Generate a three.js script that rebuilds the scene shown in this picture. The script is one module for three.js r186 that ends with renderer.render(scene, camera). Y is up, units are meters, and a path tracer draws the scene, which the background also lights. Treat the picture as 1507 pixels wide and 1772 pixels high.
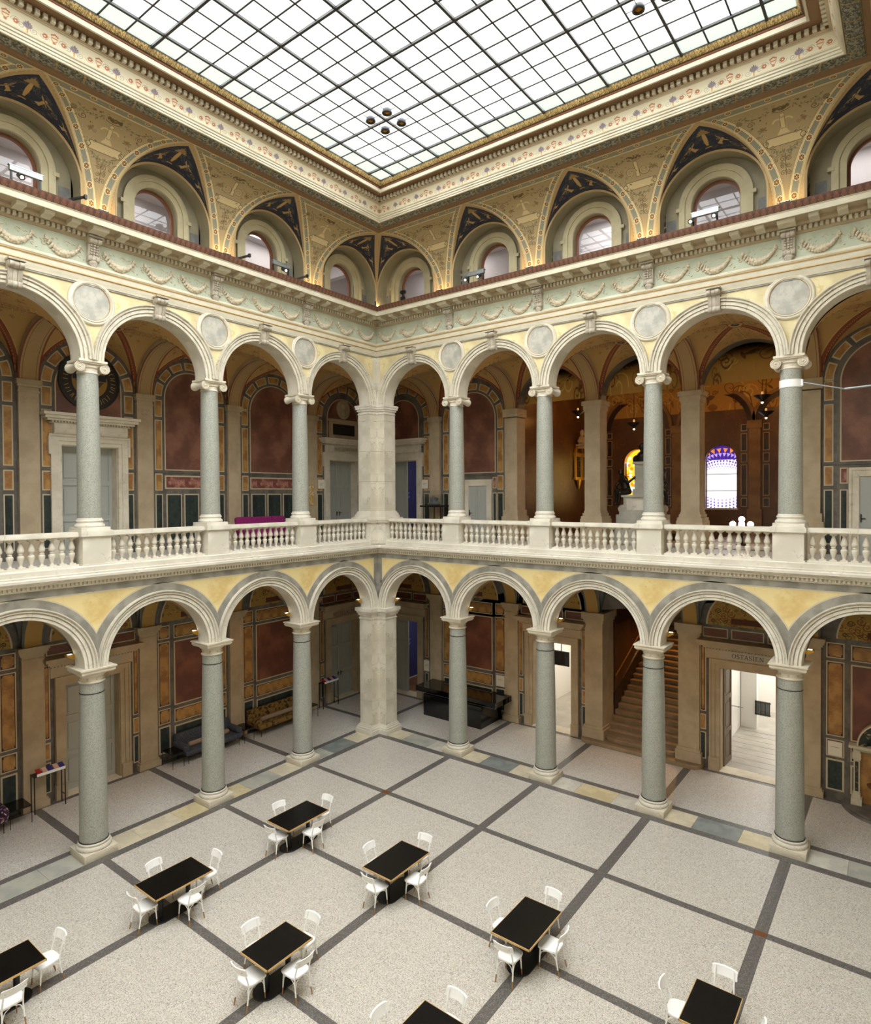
import * as THREE from 'three';
import { mergeGeometries, toCreasedNormals } from 'three/addons/utils/BufferGeometryUtils.js';
import { RoundedBoxGeometry } from 'three/addons/geometries/RoundedBoxGeometry.js';
import { MarchingCubes } from 'three/addons/objects/MarchingCubes.js';
import { RectAreaLightUniformsLib } from 'three/addons/lights/RectAreaLightUniformsLib.js';

// ---------------------------------------------------------------- camera, exposure, large lights
const scene = new THREE.Scene();
scene.background = new THREE.Color(0.0, 0.0, 0.0);
const renderer = new THREE.WebGLRenderer({ antialias: true });
renderer.toneMapping = THREE.LinearToneMapping;
renderer.toneMappingExposure = 1.04;
renderer.shadowMap.enabled = true;
RectAreaLightUniformsLib.init();

const IMG_W = 1507, IMG_H = 1772, FOCAL = 1084.131, PRINCIPAL_Y = 873.36;
const camera = new THREE.PerspectiveCamera(2 * Math.atan(IMG_H / 2 / FOCAL) * 180 / Math.PI, IMG_W / IMG_H, 0.1, 200);
camera.setViewOffset(IMG_W, IMG_H, 0, IMG_H / 2 - PRINCIPAL_Y, IMG_W, IMG_H);
{
  const yaw = 0.652043, pitch = -0.014672, roll = -0.0059016;
  const F = new THREE.Vector3(-Math.sin(yaw) * Math.cos(pitch), Math.sin(pitch), -Math.cos(yaw) * Math.cos(pitch));
  const R0 = new THREE.Vector3(Math.cos(yaw), 0, -Math.sin(yaw)), U0 = new THREE.Vector3().crossVectors(R0, F);
  const R = R0.clone().multiplyScalar(Math.cos(roll)).addScaledVector(U0, Math.sin(roll));
  const U = U0.clone().multiplyScalar(Math.cos(roll)).addScaledVector(R0, -Math.sin(roll));
  camera.quaternion.setFromRotationMatrix(new THREE.Matrix4().makeBasis(R, U, F.clone().negate()));
  camera.position.set(17.38859, 9.488189, 18.841217);
}

// the court: 18.8 m wide (x), 26 m long (z); corner pier at the origin; arcades along x = 0 ("L") and z = 0 ("R")
const CW = 18.8, CL = 26, AISLE = 4.0;
const SKY_Y = 19.86, SKY_E = 3.42;                       // laylight height and its inset from the arcade axes
const DAYLIGHT = 6.5;                                    // daylight through the glass roof
{
  const l = new THREE.RectAreaLight(0xf2f8ff, DAYLIGHT, CW - 2 * SKY_E - 0.1, CL - 2 * SKY_E - 0.1);
  l.name = 'skylight_daylight';
  l.position.set(CW / 2, SKY_Y - 0.004, CL / 2);
  l.lookAt(CW / 2, 0, CL / 2);
  scene.add(l);
}

// ---------------------------------------------------------------- helpers
let seed = 12345;
const rnd = () => { seed = (seed + 0x6d2b79f5) | 0; let t = Math.imul(seed ^ (seed >>> 15), 1 | seed); t = (t + Math.imul(t ^ (t >>> 7), 61 | t)) ^ t; return ((t ^ (t >>> 14)) >>> 0) / 4294967296; };
const rr = (a, b) => a + (b - a) * rnd();
const PI = Math.PI, taken = new Map();
function numbered(name) { const n = taken.get(name) ?? 0; taken.set(name, n + 1); return n ? name + '_' + String(n).padStart(3, '0') : name; }
function tag(o, label, category, group, kind) {
  if (label) o.userData.label = label;
  if (category) o.userData.category = category;
  if (group) o.userData.group = group;
  if (kind) o.userData.kind = kind;
  return o;
}
function thing(name, label, category, pos = [0, 0, 0], turn = 0, group) {
  const o = new THREE.Group(); o.name = numbered(name); scene.add(o);
  o.position.set(...pos); o.rotation.y = turn;
  return tag(o, label, category, group);
}
function part(parent, name, geo, mat, label, kind) {
  const m = new THREE.Mesh(geo, mat); m.name = name; m.castShadow = m.receiveShadow = true; parent.add(m);
  if (label) m.userData.label = label;
  if (kind) m.userData.kind = kind;
  return m;
}
function struct(name, geo, mat, label, category) {
  const m = geo ? new THREE.Mesh(geo, mat) : new THREE.Group();
  m.name = numbered(name); m.castShadow = m.receiveShadow = true; scene.add(m);
  return tag(m, label, category, null, 'structure');
}
function single(name, geo, mat, label, category, pos, turn = 0, group) {
  const m = new THREE.Mesh(geo, mat); m.name = numbered(name); m.castShadow = m.receiveShadow = true; scene.add(m);
  if (pos) m.position.set(...pos); m.rotation.y = turn;
  return tag(m, label, category, group);
}
function copyOf(src, pos, turn, label) {
  const c = src.clone(); c.name = numbered(src.name.replace(/_\d{3}$/, '')); scene.add(c);
  c.position.set(...pos); c.rotation.y = turn; if (label) c.userData = { ...c.userData, label };
  return c;
}
// crisp normals plus texture coordinates in metres, taken per face from the plane it lies in
function fin(g, crease = 0.55) {
  g = toCreasedNormals(g.index ? g.toNonIndexed() : g, crease);
  const p = g.attributes.position, n = p.count, uv = new Float32Array(n * 2);
  const a = new THREE.Vector3(), b = new THREE.Vector3(), c = new THREE.Vector3();
  for (let i = 0; i < n; i += 3) {
    a.fromBufferAttribute(p, i); b.fromBufferAttribute(p, i + 1); c.fromBufferAttribute(p, i + 2);
    const nx = (b.y - a.y) * (c.z - a.z) - (b.z - a.z) * (c.y - a.y), ny = (b.z - a.z) * (c.x - a.x) - (b.x - a.x) * (c.z - a.z), nz = (b.x - a.x) * (c.y - a.y) - (b.y - a.y) * (c.x - a.x);
    const ax = Math.abs(nx), ay = Math.abs(ny), az = Math.abs(nz);
    for (let k = 0; k < 3; k++) {
      const q = k === 0 ? a : k === 1 ? b : c, o = (i + k) * 2;
      if (ay >= ax && ay >= az) { uv[o] = q.x; uv[o + 1] = q.z; } else if (ax >= az) { uv[o] = q.z; uv[o + 1] = q.y; } else { uv[o] = q.x; uv[o + 1] = q.y; }
    }
  }
  g.setAttribute('uv', new THREE.BufferAttribute(uv, 2));
  return g;
}
const strip = (g) => { g = g.index ? g.toNonIndexed() : g; for (const k of Object.keys(g.attributes)) if (k !== 'position') g.deleteAttribute(k); return g; };
const join = (list) => mergeGeometries(list.map(strip));
const at = (g, x, y, z) => g.translate(x, y, z);
const bx = (x0, x1, y0, y1, z0, z1) => new THREE.BoxGeometry(x1 - x0, y1 - y0, z1 - z0).translate((x0 + x1) / 2, (y0 + y1) / 2, (z0 + z1) / 2);
const lathe = (pts, seg = 28) => new THREE.LatheGeometry(pts.map(([r, y]) => new THREE.Vector2(r, y)), seg);
const cyl = (r0, r1, h, seg = 16) => new THREE.CylinderGeometry(r1, r0, h, seg).translate(0, h / 2, 0);
function bar(a, b, r0, r1 = r0, seg = 8) {          // a tapered rod from a to b
  const A = new THREE.Vector3(...a), B = new THREE.Vector3(...b), d = B.clone().sub(A), g = new THREE.CylinderGeometry(r1, r0, d.length(), seg);
  g.applyQuaternion(new THREE.Quaternion().setFromUnitVectors(new THREE.Vector3(0, 1, 0), d.normalize()));
  return g.translate((A.x + B.x) / 2, (A.y + B.y) / 2, (A.z + B.z) / 2);
}
const tube = (pts, r, n = 24, seg = 7, closed = false) => new THREE.TubeGeometry(new THREE.CatmullRomCurve3(pts.map((p) => new THREE.Vector3(...p)), closed), n, r, seg, closed);
const shapeOf = (pts) => new THREE.Shape(pts.map(([x, y]) => new THREE.Vector2(x, y)));
const prism = (shape, z0, z1, seg = 24) => new THREE.ExtrudeGeometry(Array.isArray(shape) ? shapeOf(shape) : shape, { depth: z1 - z0, bevelEnabled: false, curveSegments: seg }).translate(0, 0, z0);
const bevelled = (shape, z0, z1, b = 0.01, seg = 24) => new THREE.ExtrudeGeometry(Array.isArray(shape) ? shapeOf(shape) : shape, { depth: Math.max(0.001, z1 - z0 - b), bevelEnabled: true, bevelThickness: b, bevelSize: b, bevelOffset: -b, bevelSegments: 1, curveSegments: seg }).translate(0, 0, z0);
function arcPts(cx, cy, r, a0, a1, n) { const o = []; for (let i = 0; i <= n; i++) { const a = a0 + (a1 - a0) * i / n; o.push([cx + r * Math.cos(a), cy + r * Math.sin(a)]); } return o; }
// a grid of points -> surface; rows of equal length
function surf(rows, uvf) {
  const nr = rows.length, nc = rows[0].length, pos = [], uv = [], idx = [];
  for (let i = 0; i < nr; i++) for (let j = 0; j < nc; j++) { pos.push(...rows[i][j]); if (uvf) uv.push(...uvf(i / (nr - 1), j / (nc - 1), rows[i][j])); }
  for (let i = 0; i < nr - 1; i++) for (let j = 0; j < nc - 1; j++) { const a = i * nc + j; idx.push(a, a + 1, a + nc + 1, a, a + nc + 1, a + nc); }
  const g = new THREE.BufferGeometry(); g.setAttribute('position', new THREE.Float32BufferAttribute(pos, 3));
  if (uvf) g.setAttribute('uv', new THREE.Float32BufferAttribute(uv, 2));
  g.setIndex(idx); g.computeVertexNormals(); return g;
}
// closed profile [[r, v]...] swept round an arc in the x-y plane about the origin
function sweepArc(prof, a0, a1, n) {
  const rows = [];
  for (let i = 0; i <= n; i++) { const a = a0 + (a1 - a0) * i / n; rows.push([...prof, prof[0]].map(([r, v]) => [r * Math.cos(a), r * Math.sin(a), v])); }
  const caps = [a0, a1].map((a, k) => { const g = new THREE.ShapeGeometry(shapeOf(prof)).toNonIndexed(), p = g.attributes.position; for (let i = 0; i < p.count; i++) { const r = p.getX(i), v = p.getY(i); p.setXYZ(i, r * Math.cos(a), r * Math.sin(a), v); } return strip(g); });
  return join([surf(rows), ...caps]);
}
// sides of the court. Local (u along the wall, y, v out into the court) -> world
const SIDES = { R: { m: (u, y, v) => [u, y, v], turn: 0, flip: false }, L: { m: (u, y, v) => [v, y, u], turn: PI / 2, flip: true }, F: { m: (u, y, v) => [CW - v, y, u], turn: -PI / 2, flip: false }, B: { m: (u, y, v) => [u, y, CL - v], turn: PI, flip: true } };
function onSide(side, g) {
  const s = SIDES[side]; if (side === 'R') return g;
  g = g.index ? g.toNonIndexed() : g; const p = g.attributes.position, t = g.attributes.uv;
  for (let i = 0; i < p.count; i++) p.setXYZ(i, ...s.m(p.getX(i), p.getY(i), p.getZ(i)));
  if (s.flip) for (let i = 0; i < p.count; i += 3) {
    const b = [p.getX(i + 1), p.getY(i + 1), p.getZ(i + 1)]; p.setXYZ(i + 1, p.getX(i + 2), p.getY(i + 2), p.getZ(i + 2)); p.setXYZ(i + 2, ...b);
    if (t) { const c = [t.getX(i + 1), t.getY(i + 1)]; t.setXY(i + 1, t.getX(i + 2), t.getY(i + 2)); t.setXY(i + 2, ...c); }
  }
  g.computeVertexNormals(); return g;
}
const pos = (side, u, y, v) => SIDES[side].m(u, y, v);
const place = (o, side, u, y, v) => { o.position.set(...pos(side, u, y, v)); o.rotation.y = SIDES[side].turn; return o; };
// open profile [[v, y]...] run along a wall; start and end may depend on v (mitres)
function run(side, prof, s0, s1, uvScale) {
  const f0 = typeof s0 === 'function' ? s0 : () => s0, f1 = typeof s1 === 'function' ? s1 : () => s1;
  const pts = [], uv = []; let len = 0;
  const d = prof.map(([v, y], i) => (i ? (len += Math.hypot(v - prof[i - 1][0], y - prof[i - 1][1])) : 0));
  const put = (i, end) => { const [v, y] = prof[i], u = end ? f1(v) : f0(v); pts.push(u, y, v); uv.push(u / (uvScale?.[0] ?? 1), (uvScale ? d[i] / len : d[i])); };
  for (let i = 0; i < prof.length - 1; i++) { put(i, 0); put(i, 1); put(i + 1, 1); put(i, 0); put(i + 1, 1); put(i + 1, 0); }
  const g = new THREE.BufferGeometry(); g.setAttribute('position', new THREE.Float32BufferAttribute(pts, 3)); g.setAttribute('uv', new THREE.Float32BufferAttribute(uv, 2));
  return onSide(side, g);
}
const mitre = (v) => v, mitreEnd = (v) => CW - v, keepUV = (g) => { g = g.index ? g.toNonIndexed() : g; return toCreasedNormals(g, 0.5); };
const KR = [4.0, 7.6, 11.2, 14.8], KL = [4.0, 7.6, 11.2, 14.8];
const END = { R: CW, L: 15.1 };
let trimCount = 0;
// ---------------------------------------------------------------- surfaces: colour, grain and print
function lattice(size, period) { const a = new Float32Array(period * period); for (let i = 0; i < a.length; i++) a[i] = rnd(); return (x, y) => {
  const fx = x / size * period, fy = y / size * period, ix = Math.floor(fx), iy = Math.floor(fy), tx = fx - ix, ty = fy - iy, sx = tx * tx * (3 - 2 * tx), sy = ty * ty * (3 - 2 * ty);
  const q = (i, j) => a[((j % period + period) % period) * period + ((i % period + period) % period)];
  return (q(ix, iy) * (1 - sx) + q(ix + 1, iy) * sx) * (1 - sy) + (q(ix, iy + 1) * (1 - sx) + q(ix + 1, iy + 1) * sx) * sy; }; }
function fbm(size, p0, oct) { const o = new Float32Array(size * size); let amp = 1, tot = 0; for (let k = 0; k < oct; k++) { const f = lattice(size, p0 << k); for (let y = 0; y < size; y++) for (let x = 0; x < size; x++) o[y * size + x] += amp * f(x, y); tot += amp; amp *= 0.55; } for (let i = 0; i < o.length; i++) o[i] /= tot; return o; }
const mix3 = (a, b, t) => [a[0] + (b[0] - a[0]) * t, a[1] + (b[1] - a[1]) * t, a[2] + (b[2] - a[2]) * t];
const sm = (a, b, x) => { const t = Math.min(1, Math.max(0, (x - a) / (b - a))); return t * t * (3 - 2 * t); };
function dataTex(size, f, metres) {
  const d = new Uint8Array(size * size * 4);
  for (let y = 0; y < size; y++) for (let x = 0; x < size; x++) { const c = f(x, y), o = (y * size + x) * 4; d[o] = Math.max(0, Math.min(255, c[0])); d[o + 1] = Math.max(0, Math.min(255, c[1])); d[o + 2] = Math.max(0, Math.min(255, c[2])); d[o + 3] = 255; }
  const t = new THREE.DataTexture(d, size, size); t.colorSpace = THREE.SRGBColorSpace; t.wrapS = t.wrapT = THREE.RepeatWrapping; t.magFilter = THREE.LinearFilter; t.repeat.set(1 / metres, 1 / metres); t.needsUpdate = true; return t;
}
// veined or clouded stone: c1..c2 clouds, optional vein colour
function marble(c1, c2, { size = 256, metres = 1.6, p = 4, vein, veinW = 0.02, grain = 4, contrast = 1 } = {}) {
  const a = fbm(size, p, 5), b = fbm(size, p, 4), w = fbm(size, p * 2, 3);
  return dataTex(size, (x, y) => { const i = y * size + x; let c = mix3(c1, c2, sm(0.5 - 0.22 / contrast, 0.5 + 0.22 / contrast, a[i])); if (vein) c = mix3(c, vein, (1 - sm(0, veinW, Math.abs(b[i] - 0.5 + (w[i] - 0.5) * 0.15))) * 0.5 * sm(0.4, 0.62, w[i])); const g = (rnd() - 0.5) * grain; return [c[0] + g, c[1] + g, c[2] + g]; }, metres);
}
function granite(base, cols, { size = 512, metres = 1.2, density = 0.55, cell = 3, spread = 14, soft = 0.5 } = {}) {
  const d = new Float32Array(size * size * 3); const cl = fbm(size, 3, 4);
  for (let i = 0; i < size * size; i++) { const g = (cl[i] - 0.5) * spread; d[i * 3] = base[0] + g; d[i * 3 + 1] = base[1] + g; d[i * 3 + 2] = base[2] + g; }
  const n = Math.floor(size * size * density / (cell * cell));
  for (let k = 0; k < n; k++) { const c = cols[Math.floor(rnd() * cols.length)], cx = Math.floor(rnd() * size), cy = Math.floor(rnd() * size), r = cell * rr(0.25, 0.8), R = Math.ceil(r), al = rr(soft * 0.6, soft * 1.4);
    for (let y = -R; y <= R; y++) for (let x = -R; x <= R; x++) if (x * x + y * y <= r * r + 0.3) { const o = (((cy + y + size) % size) * size + (cx + x + size) % size) * 3; for (let q = 0; q < 3; q++) d[o + q] += (c[q] - d[o + q]) * Math.min(1, al); } }
  return dataTex(size, (x, y) => { const o = (y * size + x) * 3; return [d[o], d[o + 1], d[o + 2]]; }, metres);
}
const M = {};
const std = (o) => new THREE.MeshStandardMaterial({ side: THREE.DoubleSide, ...o });
const phys = (o) => new THREE.MeshPhysicalMaterial({ side: THREE.DoubleSide, ...o });
const col = (r, g, b) => new THREE.Color().setRGB(r / 255, g / 255, b / 255, THREE.SRGBColorSpace);
M.stone = std({ map: marble([228, 222, 206], [208, 201, 184], { metres: 1.9, p: 3, vein: [170, 164, 150], veinW: 0.02 }), roughness: 0.62 });
M.stoneUp = std({ map: marble([218, 211, 192], [198, 190, 169], { metres: 1.8, p: 3, vein: [148, 140, 124], veinW: 0.022 }), roughness: 0.65 });
M.stoneWarm = std({ map: marble([222, 213, 192], [203, 193, 171], { metres: 1.7, p: 3, vein: [164, 152, 132], veinW: 0.016 }), roughness: 0.7 });
M.pale = std({ map: marble([208, 200, 176], [192, 183, 158], { metres: 1.5, p: 3 }), roughness: 0.75 });
M.sand = std({ map: marble([186, 168, 138], [168, 150, 121], { metres: 2.2, p: 3, grain: 6 }), roughness: 0.75 });
M.granite = std({ map: granite([162, 163, 151], [[112, 112, 104], [190, 190, 178], [132, 134, 122], [172, 170, 158]], { metres: 1.3, cell: 5, density: 0.8, spread: 24, soft: 0.42 }), roughness: 0.42 });
M.yellow = std({ map: marble([232, 212, 152], [214, 184, 118], { metres: 1.9, p: 4, vein: [190, 150, 92], veinW: 0.014 }), roughness: 0.5 });
M.yellowPale = std({ map: marble([220, 206, 158], [200, 184, 138], { metres: 1.7, p: 3, vein: [190, 160, 98], veinW: 0.016 }), roughness: 0.55 });
M.grey = std({ map: marble([158, 154, 142], [132, 128, 117], { metres: 1.1, p: 4, vein: [170, 168, 162], veinW: 0.014 }), roughness: 0.5 });
M.greyDark = std({ map: marble([108, 102, 93], [86, 81, 74], { metres: 1.2, p: 4, vein: [130, 126, 118], veinW: 0.012 }), roughness: 0.5 });
M.disc = std({ map: marble([186, 183, 168], [162, 159, 147], { metres: 0.9, p: 5, vein: [150, 146, 138], veinW: 0.03, contrast: 1.1 }), roughness: 0.5 });
M.green = std({ map: marble([186, 191, 168], [172, 177, 154], { metres: 1.5, p: 3 }), roughness: 0.8 });
M.cream = std({ color: col(206, 195, 168), roughness: 0.8 });
M.gold = std({ color: col(190, 150, 74), roughness: 0.5 });
M.relief = std({ color: col(196, 183, 157), roughness: 0.8 });
M.redMarble = std({ map: marble([140, 96, 76], [104, 66, 54], { metres: 2.4, p: 4, grain: 12, contrast: 0.9 }), roughness: 0.38 });
M.redDeep = std({ map: marble([134, 84, 62], [104, 60, 46], { metres: 2.0, p: 3, grain: 8 }), roughness: 0.4 });
M.redWhite = std({ map: marble([176, 124, 108], [112, 62, 54], { metres: 0.8, p: 4, vein: [206, 178, 160], veinW: 0.06, contrast: 1.4 }), roughness: 0.4 });
M.ochre = std({ map: marble([182, 138, 76], [148, 104, 54], { metres: 0.9, p: 4, vein: [118, 78, 42], veinW: 0.02, grain: 8 }), roughness: 0.45 });
M.inlay = std({ color: col(58, 34, 22), roughness: 0.5 });
M.verde = std({ map: marble([44, 56, 52], [26, 34, 33], { metres: 0.8, p: 4, vein: [92, 108, 98], veinW: 0.02, grain: 8 }), roughness: 0.32 });
M.frameLine = std({ color: col(196, 180, 148), roughness: 0.6 });
M.terrazzo = std({ map: granite([204, 199, 188], [[150, 141, 127], [228, 224, 215], [172, 166, 156], [112, 104, 94], [194, 178, 156]], { size: 1024, metres: 1.9, cell: 6, density: 0.9, spread: 6, soft: 0.62 }), roughness: 0.4 });
M.darkStrip = std({ map: granite([96, 92, 88], [[58, 56, 54], [150, 146, 140], [80, 76, 72], [124, 118, 110]], { size: 512, metres: 0.9, cell: 6, density: 0.9, spread: 10, soft: 0.6 }), roughness: 0.4 });
M.slabs = [[[212, 200, 172], [196, 186, 160]], [[208, 194, 154], [192, 177, 138]], [[176, 174, 160], [158, 158, 148]], [[134, 140, 134], [116, 122, 118]], [[204, 200, 184], [186, 182, 170]]].map(([a, b], i) => std({ map: marble(a, b, { metres: 0.9 + i * 0.1, p: 4, vein: i === 3 ? [100, 106, 102] : [160, 148, 122], veinW: 0.03 }), roughness: 0.4 }));
M.brownInlay = std({ color: col(110, 66, 30), roughness: 0.45 });
M.white = std({ color: col(246, 245, 241), roughness: 0.3 });
M.plaster = std({ color: col(226, 222, 214), roughness: 0.85 });
M.plasterGrey = std({ color: col(196, 190, 186), roughness: 0.85 });
M.legTip = std({ color: col(156, 114, 66), roughness: 0.5 });
M.tableTop = phys({ map: marble([12, 12, 12], [18, 17, 16], { metres: 1.0, p: 8, grain: 2 }), roughness: 0.28, specularIntensity: 0.5 });
M.tableEdge = std({ color: col(206, 168, 106), roughness: 0.45 });
M.black = std({ color: col(20, 20, 21), roughness: 0.4 });
M.blackGloss = phys({ color: col(10, 11, 12), roughness: 0.12, clearcoat: 0.5 });
M.iron = std({ color: col(50, 50, 46), roughness: 0.55, metalness: 0.2 });
M.steel = std({ color: col(150, 156, 156), roughness: 0.35, metalness: 0.8 });
M.brass = std({ color: col(214, 168, 76), roughness: 0.3, metalness: 0.8 });
M.doorGrey = std({ color: col(170, 172, 164), roughness: 0.55 });
M.doorBrown = std({ color: col(120, 104, 84), roughness: 0.6 });
M.blue = std({ color: col(76, 80, 146), roughness: 0.8 });
M.paper = std({ color: col(226, 218, 200), roughness: 0.9 });
M.wood = std({ color: col(120, 72, 40), roughness: 0.5 });
M.bronze = std({ color: col(44, 40, 32), roughness: 0.35, metalness: 0.6 });
M.lamp = std({ color: col(255, 240, 210), emissive: new THREE.Color(1, 0.82, 0.5), emissiveIntensity: 4 });
M.globe = std({ color: col(255, 250, 240), emissive: new THREE.Color(1, 0.93, 0.75), emissiveIntensity: 3 });
M.glass = phys({ color: 0xffffff, roughness: 0.02, transmission: 1, thickness: 0, ior: 1.5 });
M.glassDark = phys({ color: col(120, 124, 122), roughness: 0.03, transmission: 1, thickness: 0, ior: 1.5 });

// painted ornament: canvas prints
function canvasTex(w, h, draw, { repeat } = {}) { const c = document.createElement('canvas'); c.width = w; c.height = h; const x = c.getContext('2d'); draw(x, w, h); const t = new THREE.CanvasTexture(c); t.colorSpace = THREE.SRGBColorSpace; t.wrapS = t.wrapT = repeat ? THREE.RepeatWrapping : THREE.ClampToEdgeWrapping; t.magFilter = THREE.LinearFilter; return t; }
function flecks(x, w, h, n, colors, s = 2) { for (let i = 0; i < n; i++) { x.fillStyle = colors[Math.floor(rnd() * colors.length)]; x.globalAlpha = rr(0.05, 0.22); x.fillRect(rnd() * w, rnd() * h, rr(1, s * 3), rr(1, s * 2)); } x.globalAlpha = 1; }
const circ = (x, a, b, r, f, s, lw) => { x.beginPath(); x.arc(a, b, r, 0, 7); if (f) { x.fillStyle = f; x.fill(); } if (s) { x.strokeStyle = s; x.lineWidth = lw ?? 1; x.stroke(); } };
function scroll(x, cx, cy, r, dir, color, lw) { x.strokeStyle = color; x.lineWidth = lw; x.beginPath(); for (let i = 0; i <= 40; i++) { const t = i / 40, a = dir * t * 9, q = r * (1 - t * 0.88); const px = cx + q * Math.cos(a), py = cy + q * Math.sin(a); i ? x.lineTo(px, py) : x.moveTo(px, py); } x.stroke(); }
function leafAt(x, cx, cy, l, a, color) { x.save(); x.translate(cx, cy); x.rotate(a); x.fillStyle = color; x.beginPath(); x.moveTo(0, 0); x.quadraticCurveTo(l * 0.5, -l * 0.32, l, 0); x.quadraticCurveTo(l * 0.5, l * 0.32, 0, 0); x.fill(); x.restore(); }
function rosette(x, cx, cy, r, ring, petal) { circ(x, cx, cy, r * 1.25, ring); circ(x, cx, cy, r, petal); x.fillStyle = ring; for (let k = 0; k < 6; k++) { const a = k * PI / 3; x.beginPath(); x.moveTo(cx, cy); x.lineTo(cx + r * Math.cos(a - 0.08), cy + r * Math.sin(a - 0.08)); x.lineTo(cx + r * Math.cos(a + 0.08), cy + r * Math.sin(a + 0.08)); x.fill(); } circ(x, cx, cy, r * 0.25, '#d9b25a'); }
// ---------------------------------------------------------------- floor
{
  const floor = struct('floor', fin(bx(-6, CW + 6, -0.4, -0.02, -16, CL + 6)), M.greyDark, 'speckled terrazzo floor of the court with dark grey crossing strips', 'floor');
  const cut = (lo, hi, lines, w) => { const e = []; let a = lo; for (const l of lines) { e.push([a, l - w / 2]); a = l + w / 2; } e.push([a, hi]); return e; };
  const g = 0.003, slab = (x0, x1, z0, z1) => fin(bx(x0 + g, x1 - g, -0.03, 0, z0 + g, z1 - g));
  const lx = [4, 7.6, 11.2, 14.8], lz = [4, 7.6, 11.2, 14.8, 18.4, 22], wx = 0.25, wz = 0.2, E0 = 0.69;
  for (const [x0, x1] of cut(E0, CW - E0, lx, wx)) for (const [z0, z1] of cut(E0, CL - E0, lz, wz)) part(floor, 'terrazzo_panel', slab(x0, x1, z0, z1), M.terrazzo);
  for (const l of lx) part(floor, 'dark_strip', slab(l - wx / 2, l + wx / 2, E0, CL - E0), M.darkStrip);
  for (const l of lz) for (const [x0, x1] of cut(E0, CW - E0, lx, wx)) part(floor, 'dark_strip', slab(x0, x1, l - wz / 2, l + wz / 2), M.darkStrip);
  for (const [x, z] of [[4, 4], [14.8, 4]]) part(floor, 'brown_inlay', fin(bx(x - 0.12, x + 0.12, -0.02, 0.0015, z - 0.085, z + 0.085)), M.brownInlay);
  // edge strips round the court, marble band between the columns, aisle floors
  for (const side of ['R', 'L']) {
    const S = (u0, u1, v0, v1, m, n) => part(floor, n, fin(onSide(side, bx(u0 + g, u1 - g, -0.03, 0, v0 + g, v1 - g))), m), end = side === 'R' ? CW : CL;
    S(side === 'R' ? 0.43 : 0.69, end - 0.43, 0.43, 0.69, M.darkStrip, 'dark_strip');
    S(side === 'R' ? -0.59 : -0.37, end, -0.59, -0.37, M.darkStrip, 'dark_strip');
    const ks = [0, ...KR, ...(side === 'R' ? [CW] : [18.4])];
    for (let k = 0; k < ks.length - 1; k++) {
      const a = ks[k] + (k ? 0.42 : 0.82), b = ks[k + 1] - 0.42, w = b - a, seq = side === 'R' ? [[0, 2, 4], [0, 3, 0], [4, 1, 4], [0, 3, 1], [4, 2, 0]][k] : [[0, 3, 2], [0, 2, 1], [1, 0, 0], [2, 2, 1], [0, 2, 0]][k];
      const f = side === 'R' ? [0, 0.28, 0.72, 1] : [0, 0.3, 0.74, 1];
      for (let i = 0; i < 3; i++) S(a + w * f[i], a + w * f[i + 1], -0.37, 0.43, M.slabs[seq[i]], 'marble_slab');
      S(ks[k] + (k ? 0.12 : -0.37), ks[k + 1] - 0.12, -3.72, -0.59, M.terrazzo, 'terrazzo_panel');
      if (k < ks.length - 2) S(ks[k + 1] - 0.12, ks[k + 1] + 0.12, -3.72, -0.59, M.darkStrip, 'dark_strip');
      for (const c of [ks[k + 1]]) S(c - 0.42, c + 0.42, -0.37, 0.43, M.slabs[4], 'marble_slab');
    }
    S(-0.59, -0.37, -3.72, -0.59, M.darkStrip, 'dark_strip');
    S(-3.72, end, -4.0, -3.72, M.darkStrip, 'dark_strip');
  }
  part(floor, 'terrazzo_panel', slab(-3.72, -0.59, -3.72, -0.59), M.terrazzo);
}

// ---------------------------------------------------------------- arcades
const YL = 5.02, YU = 13.08;                                // springing heights of the two storeys
const centres = (side) => [2.2, 5.8, 9.4, 13.0, ...(side === 'R' ? [16.6] : [])];
function arcadeShape(side, y0, top, u0, u1) {
  const s = new THREE.Shape(); s.moveTo(u0, y0);
  for (const c of centres(side)) { s.lineTo(c - 1.5, y0); s.absarc(c, y0, 1.5, PI, 0, true); }
  s.lineTo(u1, y0); s.lineTo(u1, top); s.lineTo(u0, top); s.lineTo(u0, y0); return s;
}
const vsProf = [[1.5, 0.24], [1.5, 0.3], [1.512, 0.312], [1.572, 0.312], [1.578, 0.29], [1.59, 0.29], [1.594, 0.345], [1.668, 0.348], [1.674, 0.32], [1.69, 0.32], [1.696, 0.385], [1.728, 0.388], [1.734, 0.365], [1.75, 0.365], [1.762, 0.41], [1.775, 0.428], [1.8, 0.43], [1.8, 0.24]];
const vsGeo = [fin(sweepArc(vsProf, PI / 2 - PI / 18 + 0.0014, PI / 2 + PI / 18 - 0.0014, 5), 0.4)];
function clippedRing(r0, r1) {                               // ring between r0 and r1, cut off where the next arch begins
  const s = new THREE.Shape(), a = (r) => (r > 1.8 ? Math.acos(1.8 / r) : 0), b0 = a(r0), b1 = a(r1);
  s.moveTo(r0 * Math.cos(b0), r0 * Math.sin(b0)); s.lineTo(r1 * Math.cos(b1), r1 * Math.sin(b1)); s.absarc(0, 0, r1, b1, PI - b1, false); s.lineTo(-r0 * Math.cos(b0), r0 * Math.sin(b0)); s.absarc(0, 0, r0, PI - b0, b0, true); return s;
}
const greyRing = fin(prism(clippedRing(1.8, 2.0), 0.255, 0.305, 40), 0.3), lineRing = fin(prism(clippedRing(2.0, 2.035), 0.255, 0.3, 40), 0.3);
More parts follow.
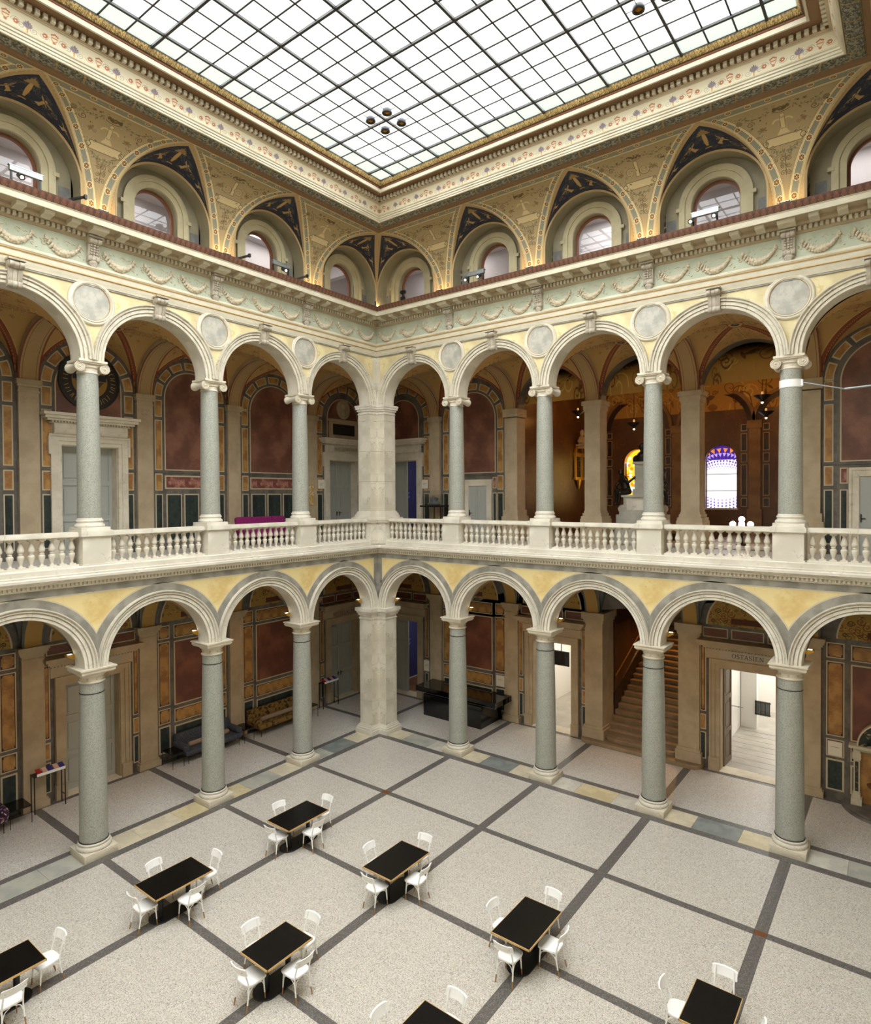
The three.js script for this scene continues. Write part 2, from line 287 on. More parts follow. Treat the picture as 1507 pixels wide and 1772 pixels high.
function spandrelShape(r, top, dL, dR) {                     // between two arches, apex on the column axis; dL/dR: distance to a flat end instead of an arch
  const pts = [], h0 = Math.sqrt(r * r - 1.8 * 1.8), lim = (r2) => Math.acos(Math.min(1, top / r2)), n = 14;
  const a0 = Math.asin(1.8 / r), a1 = top < r ? lim(r) : 0;
  if (dR === undefined) for (let i = 0; i <= n; i++) { const a = a0 + (a1 - a0) * i / n; pts.push([1.8 - r * Math.sin(a), r * Math.cos(a)]); } else pts.push([dR, dL === undefined ? 0 : 0]);
  const left = []; if (dL === undefined) for (let i = 0; i <= n; i++) { const a = a1 + (a0 - a1) * i / n; left.push([-1.8 + r * Math.sin(a), r * Math.cos(a)]); }
  if (top > r) { pts.push([1.8, top]); left.unshift([-1.8, top]); }
  return shapeOf([...pts, ...left]);
}
const spandrelLow = fin(prism(spandrelShape(2.035, 1.965), 0.25, 0.29), 0.3), spandrelUp = fin(prism(spandrelShape(1.8, 2.0 - 1e-3), 0.25, 0.285), 0.3);
const ringFrame = fin(sweepArc([[0.465, 0.25], [0.465, 0.33], [0.5, 0.36], [0.52, 0.34], [0.56, 0.345], [0.59, 0.32], [0.6, 0.25]], 0, PI * 2, 40), 0.4), discGeo = fin(cyl(0.47, 0.47, 0.06, 40).rotateX(PI / 2).translate(0, 0, 0.25), 0.3);
const goldRing = fin(sweepArc([[0.45, 0.3], [0.46, 0.335], [0.47, 0.3]], 0, PI * 2, 40), 0.4);
// keystone console: scrolled profile in (v, y), extruded across
function consoleGeo(w, h, d, leaf) {
  const p = []; for (let i = 0; i <= 10; i++) { const a = PI / 2 - i / 10 * PI * 1.05; p.push([d * 0.62 + d * 0.38 * Math.cos(a), h * 0.86 + h * 0.13 * Math.sin(a)]); }
  p.push([d * 0.5, h * 0.55], [d * 0.4, h * 0.34]); for (let i = 0; i <= 8; i++) { const a = PI * 0.45 - i / 8 * PI * 0.95; p.push([d * 0.3 + d * 0.22 * Math.cos(a), h * 0.17 + h * 0.12 * Math.sin(a)]); }
  p.push([0, h * 0.02], [0, h]);
  const list = []; const w3 = w / 3;
  for (let k = -1; k <= 1; k++) list.push(prism(p.map(([v, y]) => [v * (k ? 1 : 0.94), y]), -w3 / 2 + 0.004, w3 / 2 - 0.004).rotateY(-PI / 2).translate(k * w3 * (1), 0, 0));
  list.push(bx(-w * 0.58, w * 0.58, h * 0.985, h * 1.05, 0, d * 1.04));
  for (const sx of [-1, 1]) list.push(cyl(h * 0.1, h * 0.1, 0.03, 14).rotateZ(PI / 2).translate(sx * w * 0.5 + 0.015, h * 0.86, d * 0.62));
  if (leaf) for (let i = 0; i < 7; i++) { const t = i / 6; for (const sx of [-1, 0, 1]) list.push(new THREE.SphereGeometry(0.5, 6, 5).scale(w * 0.26, h * 0.09, d * 0.22).translate(sx * w * 0.28 * (1 - t * 0.3), h * (0.78 - t * 0.62), d * (0.66 - t * 0.36) + (sx ? 0 : 0.012))); }
  return join(list);
}
const keyGeo = fin(consoleGeo(0.32, 0.64, 0.3, false).translate(0, 0, 0), 0.5);
const bracketGeo = fin(join([consoleGeo(0.3, 0.62, 0.26, true), new THREE.ConeGeometry(0.13, 0.2, 8).rotateX(PI).scale(1, 1, 0.5).translate(0, -0.1, 0.07), new THREE.SphereGeometry(0.08, 8, 6).scale(1.3, 0.8, 0.7).translate(0, 0.0, 0.08)]), 0.5);

M.reliefStone = std({ map: marble([188, 178, 158], [160, 150, 132], { metres: 0.6, p: 4 }), roughness: 0.7 });
function arcadeWall(side) {
  const end = END[side], u0 = side === 'R' ? -0.27 : 0.27, nm = side === 'R' ? 'stair side' : 'sofa side';
  const low = struct(side === 'R' ? 'wall_right_lower_arcade' : 'wall_left_lower_arcade', fin(onSide(side, prism(arcadeShape(side, YL, 7.3, u0, end), -0.27, 0.27, 40)), 0.3), M.stone, 'lower arcade wall with round arches and yellow marble spandrels, ' + nm, 'wall');
  const up = struct(side === 'R' ? 'wall_right_upper_arcade' : 'wall_left_upper_arcade', fin(onSide(side, prism(arcadeShape(side, YU, 16.6, u0, end), -0.27, 0.27, 40)), 0.3), M.stoneUp, 'upper arcade wall with round arches, medallions and green garland frieze, ' + nm, 'wall');
  const put = (w, n, g, m, u, y, v, rz = 0, label) => { const o = part(w, n, g, m, label); o.position.set(...pos(side, u, y, v)); o.rotation.set(0, SIDES[side].turn, rz, 'YXZ'); return o; };
  for (const [w, y] of [[low, YL], [up, YU]]) for (const c of centres(side)) { if (c > end) continue; for (let i = 0; i < 9; i++) put(w, 'voussoir', vsGeo[0], w === up ? M.stoneUp : M.stone, c, y, 0, (i - 4) * PI / 9); }
  for (const c of centres(side)) {
    put(low, 'grey_arch_band', greyRing, M.grey, c, YL, 0); put(low, 'pale_arch_line', lineRing, M.cream, c, YL, 0);
    put(up, 'keystone', keyGeo, M.reliefStone, c, 14.46, 0.3);
  }
  for (const k of KR) {
    put(low, 'yellow_spandrel', spandrelLow, M.yellow, k, YL, 0);
    put(up, 'yellow_spandrel', spandrelUp, M.yellowPale, k, YU, 0);
    const f = put(up, 'medallion', ringFrame, M.stoneUp, k, 14.58, 0); part(f, 'medallion_disc', discGeo, M.disc); part(f, 'gold_line', goldRing, M.gold);
    put(up, 'acanthus_console', bracketGeo, M.reliefStone, k, 15.58, 0.34);
  }
  // the half spandrels beside the corner
  const half = (r, top, edge, z1) => { const pts = [[edge, 0.02]], n = 14, a1 = top < r ? Math.acos(top / r) : 0; const c = 2.2; const aS = Math.asin(Math.min(1, (c - edge) / r)); pts.length = 0; for (let i = 0; i <= n; i++) { const a = aS + (a1 - aS) * i / n; pts.push([c - r * Math.sin(a), r * Math.cos(a)]); } if (top > r) pts.push([c, top]); pts.push([edge, top]); return fin(onSide(side, prism(pts, 0.25, z1).translate(0, side === 'x' ? 0 : 0, 0)), 0.3); };
  const hl = half(2.035, 1.965, 0.56, 0.29); hl.translate(0, YL, 0); part(low, 'yellow_spandrel', hl, M.yellow);
  const hu = half(1.8, 1.99, 0.5, 0.285); hu.translate(0, YU, 0); part(up, 'yellow_spandrel', hu, M.yellowPale);
  part(low, 'corner_strip', fin(onSide(side, bx(0.27, 0.52, YL, 7.02, 0.2, 0.3))), M.grey);
  part(low, 'corner_line', fin(onSide(side, bx(0.52, 0.56, YL + 0.9, 7.0, 0.2, 0.295))), M.cream);
  part(up, 'corner_strip', fin(onSide(side, bx(0.27, 0.42, YU, 15.1, 0.2, 0.31))), M.stoneUp);
  part(up, 'corner_line', fin(onSide(side, bx(0.42, 0.5, YU, 15.08, 0.2, 0.3))), M.stoneUp);
  const e1 = side === 'R' ? mitreEnd : end;
  // grey band and cornice between the storeys
  part(low, 'grey_band', fin(run(side, [[0.26, 7.02], [0.3, 7.02], [0.3, 7.2], [0.26, 7.2]], mitre, e1)), M.grey);
  part(low, 'pale_line', fin(run(side, [[0.26, 6.985], [0.298, 6.985], [0.298, 7.02], [0.26, 7.02]], mitre, e1)), M.cream);
  const cor = struct('trim_' + (++trimCount), fin(run(side, [[0.28, 7.2], [0.34, 7.2], [0.34, 7.23], [0.37, 7.245], [0.37, 7.325], [0.47, 7.33], [0.49, 7.37], [0.54, 7.39], [0.6, 7.44], [0.6, 7.5], [0.575, 7.53], [0.575, 7.565], [0.5, 7.575], [0.5, 7.7], [0.47, 7.725], [-0.3, 7.73]], mitre, e1), 0.4), M.stone, 'moulded stone cornice below the balustrade, ' + nm, 'cornice');
  const dg = []; for (let u = 0.5; u < end - 0.5; u += 0.1) dg.push(bx(u, u + 0.055, 7.25, 7.325, 0.36, 0.43)); part(cor, 'dentils', fin(onSide(side, join(dg))), M.stoneWarm, 'row of small dentils', 'stuff');
  // entablature
  const ent = struct('trim_' + (++trimCount), fin(run(side, [[0.3, 15.03], [0.34, 15.03], [0.34, 15.07], [0.36, 15.12], [0.36, 15.23], [0.385, 15.235], [0.385, 15.37], [0.4, 15.39], [0.44, 15.44], [0.44, 15.475], [0.36, 15.5], [0.34, 15.54]], mitre, e1), 0.4), M.pale, 'cream architrave mouldings above the upper arches, ' + nm, 'cornice');
  part(ent, 'gold_line', fin(run(side, [[0.39, 15.385], [0.42, 15.4], [0.42, 15.415]], mitre, e1)), M.gold); part(ent, 'gold_line', fin(run(side, [[0.36, 15.225], [0.392, 15.226], [0.392, 15.245]], mitre, e1)), M.gold);
  part(ent, 'dark_line', fin(run(side, [[0.3, 14.99], [0.325, 14.99], [0.325, 15.03], [0.3, 15.03]], mitre, e1)), M.grey);
  part(ent, 'green_frieze', fin(run(side, [[0.34, 15.54], [0.34, 16.13]], mitre, e1)), M.green, 'pale green frieze ground');
  part(ent, 'bed_moulding', fin(run(side, [[0.34, 16.12], [0.37, 16.13], [0.4, 16.16], [0.42, 16.17], [0.42, 16.28], [0.53, 16.29], [0.57, 16.34], [0.58, 16.405], [0.98, 16.41]], mitre, e1), 0.4), M.sand);
  part(ent, 'corona', fin(run(side, [[0.98, 16.41], [0.98, 16.37], [1.02, 16.37], [1.02, 16.5], [1.05, 16.53]], mitre, e1), 0.4), M.pale);
  part(ent, 'rust_sima', keepUV(run(side, [[1.05, 16.53], [1.07, 16.56], [1.11, 16.64], [1.12, 16.7]], mitre, e1, [0.62])), M.sima);
  part(ent, 'cornice_top', fin(run(side, [[1.12, 16.7], [0.2, 16.715]], mitre, e1)), M.sand);
  const d2 = []; for (let u = 0.62; u < end - 0.5; u += 0.12) d2.push(bx(u, u + 0.07, 16.175, 16.275, 0.41, 0.5)); part(ent, 'dentils', fin(onSide(side, join(d2))), M.pale, 'row of cream dentils', 'stuff');
  for (let i = 1; 0.4 + i * 0.6 < end - 0.6; i++) { const u = 0.4 + i * 0.6, big = KR.some((k) => Math.abs(k - u) < 0.05); put(ent, 'modillion', big ? modBig : modGeo, M.pale, u, 16.41, 0.57); }
  // garlands: three swags a bay
  for (const c of [2.05, 5.8, 9.4, 13.0, 16.6]) { if (c > end + 0.3) continue; for (const d of [-1.1, 0, 1.1]) { if (c + d > end - 0.5) continue; put(up, 'garland', swagGeo, M.relief, c + d, 16.0, 0.345); const q = put(up, 'relief_leaves', sprigGeo, M.relief, c + d, 16.0, 0.342); q.userData.kind = 'stuff'; } }
}
// egg pattern on the rust-coloured top moulding
M.sima = std({ map: canvasTex(512, 128, (x, w, h) => { x.fillStyle = '#553626'; x.fillRect(0, 0, w, h); for (let i = 0; i < 4; i++) { const cx = (i + 0.5) * w / 4; x.fillStyle = '#6e4834'; x.beginPath(); x.ellipse(cx, h * 0.5, 34, 50, 0, 0, 7); x.fill(); x.strokeStyle = '#96765c'; x.lineWidth = 5; x.beginPath(); x.ellipse(cx, h * 0.5, 46, 58, 0, 0.2, 2.9); x.stroke(); x.fillStyle = '#52291a'; x.fillRect(cx + 58, 20, 12, 90); circ(x, cx, h * 0.45, 12, '#84482e'); } flecks(x, w, h, 500, ['#3c1c10', '#b07a54']); }, { repeat: true }), roughness: 0.6 });
const modShape = [[0, 0], [0.36, 0], [0.36, -0.05], [0.33, -0.06], [0.3, -0.11], [0.1, -0.115], [0.05, -0.14], [0, -0.14]];
const modGeo = fin(prism(modShape, -0.11, 0.11).rotateY(-PI / 2).translate(0, 0, 0), 0.3);
const modBig = fin(prism(modShape.map(([a, b]) => [a, b * 1.1]), -0.2, 0.2).rotateY(-PI / 2), 0.3);
const swagGeo = (() => { const l = []; for (let i = 0; i <= 13; i++) { const t = i / 13 * 2 - 1, yy = -0.37 + 0.26 * t * t, s = 0.034 + 0.024 * (1 - t * t); for (const [dx, dy, dz, k] of [[0, 0, 0.035, 1.05], [0.012, 0.045, 0.02, 0.85], [-0.012, -0.045, 0.02, 0.85], [0.03, 0.015, 0.05, 0.6]]) l.push(new THREE.IcosahedronGeometry(s * k * rr(0.8, 1.2), 1).translate(t * 0.4 + dx + rr(-0.01, 0.01), yy + dy + rr(-0.012, 0.012), dz)); }
  for (const s of [-1, 1]) { l.push(bar([s * 0.36, -0.12, 0.02], [s * 0.4, -0.02, 0.02], 0.02, 0.03, 6)); l.push(bar([s * 0.38, -0.08, 0.02], [s * 0.42, -0.24, 0.015], 0.018, 0.006, 6)); } return fin(join(l), 0.5); })();
const sprigGeo = (() => { const l = []; for (let i = 0; i < 22; i++) { const x = rr(-0.5, 0.5), y = rr(-0.38, -0.03); if (Math.abs(x) < 0.38 && y < -0.08) continue; l.push(new THREE.SphereGeometry(1, 5, 4).scale(rr(0.03, 0.06), 0.016, 0.02).rotateZ(rr(-1, 1)).translate(x, y, 0.004)); } for (let i = 0; i < 9; i++) l.push(new THREE.SphereGeometry(1, 5, 4).scale(0.035, 0.011, 0.012).rotateZ(rr(-1, 1)).translate(rr(-0.26, 0.26), rr(-0.16, -0.02), 0.004)); return fin(join(l), 0.8); })();
arcadeWall('R'); arcadeWall('L');

// ---------------------------------------------------------------- corner pier, both storeys
{
  const L = (d) => [[-0.3 - d, -0.3 - d], [0.74 + d, -0.3 - d], [0.74 + d, 0.34 + d], [0.34 + d, 0.34 + d], [0.34 + d, 0.74 + d], [-0.3 - d, 0.74 + d]];
  const ex = (d, y0, y1) => prism(L(d).map(([x, z]) => [x, -z]), 0, y1 - y0).rotateX(-PI / 2).translate(0, y0, 0);
  const pier = struct('wall_corner_pier', null, null, 'angled stone corner pier where the two arcades meet', 'pier');
  const courses = (a, ys) => { for (let i = 0; i < ys.length - 1; i++) part(pier, 'stone_block', fin(ex(0, ys[i] + 0.004, ys[i + 1] - 0.004)), M.stoneUp); part(pier, 'core', fin(ex(-0.012, ys[0], ys[ys.length - 1])), M.greyDark); };
  const mould = (rows, n) => { const g = []; for (let i = 0; i < rows.length; i++) g.push(ex(rows[i][0], rows[i][1], rows[i][2])); part(pier, n, fin(join(g)), M.stone); };
  mould([[0.14, 0, 0.17], [0.11, 0.17, 0.25], [0.06, 0.25, 0.31], [0.03, 0.31, 0.36]], 'pier_base');
  courses(0, [0.36, 1.3, 2.5, 3.7, 4.57]);
  mould([[0.025, 4.57, 4.61], [0.005, 4.61, 4.72], [0.05, 4.72, 4.8], [0.09, 4.8, 4.88], [0.13, 4.88, 5.02]], 'pier_capital');
  mould([[0.2, 7.6, 7.74], [0.12, 7.74, 8.44], [0.19, 8.44, 8.52], [0.22, 8.52, 8.6], [0.2, 8.6, 8.63]], 'pedestal');
  mould([[0.12, 8.63, 8.72], [0.09, 8.72, 8.8], [0.05, 8.8, 8.86], [0.02, 8.86, 8.9]], 'pier_base');
  courses(0, [8.9, 10.05, 11.25, 12.45, 12.72]);
  mould([[0.02, 12.72, 12.75], [0.0, 12.75, 12.84], [0.04, 12.84, 12.92], [0.08, 12.92, 13.0], [0.1, 13.0, 13.08]], 'pier_capital');
}

// ---------------------------------------------------------------- columns
const lowCol = (() => {
  const t = thing('lower_column', '', 'column');
  part(t, 'plinth', fin(new RoundedBoxGeometry(0.86, 0.2, 0.86, 1, 0.008).translate(0, 0.1, 0)), M.stoneWarm);
  part(t, 'base', fin(lathe([[0, 0.2], [0.41, 0.2], [0.425, 0.225], [0.43, 0.255], [0.42, 0.285], [0.4, 0.305], [0.375, 0.31], [0.372, 0.325], [0.385, 0.34], [0.39, 0.36], [0.38, 0.38], [0.36, 0.39]], 40)), M.stone);
  part(t, 'base_ring', fin(lathe([[0.33, 0.39], [0.362, 0.39], [0.366, 0.402], [0.352, 0.42], [0.33, 0.425]], 36)), M.iron);
  const sh = [[0.348, 0.4]]; for (let i = 1; i <= 12; i++) { const y = 0.4 + 4.22 * i / 12, s = i / 12; sh.push([0.343 - 0.05 * s * s - 0.004 * s, y]); } part(t, 'shaft', fin(lathe(sh, 40), 0.8), M.granite);
  part(t, 'dark_ring', fin(lathe([[0.285, 4.31], [0.302, 4.312], [0.304, 4.325], [0.302, 4.338], [0.285, 4.34]], 36)), M.iron);
  part(t, 'capital', fin(join([lathe([[0.27, 4.6], [0.31, 4.6], [0.325, 4.615], [0.325, 4.635], [0.31, 4.65], [0.285, 4.66], [0.285, 4.76], [0.3, 4.77], [0.31, 4.785], [0.33, 4.79], [0.37, 4.83], [0.39, 4.86], [0.38, 4.87], [0, 4.87]], 36), bx(-0.4, 0.4, 4.865, 4.9, -0.4, 0.4), bx(-0.43, 0.43, 4.9, 4.985, -0.43, 0.43), bx(-0.46, 0.46, 4.985, 5.02, -0.46, 0.46)]), 0.5), M.stoneWarm);
  for (let k = 0; k < 8; k++) part(t, 'capital_rosette', rosGeo(), M.relief).position.set(0.29 * Math.sin(k * PI / 4), 4.71, 0.29 * Math.cos(k * PI / 4));
  return t;
})();
function rosGeo() { return (rosGeo.g ??= fin(new THREE.SphereGeometry(0.028, 8, 6), 0.8)); }
const upCol = (() => {
  const t = thing('upper_column', '', 'column');
  const B = (n, list, m) => part(t, n, fin(join(list), 0.4), m);
  B('pedestal', [bx(-0.41, 0.41, 7.6, 7.72, -0.3, 0.47), bx(-0.39, 0.39, 7.72, 7.76, -0.28, 0.45), bx(-0.36, 0.36, 7.76, 8.45, -0.3, 0.42), bx(-0.38, 0.38, 8.45, 8.48, -0.32, 0.44), bx(-0.42, 0.42, 8.48, 8.6, -0.34, 0.48), bx(-0.4, 0.4, 8.6, 8.63, -0.33, 0.46)], M.stone);
  B('base', [bx(-0.37, 0.37, 8.63, 8.71, -0.37, 0.37), lathe([[0, 8.71], [0.35, 8.71], [0.365, 8.74], [0.36, 8.77], [0.335, 8.79], [0.315, 8.81], [0.31, 8.84], [0.325, 8.855], [0.33, 8.88], [0.32, 8.9], [0.3, 8.905], [0.302, 8.93], [0.29, 8.95]], 36)], M.stone);
  const sh = [[0.291, 8.94]]; for (let i = 1; i <= 12; i++) { const y = 8.94 + 3.83 * i / 12, s = i / 12; sh.push([0.288 - 0.038 * s * s - 0.002 * s, y]); } part(t, 'shaft', fin(lathe(sh, 36), 0.8), M.granite);
  // Ionic capital
  const cap = [lathe([[0.2, 12.74], [0.262, 12.74], [0.268, 12.755], [0.258, 12.77], [0.25, 12.78], [0.25, 12.86], [0.275, 12.88], [0.295, 12.9], [0.29, 12.93], [0, 12.93]], 32), bx(-0.3, 0.3, 12.93, 12.985, -0.27, 0.27), bx(-0.33, 0.33, 12.985, 13.02, -0.33, 0.33), bx(-0.36, 0.36, 13.02, 13.08, -0.36, 0.36)];
  part(t, 'capital', fin(join(cap), 0.5), M.stoneWarm);
  for (const sx of [-1, 1]) {
    const vol = [lathe([[0, -0.3], [0.13, -0.3], [0.13, -0.27], [0.1, -0.18], [0.085, 0], [0.1, 0.18], [0.13, 0.27], [0.13, 0.3], [0, 0.3]], 24).rotateX(PI / 2)];
    for (const sz of [-1, 1]) { const sp = []; for (let i = 0; i <= 30; i++) { const a = i / 30 * PI * 4.4, r = 0.122 * (1 - i / 30 * 0.82); sp.push([sx * r * Math.sin(a), r * Math.cos(a), sz * 0.302]); } vol.push(tube(sp, 0.013, 60, 5), new THREE.SphereGeometry(0.026, 8, 6).translate(0, 0, sz * 0.305)); }
    part(t, 'volute', fin(join(vol), 0.6), M.stoneWarm).position.set(sx * 0.315, 12.885, 0);
  }
  return t;
})();
{
  const lowLabels = { R1: 'granite column of the lower arcade before the black glass display counter', R2: 'granite column of the lower arcade before the open door with hanging screen', R3: 'granite column of the lower arcade between staircase and OSTASIEN door', R4: 'granite column of the lower arcade between OSTASIEN door and wall fountain', L1: 'granite column of the lower arcade before the leopard patterned sofa', L2: 'granite column of the lower arcade before the dark grey sofa', L3: 'granite column of the lower arcade before the closed double door and leaflet stand' };
  const upLabels = { R1: 'granite Ionic column of the upper arcade before the small pale door', R2: 'granite Ionic column of the upper arcade before the edge of the stair hall', R3: 'granite Ionic column of the upper arcade before the bronze monument', R4: 'granite Ionic column of the upper arcade wrapped with a white clamp', L1: 'granite Ionic column of the upper arcade beside the gold relief panel', L2: 'granite Ionic column of the upper arcade between door and purple sofa', L3: 'granite Ionic column of the upper arcade before the door with round shield' };
  let first = true;
  for (const [side, ks] of [['R', KR], ['L', KL.slice(0, 3)]]) ks.forEach((k, i) => {
    const key = side + (i + 1), lo = first ? lowCol : copyOf(lowCol, [0, 0, 0], 0), hi = first ? upCol : copyOf(upCol, [0, 0, 0], 0); first = false;
    place(lo, side, k, 0, 0); place(hi, side, k, 0, 0);
    lo.userData = { label: lowLabels[key], category: 'column', group: 'lower arcade columns' }; hi.userData = { label: upLabels[key], category: 'column', group: 'upper arcade columns' };
  });
}

// ---------------------------------------------------------------- balustrades
{
  const prof = [[0.0, 0.03], [0.05, 0.03], [0.034, 0.075], [0.038, 0.1], [0.058, 0.16], [0.078, 0.235], [0.08, 0.275], [0.068, 0.3], [0.04, 0.312], [0.05, 0.322], [0.054, 0.336], [0.05, 0.35], [0.04, 0.36], [0.064, 0.378], [0.08, 0.415], [0.078, 0.455], [0.06, 0.52], [0.038, 0.59], [0.034, 0.62], [0.05, 0.64], [0.058, 0.655], [0, 0.655]];
  const bal = fin(join([lathe(prof, 14), bx(-0.08, 0.08, 0, 0.035, -0.08, 0.08), bx(-0.075, 0.075, 0.65, 0.69, -0.075, 0.075)]), 0.6);
  const labels = { R: ['stone balustrade before the open door with blue panel and silver showcase', 'stone balustrade before the small pale upper door', 'stone balustrade before the bronze monument', 'stone balustrade before the glowing globe lamps', 'stone balustrade beside the clamped column and end door'], L: ['stone balustrade before the 20./21. JAHRHUNDERT door', 'stone balustrade before the purple sofa', 'stone balustrade before the door with round shield', 'stone balustrade beyond the round shield door'] };
  for (const [side, n] of [['R', 5], ['L', 4]]) for (let i = 0; i < n; i++) {
    const ks = [0, ...KR, CW], a = i === 0 ? 0.86 : ks[i] + 0.41, b = i === 4 ? CW - 0.86 : ks[i + 1] - 0.41, w = b - a, t = place(thing('balustrade', labels[side][i], 'balustrade', [0, 0, 0], 0, 'upper gallery balustrades'), side, (a + b) / 2, 0, 0);
    const z = 0.16;
    part(t, 'base_rail', fin(bx(-w / 2, w / 2, 7.72, 7.77, z - 0.15, z + 0.16)), M.stone);
    part(t, 'top_rail', fin(join([bx(-w / 2, w / 2, 8.455, 8.485, z - 0.12, z + 0.13), bx(-w / 2, w / 2, 8.485, 8.57, z - 0.17, z + 0.18), bx(-w / 2, w / 2, 8.57, 8.6, z - 0.15, z + 0.16)])), M.stone);
    const c = Math.round(w / 0.236); for (let j = 0; j < c; j++) part(t, 'baluster', bal, M.stone).position.set(-w / 2 + (j + 0.5) * w / c, 7.77, z);
  }
}
// ---------------------------------------------------------------- painted vault above the cornice
const VB = 16.75, VH = 2.13, V0 = 0.7, VD = 1.42;           // base height, rise, base offset, reach of the coved vault
const cove = (f) => [V0 + VD * (1 - Math.cos(f)), VB + VH * Math.sin(f)];  // [v, y] at angle f
// print for a pendentive: x across 3.6 m, y up the cove (canvas y downwards)
function pendentivePrint(variant) {
  const W = 1024, H = 768;
  return canvasTex(W, H, (x) => {
    const base = '#988560', px = (u) => (u / 3.6 + 0.5) * W, N = 60;
    const edge = (s, off) => { const f = s * PI / 2; return Math.max(0, 1.8 - 1.5 * Math.cos(f) - off); };
    const py = (s) => (1 - s) * H;
    const outline = (off, topOff) => { x.beginPath(); for (let i = 0; i <= N; i++) { const s = i / N * (1 - topOff), q = edge(s, off); i ? x.lineTo(px(q), py(s)) : x.moveTo(px(q), py(s)); } for (let i = N; i >= 0; i--) { const s = i / N * (1 - topOff), q = edge(s, off); x.lineTo(px(-q), py(s)); } x.closePath(); };
    x.fillStyle = '#aa976c'; x.fillRect(0, 0, W, H);
    outline(0.06, 0.015); x.fillStyle = '#7c7b68'; x.fill(); x.strokeStyle = '#c6b68c'; x.lineWidth = 9; x.stroke(); x.strokeStyle = '#a06a34'; x.lineWidth = 2; x.stroke();
    outline(0.24, 0.1); x.fillStyle = base; x.fill(); x.strokeStyle = '#e6d6a4'; x.lineWidth = 10; x.stroke(); x.strokeStyle = '#8a6c40'; x.lineWidth = 3; x.stroke();
    outline(0.3, 0.125); x.strokeStyle = '#8e7850'; x.lineWidth = 5; x.setLineDash([7, 7]); x.stroke(); x.setLineDash([]);
    for (const sg of [-1, 1]) for (const s of [0.07, 0.2, 0.33, 0.46, 0.59, 0.71, 0.82, 0.91]) rosette(x, px(sg * edge(s, 0.15)), py(s), 17, '#cfc094', '#6a4424');
    for (let u = -1.1; u <= 1.11; u += 0.44) rosette(x, px(u), py(0.955), 17, '#cfc094', '#6a4424');
    // grotesque: vase of fruit, figure, tablet, drops, scrolls
    const ink = '#54462c', dark = '#463822', pale = '#b8a478', g = '#5e583e', X = px(0);
    x.save(); x.translate(X, 20); x.scale(1.18, 1.05); x.translate(0, -20);
    for (let i = 0; i < 26; i++) circ(x, rr(-44, 44), 150 + rr(-14, 14), rr(4, 10), rnd() < 0.5 ? '#6a5230' : '#54482e');
    x.strokeStyle = ink; x.lineWidth = 4; x.beginPath(); x.moveTo(-48, 166); x.quadraticCurveTo(0, 196, 48, 166); x.stroke();
    if (variant) { x.fillStyle = pale; x.beginPath(); x.moveTo(-16, 300); x.lineTo(-34, 330); x.lineTo(34, 330); x.lineTo(16, 300); x.lineTo(10, 220); x.lineTo(-10, 220); x.fill(); circ(x, 0, 206, 13, pale, ink, 2); x.strokeStyle = pale; x.lineWidth = 9; x.beginPath(); x.moveTo(-10, 235); x.quadraticCurveTo(-40, 220, -52, 250); x.moveTo(10, 235); x.quadraticCurveTo(40, 220, 52, 250); x.stroke(); x.strokeStyle = ink; x.lineWidth = 2; x.strokeRect(-12, 225, 24, 70); }
    else { x.fillStyle = pale; x.fillRect(-12, 190, 24, 120); x.strokeStyle = ink; x.lineWidth = 3; x.strokeRect(-12, 190, 24, 120); for (const s of [-1, 1]) { scroll(x, s * 44, 270, 40, s, ink, 5); scroll(x, s * 44, 270, 36, s, pale, 4); } }
    for (const s of [-1, 1]) { for (let k = 0; k < 14; k++) leafAt(x, s * 108, 268, rr(16, 30), k * 0.45, k % 2 ? '#6a6244' : '#8a8058'); circ(x, s * 108, 268, 10, '#8a5a34'); }
    x.fillStyle = pale; x.fillRect(-92, 338, 184, 52); x.strokeStyle = dark; x.lineWidth = 3; x.strokeRect(-92, 338, 184, 52); for (const s of [-1, 1]) circ(x, s * 98, 364, 14, pale, dark, 3);
    for (let i = 0; i < 40; i++) { const t = rr(-1, 1); leafAt(x, t * 70, 398 + 34 * (1 - t * t), rr(10, 22), rr(0, 6), rnd() < 0.5 ? '#5e5a40' : '#7a744e'); }
    x.strokeStyle = ink; x.lineWidth = 4; x.beginPath(); x.moveTo(0, 440); x.lineTo(0, 560); x.stroke(); for (const y of [470, 510, 545]) for (const s of [-1, 1]) scroll(x, s * 16, y, 15, s, ink, 3);
    for (const s of [-1, 1]) { x.strokeStyle = '#8a7a52'; x.lineWidth = 6; x.beginPath(); x.moveTo(s * 60, 150); x.quadraticCurveTo(s * 130, 210, s * 205, 140); x.stroke(); for (let k = 0; k < 16; k++) { const t = k / 15; leafAt(x, s * (60 + 145 * t), 150 - 10 * t + 55 * 4 * t * (1 - t) * 0.5, 16, rr(0, 6), g); } scroll(x, s * 165, 210, 22, s, ink, 4); for (let k = 0; k < 8; k++) circ(x, s * rr(70, 250), rr(120, 240), rr(3, 7), ink); circ(x, s * 225, 175, 16, '#7a6a48', ink, 2); }
    for (let k = 0; k < 130; k++) { const sy = rr(110, 520), lim = (560 - sy) * 0.62; if (lim < 30) continue; const sx = rr(-lim, lim); if (Math.abs(sx) < 60 && sy > 140 && sy < 420) continue; k % 3 ? leafAt(x, sx, sy, rr(8, 22), rnd() * 7, k % 2 ? '#6a5c3c' : '#7c6c48') : scroll(x, sx, sy, rr(7, 15), k % 2 ? 1 : -1, '#6a5a3a', 2.5); }
    x.restore(); flecks(x, W, H, 2500, ['#5e4c2c', '#bca878', '#8a7248']);
  });
}
M.pend = [0, 1].map((v) => std({ map: pendentivePrint(v), roughness: 0.85 }));
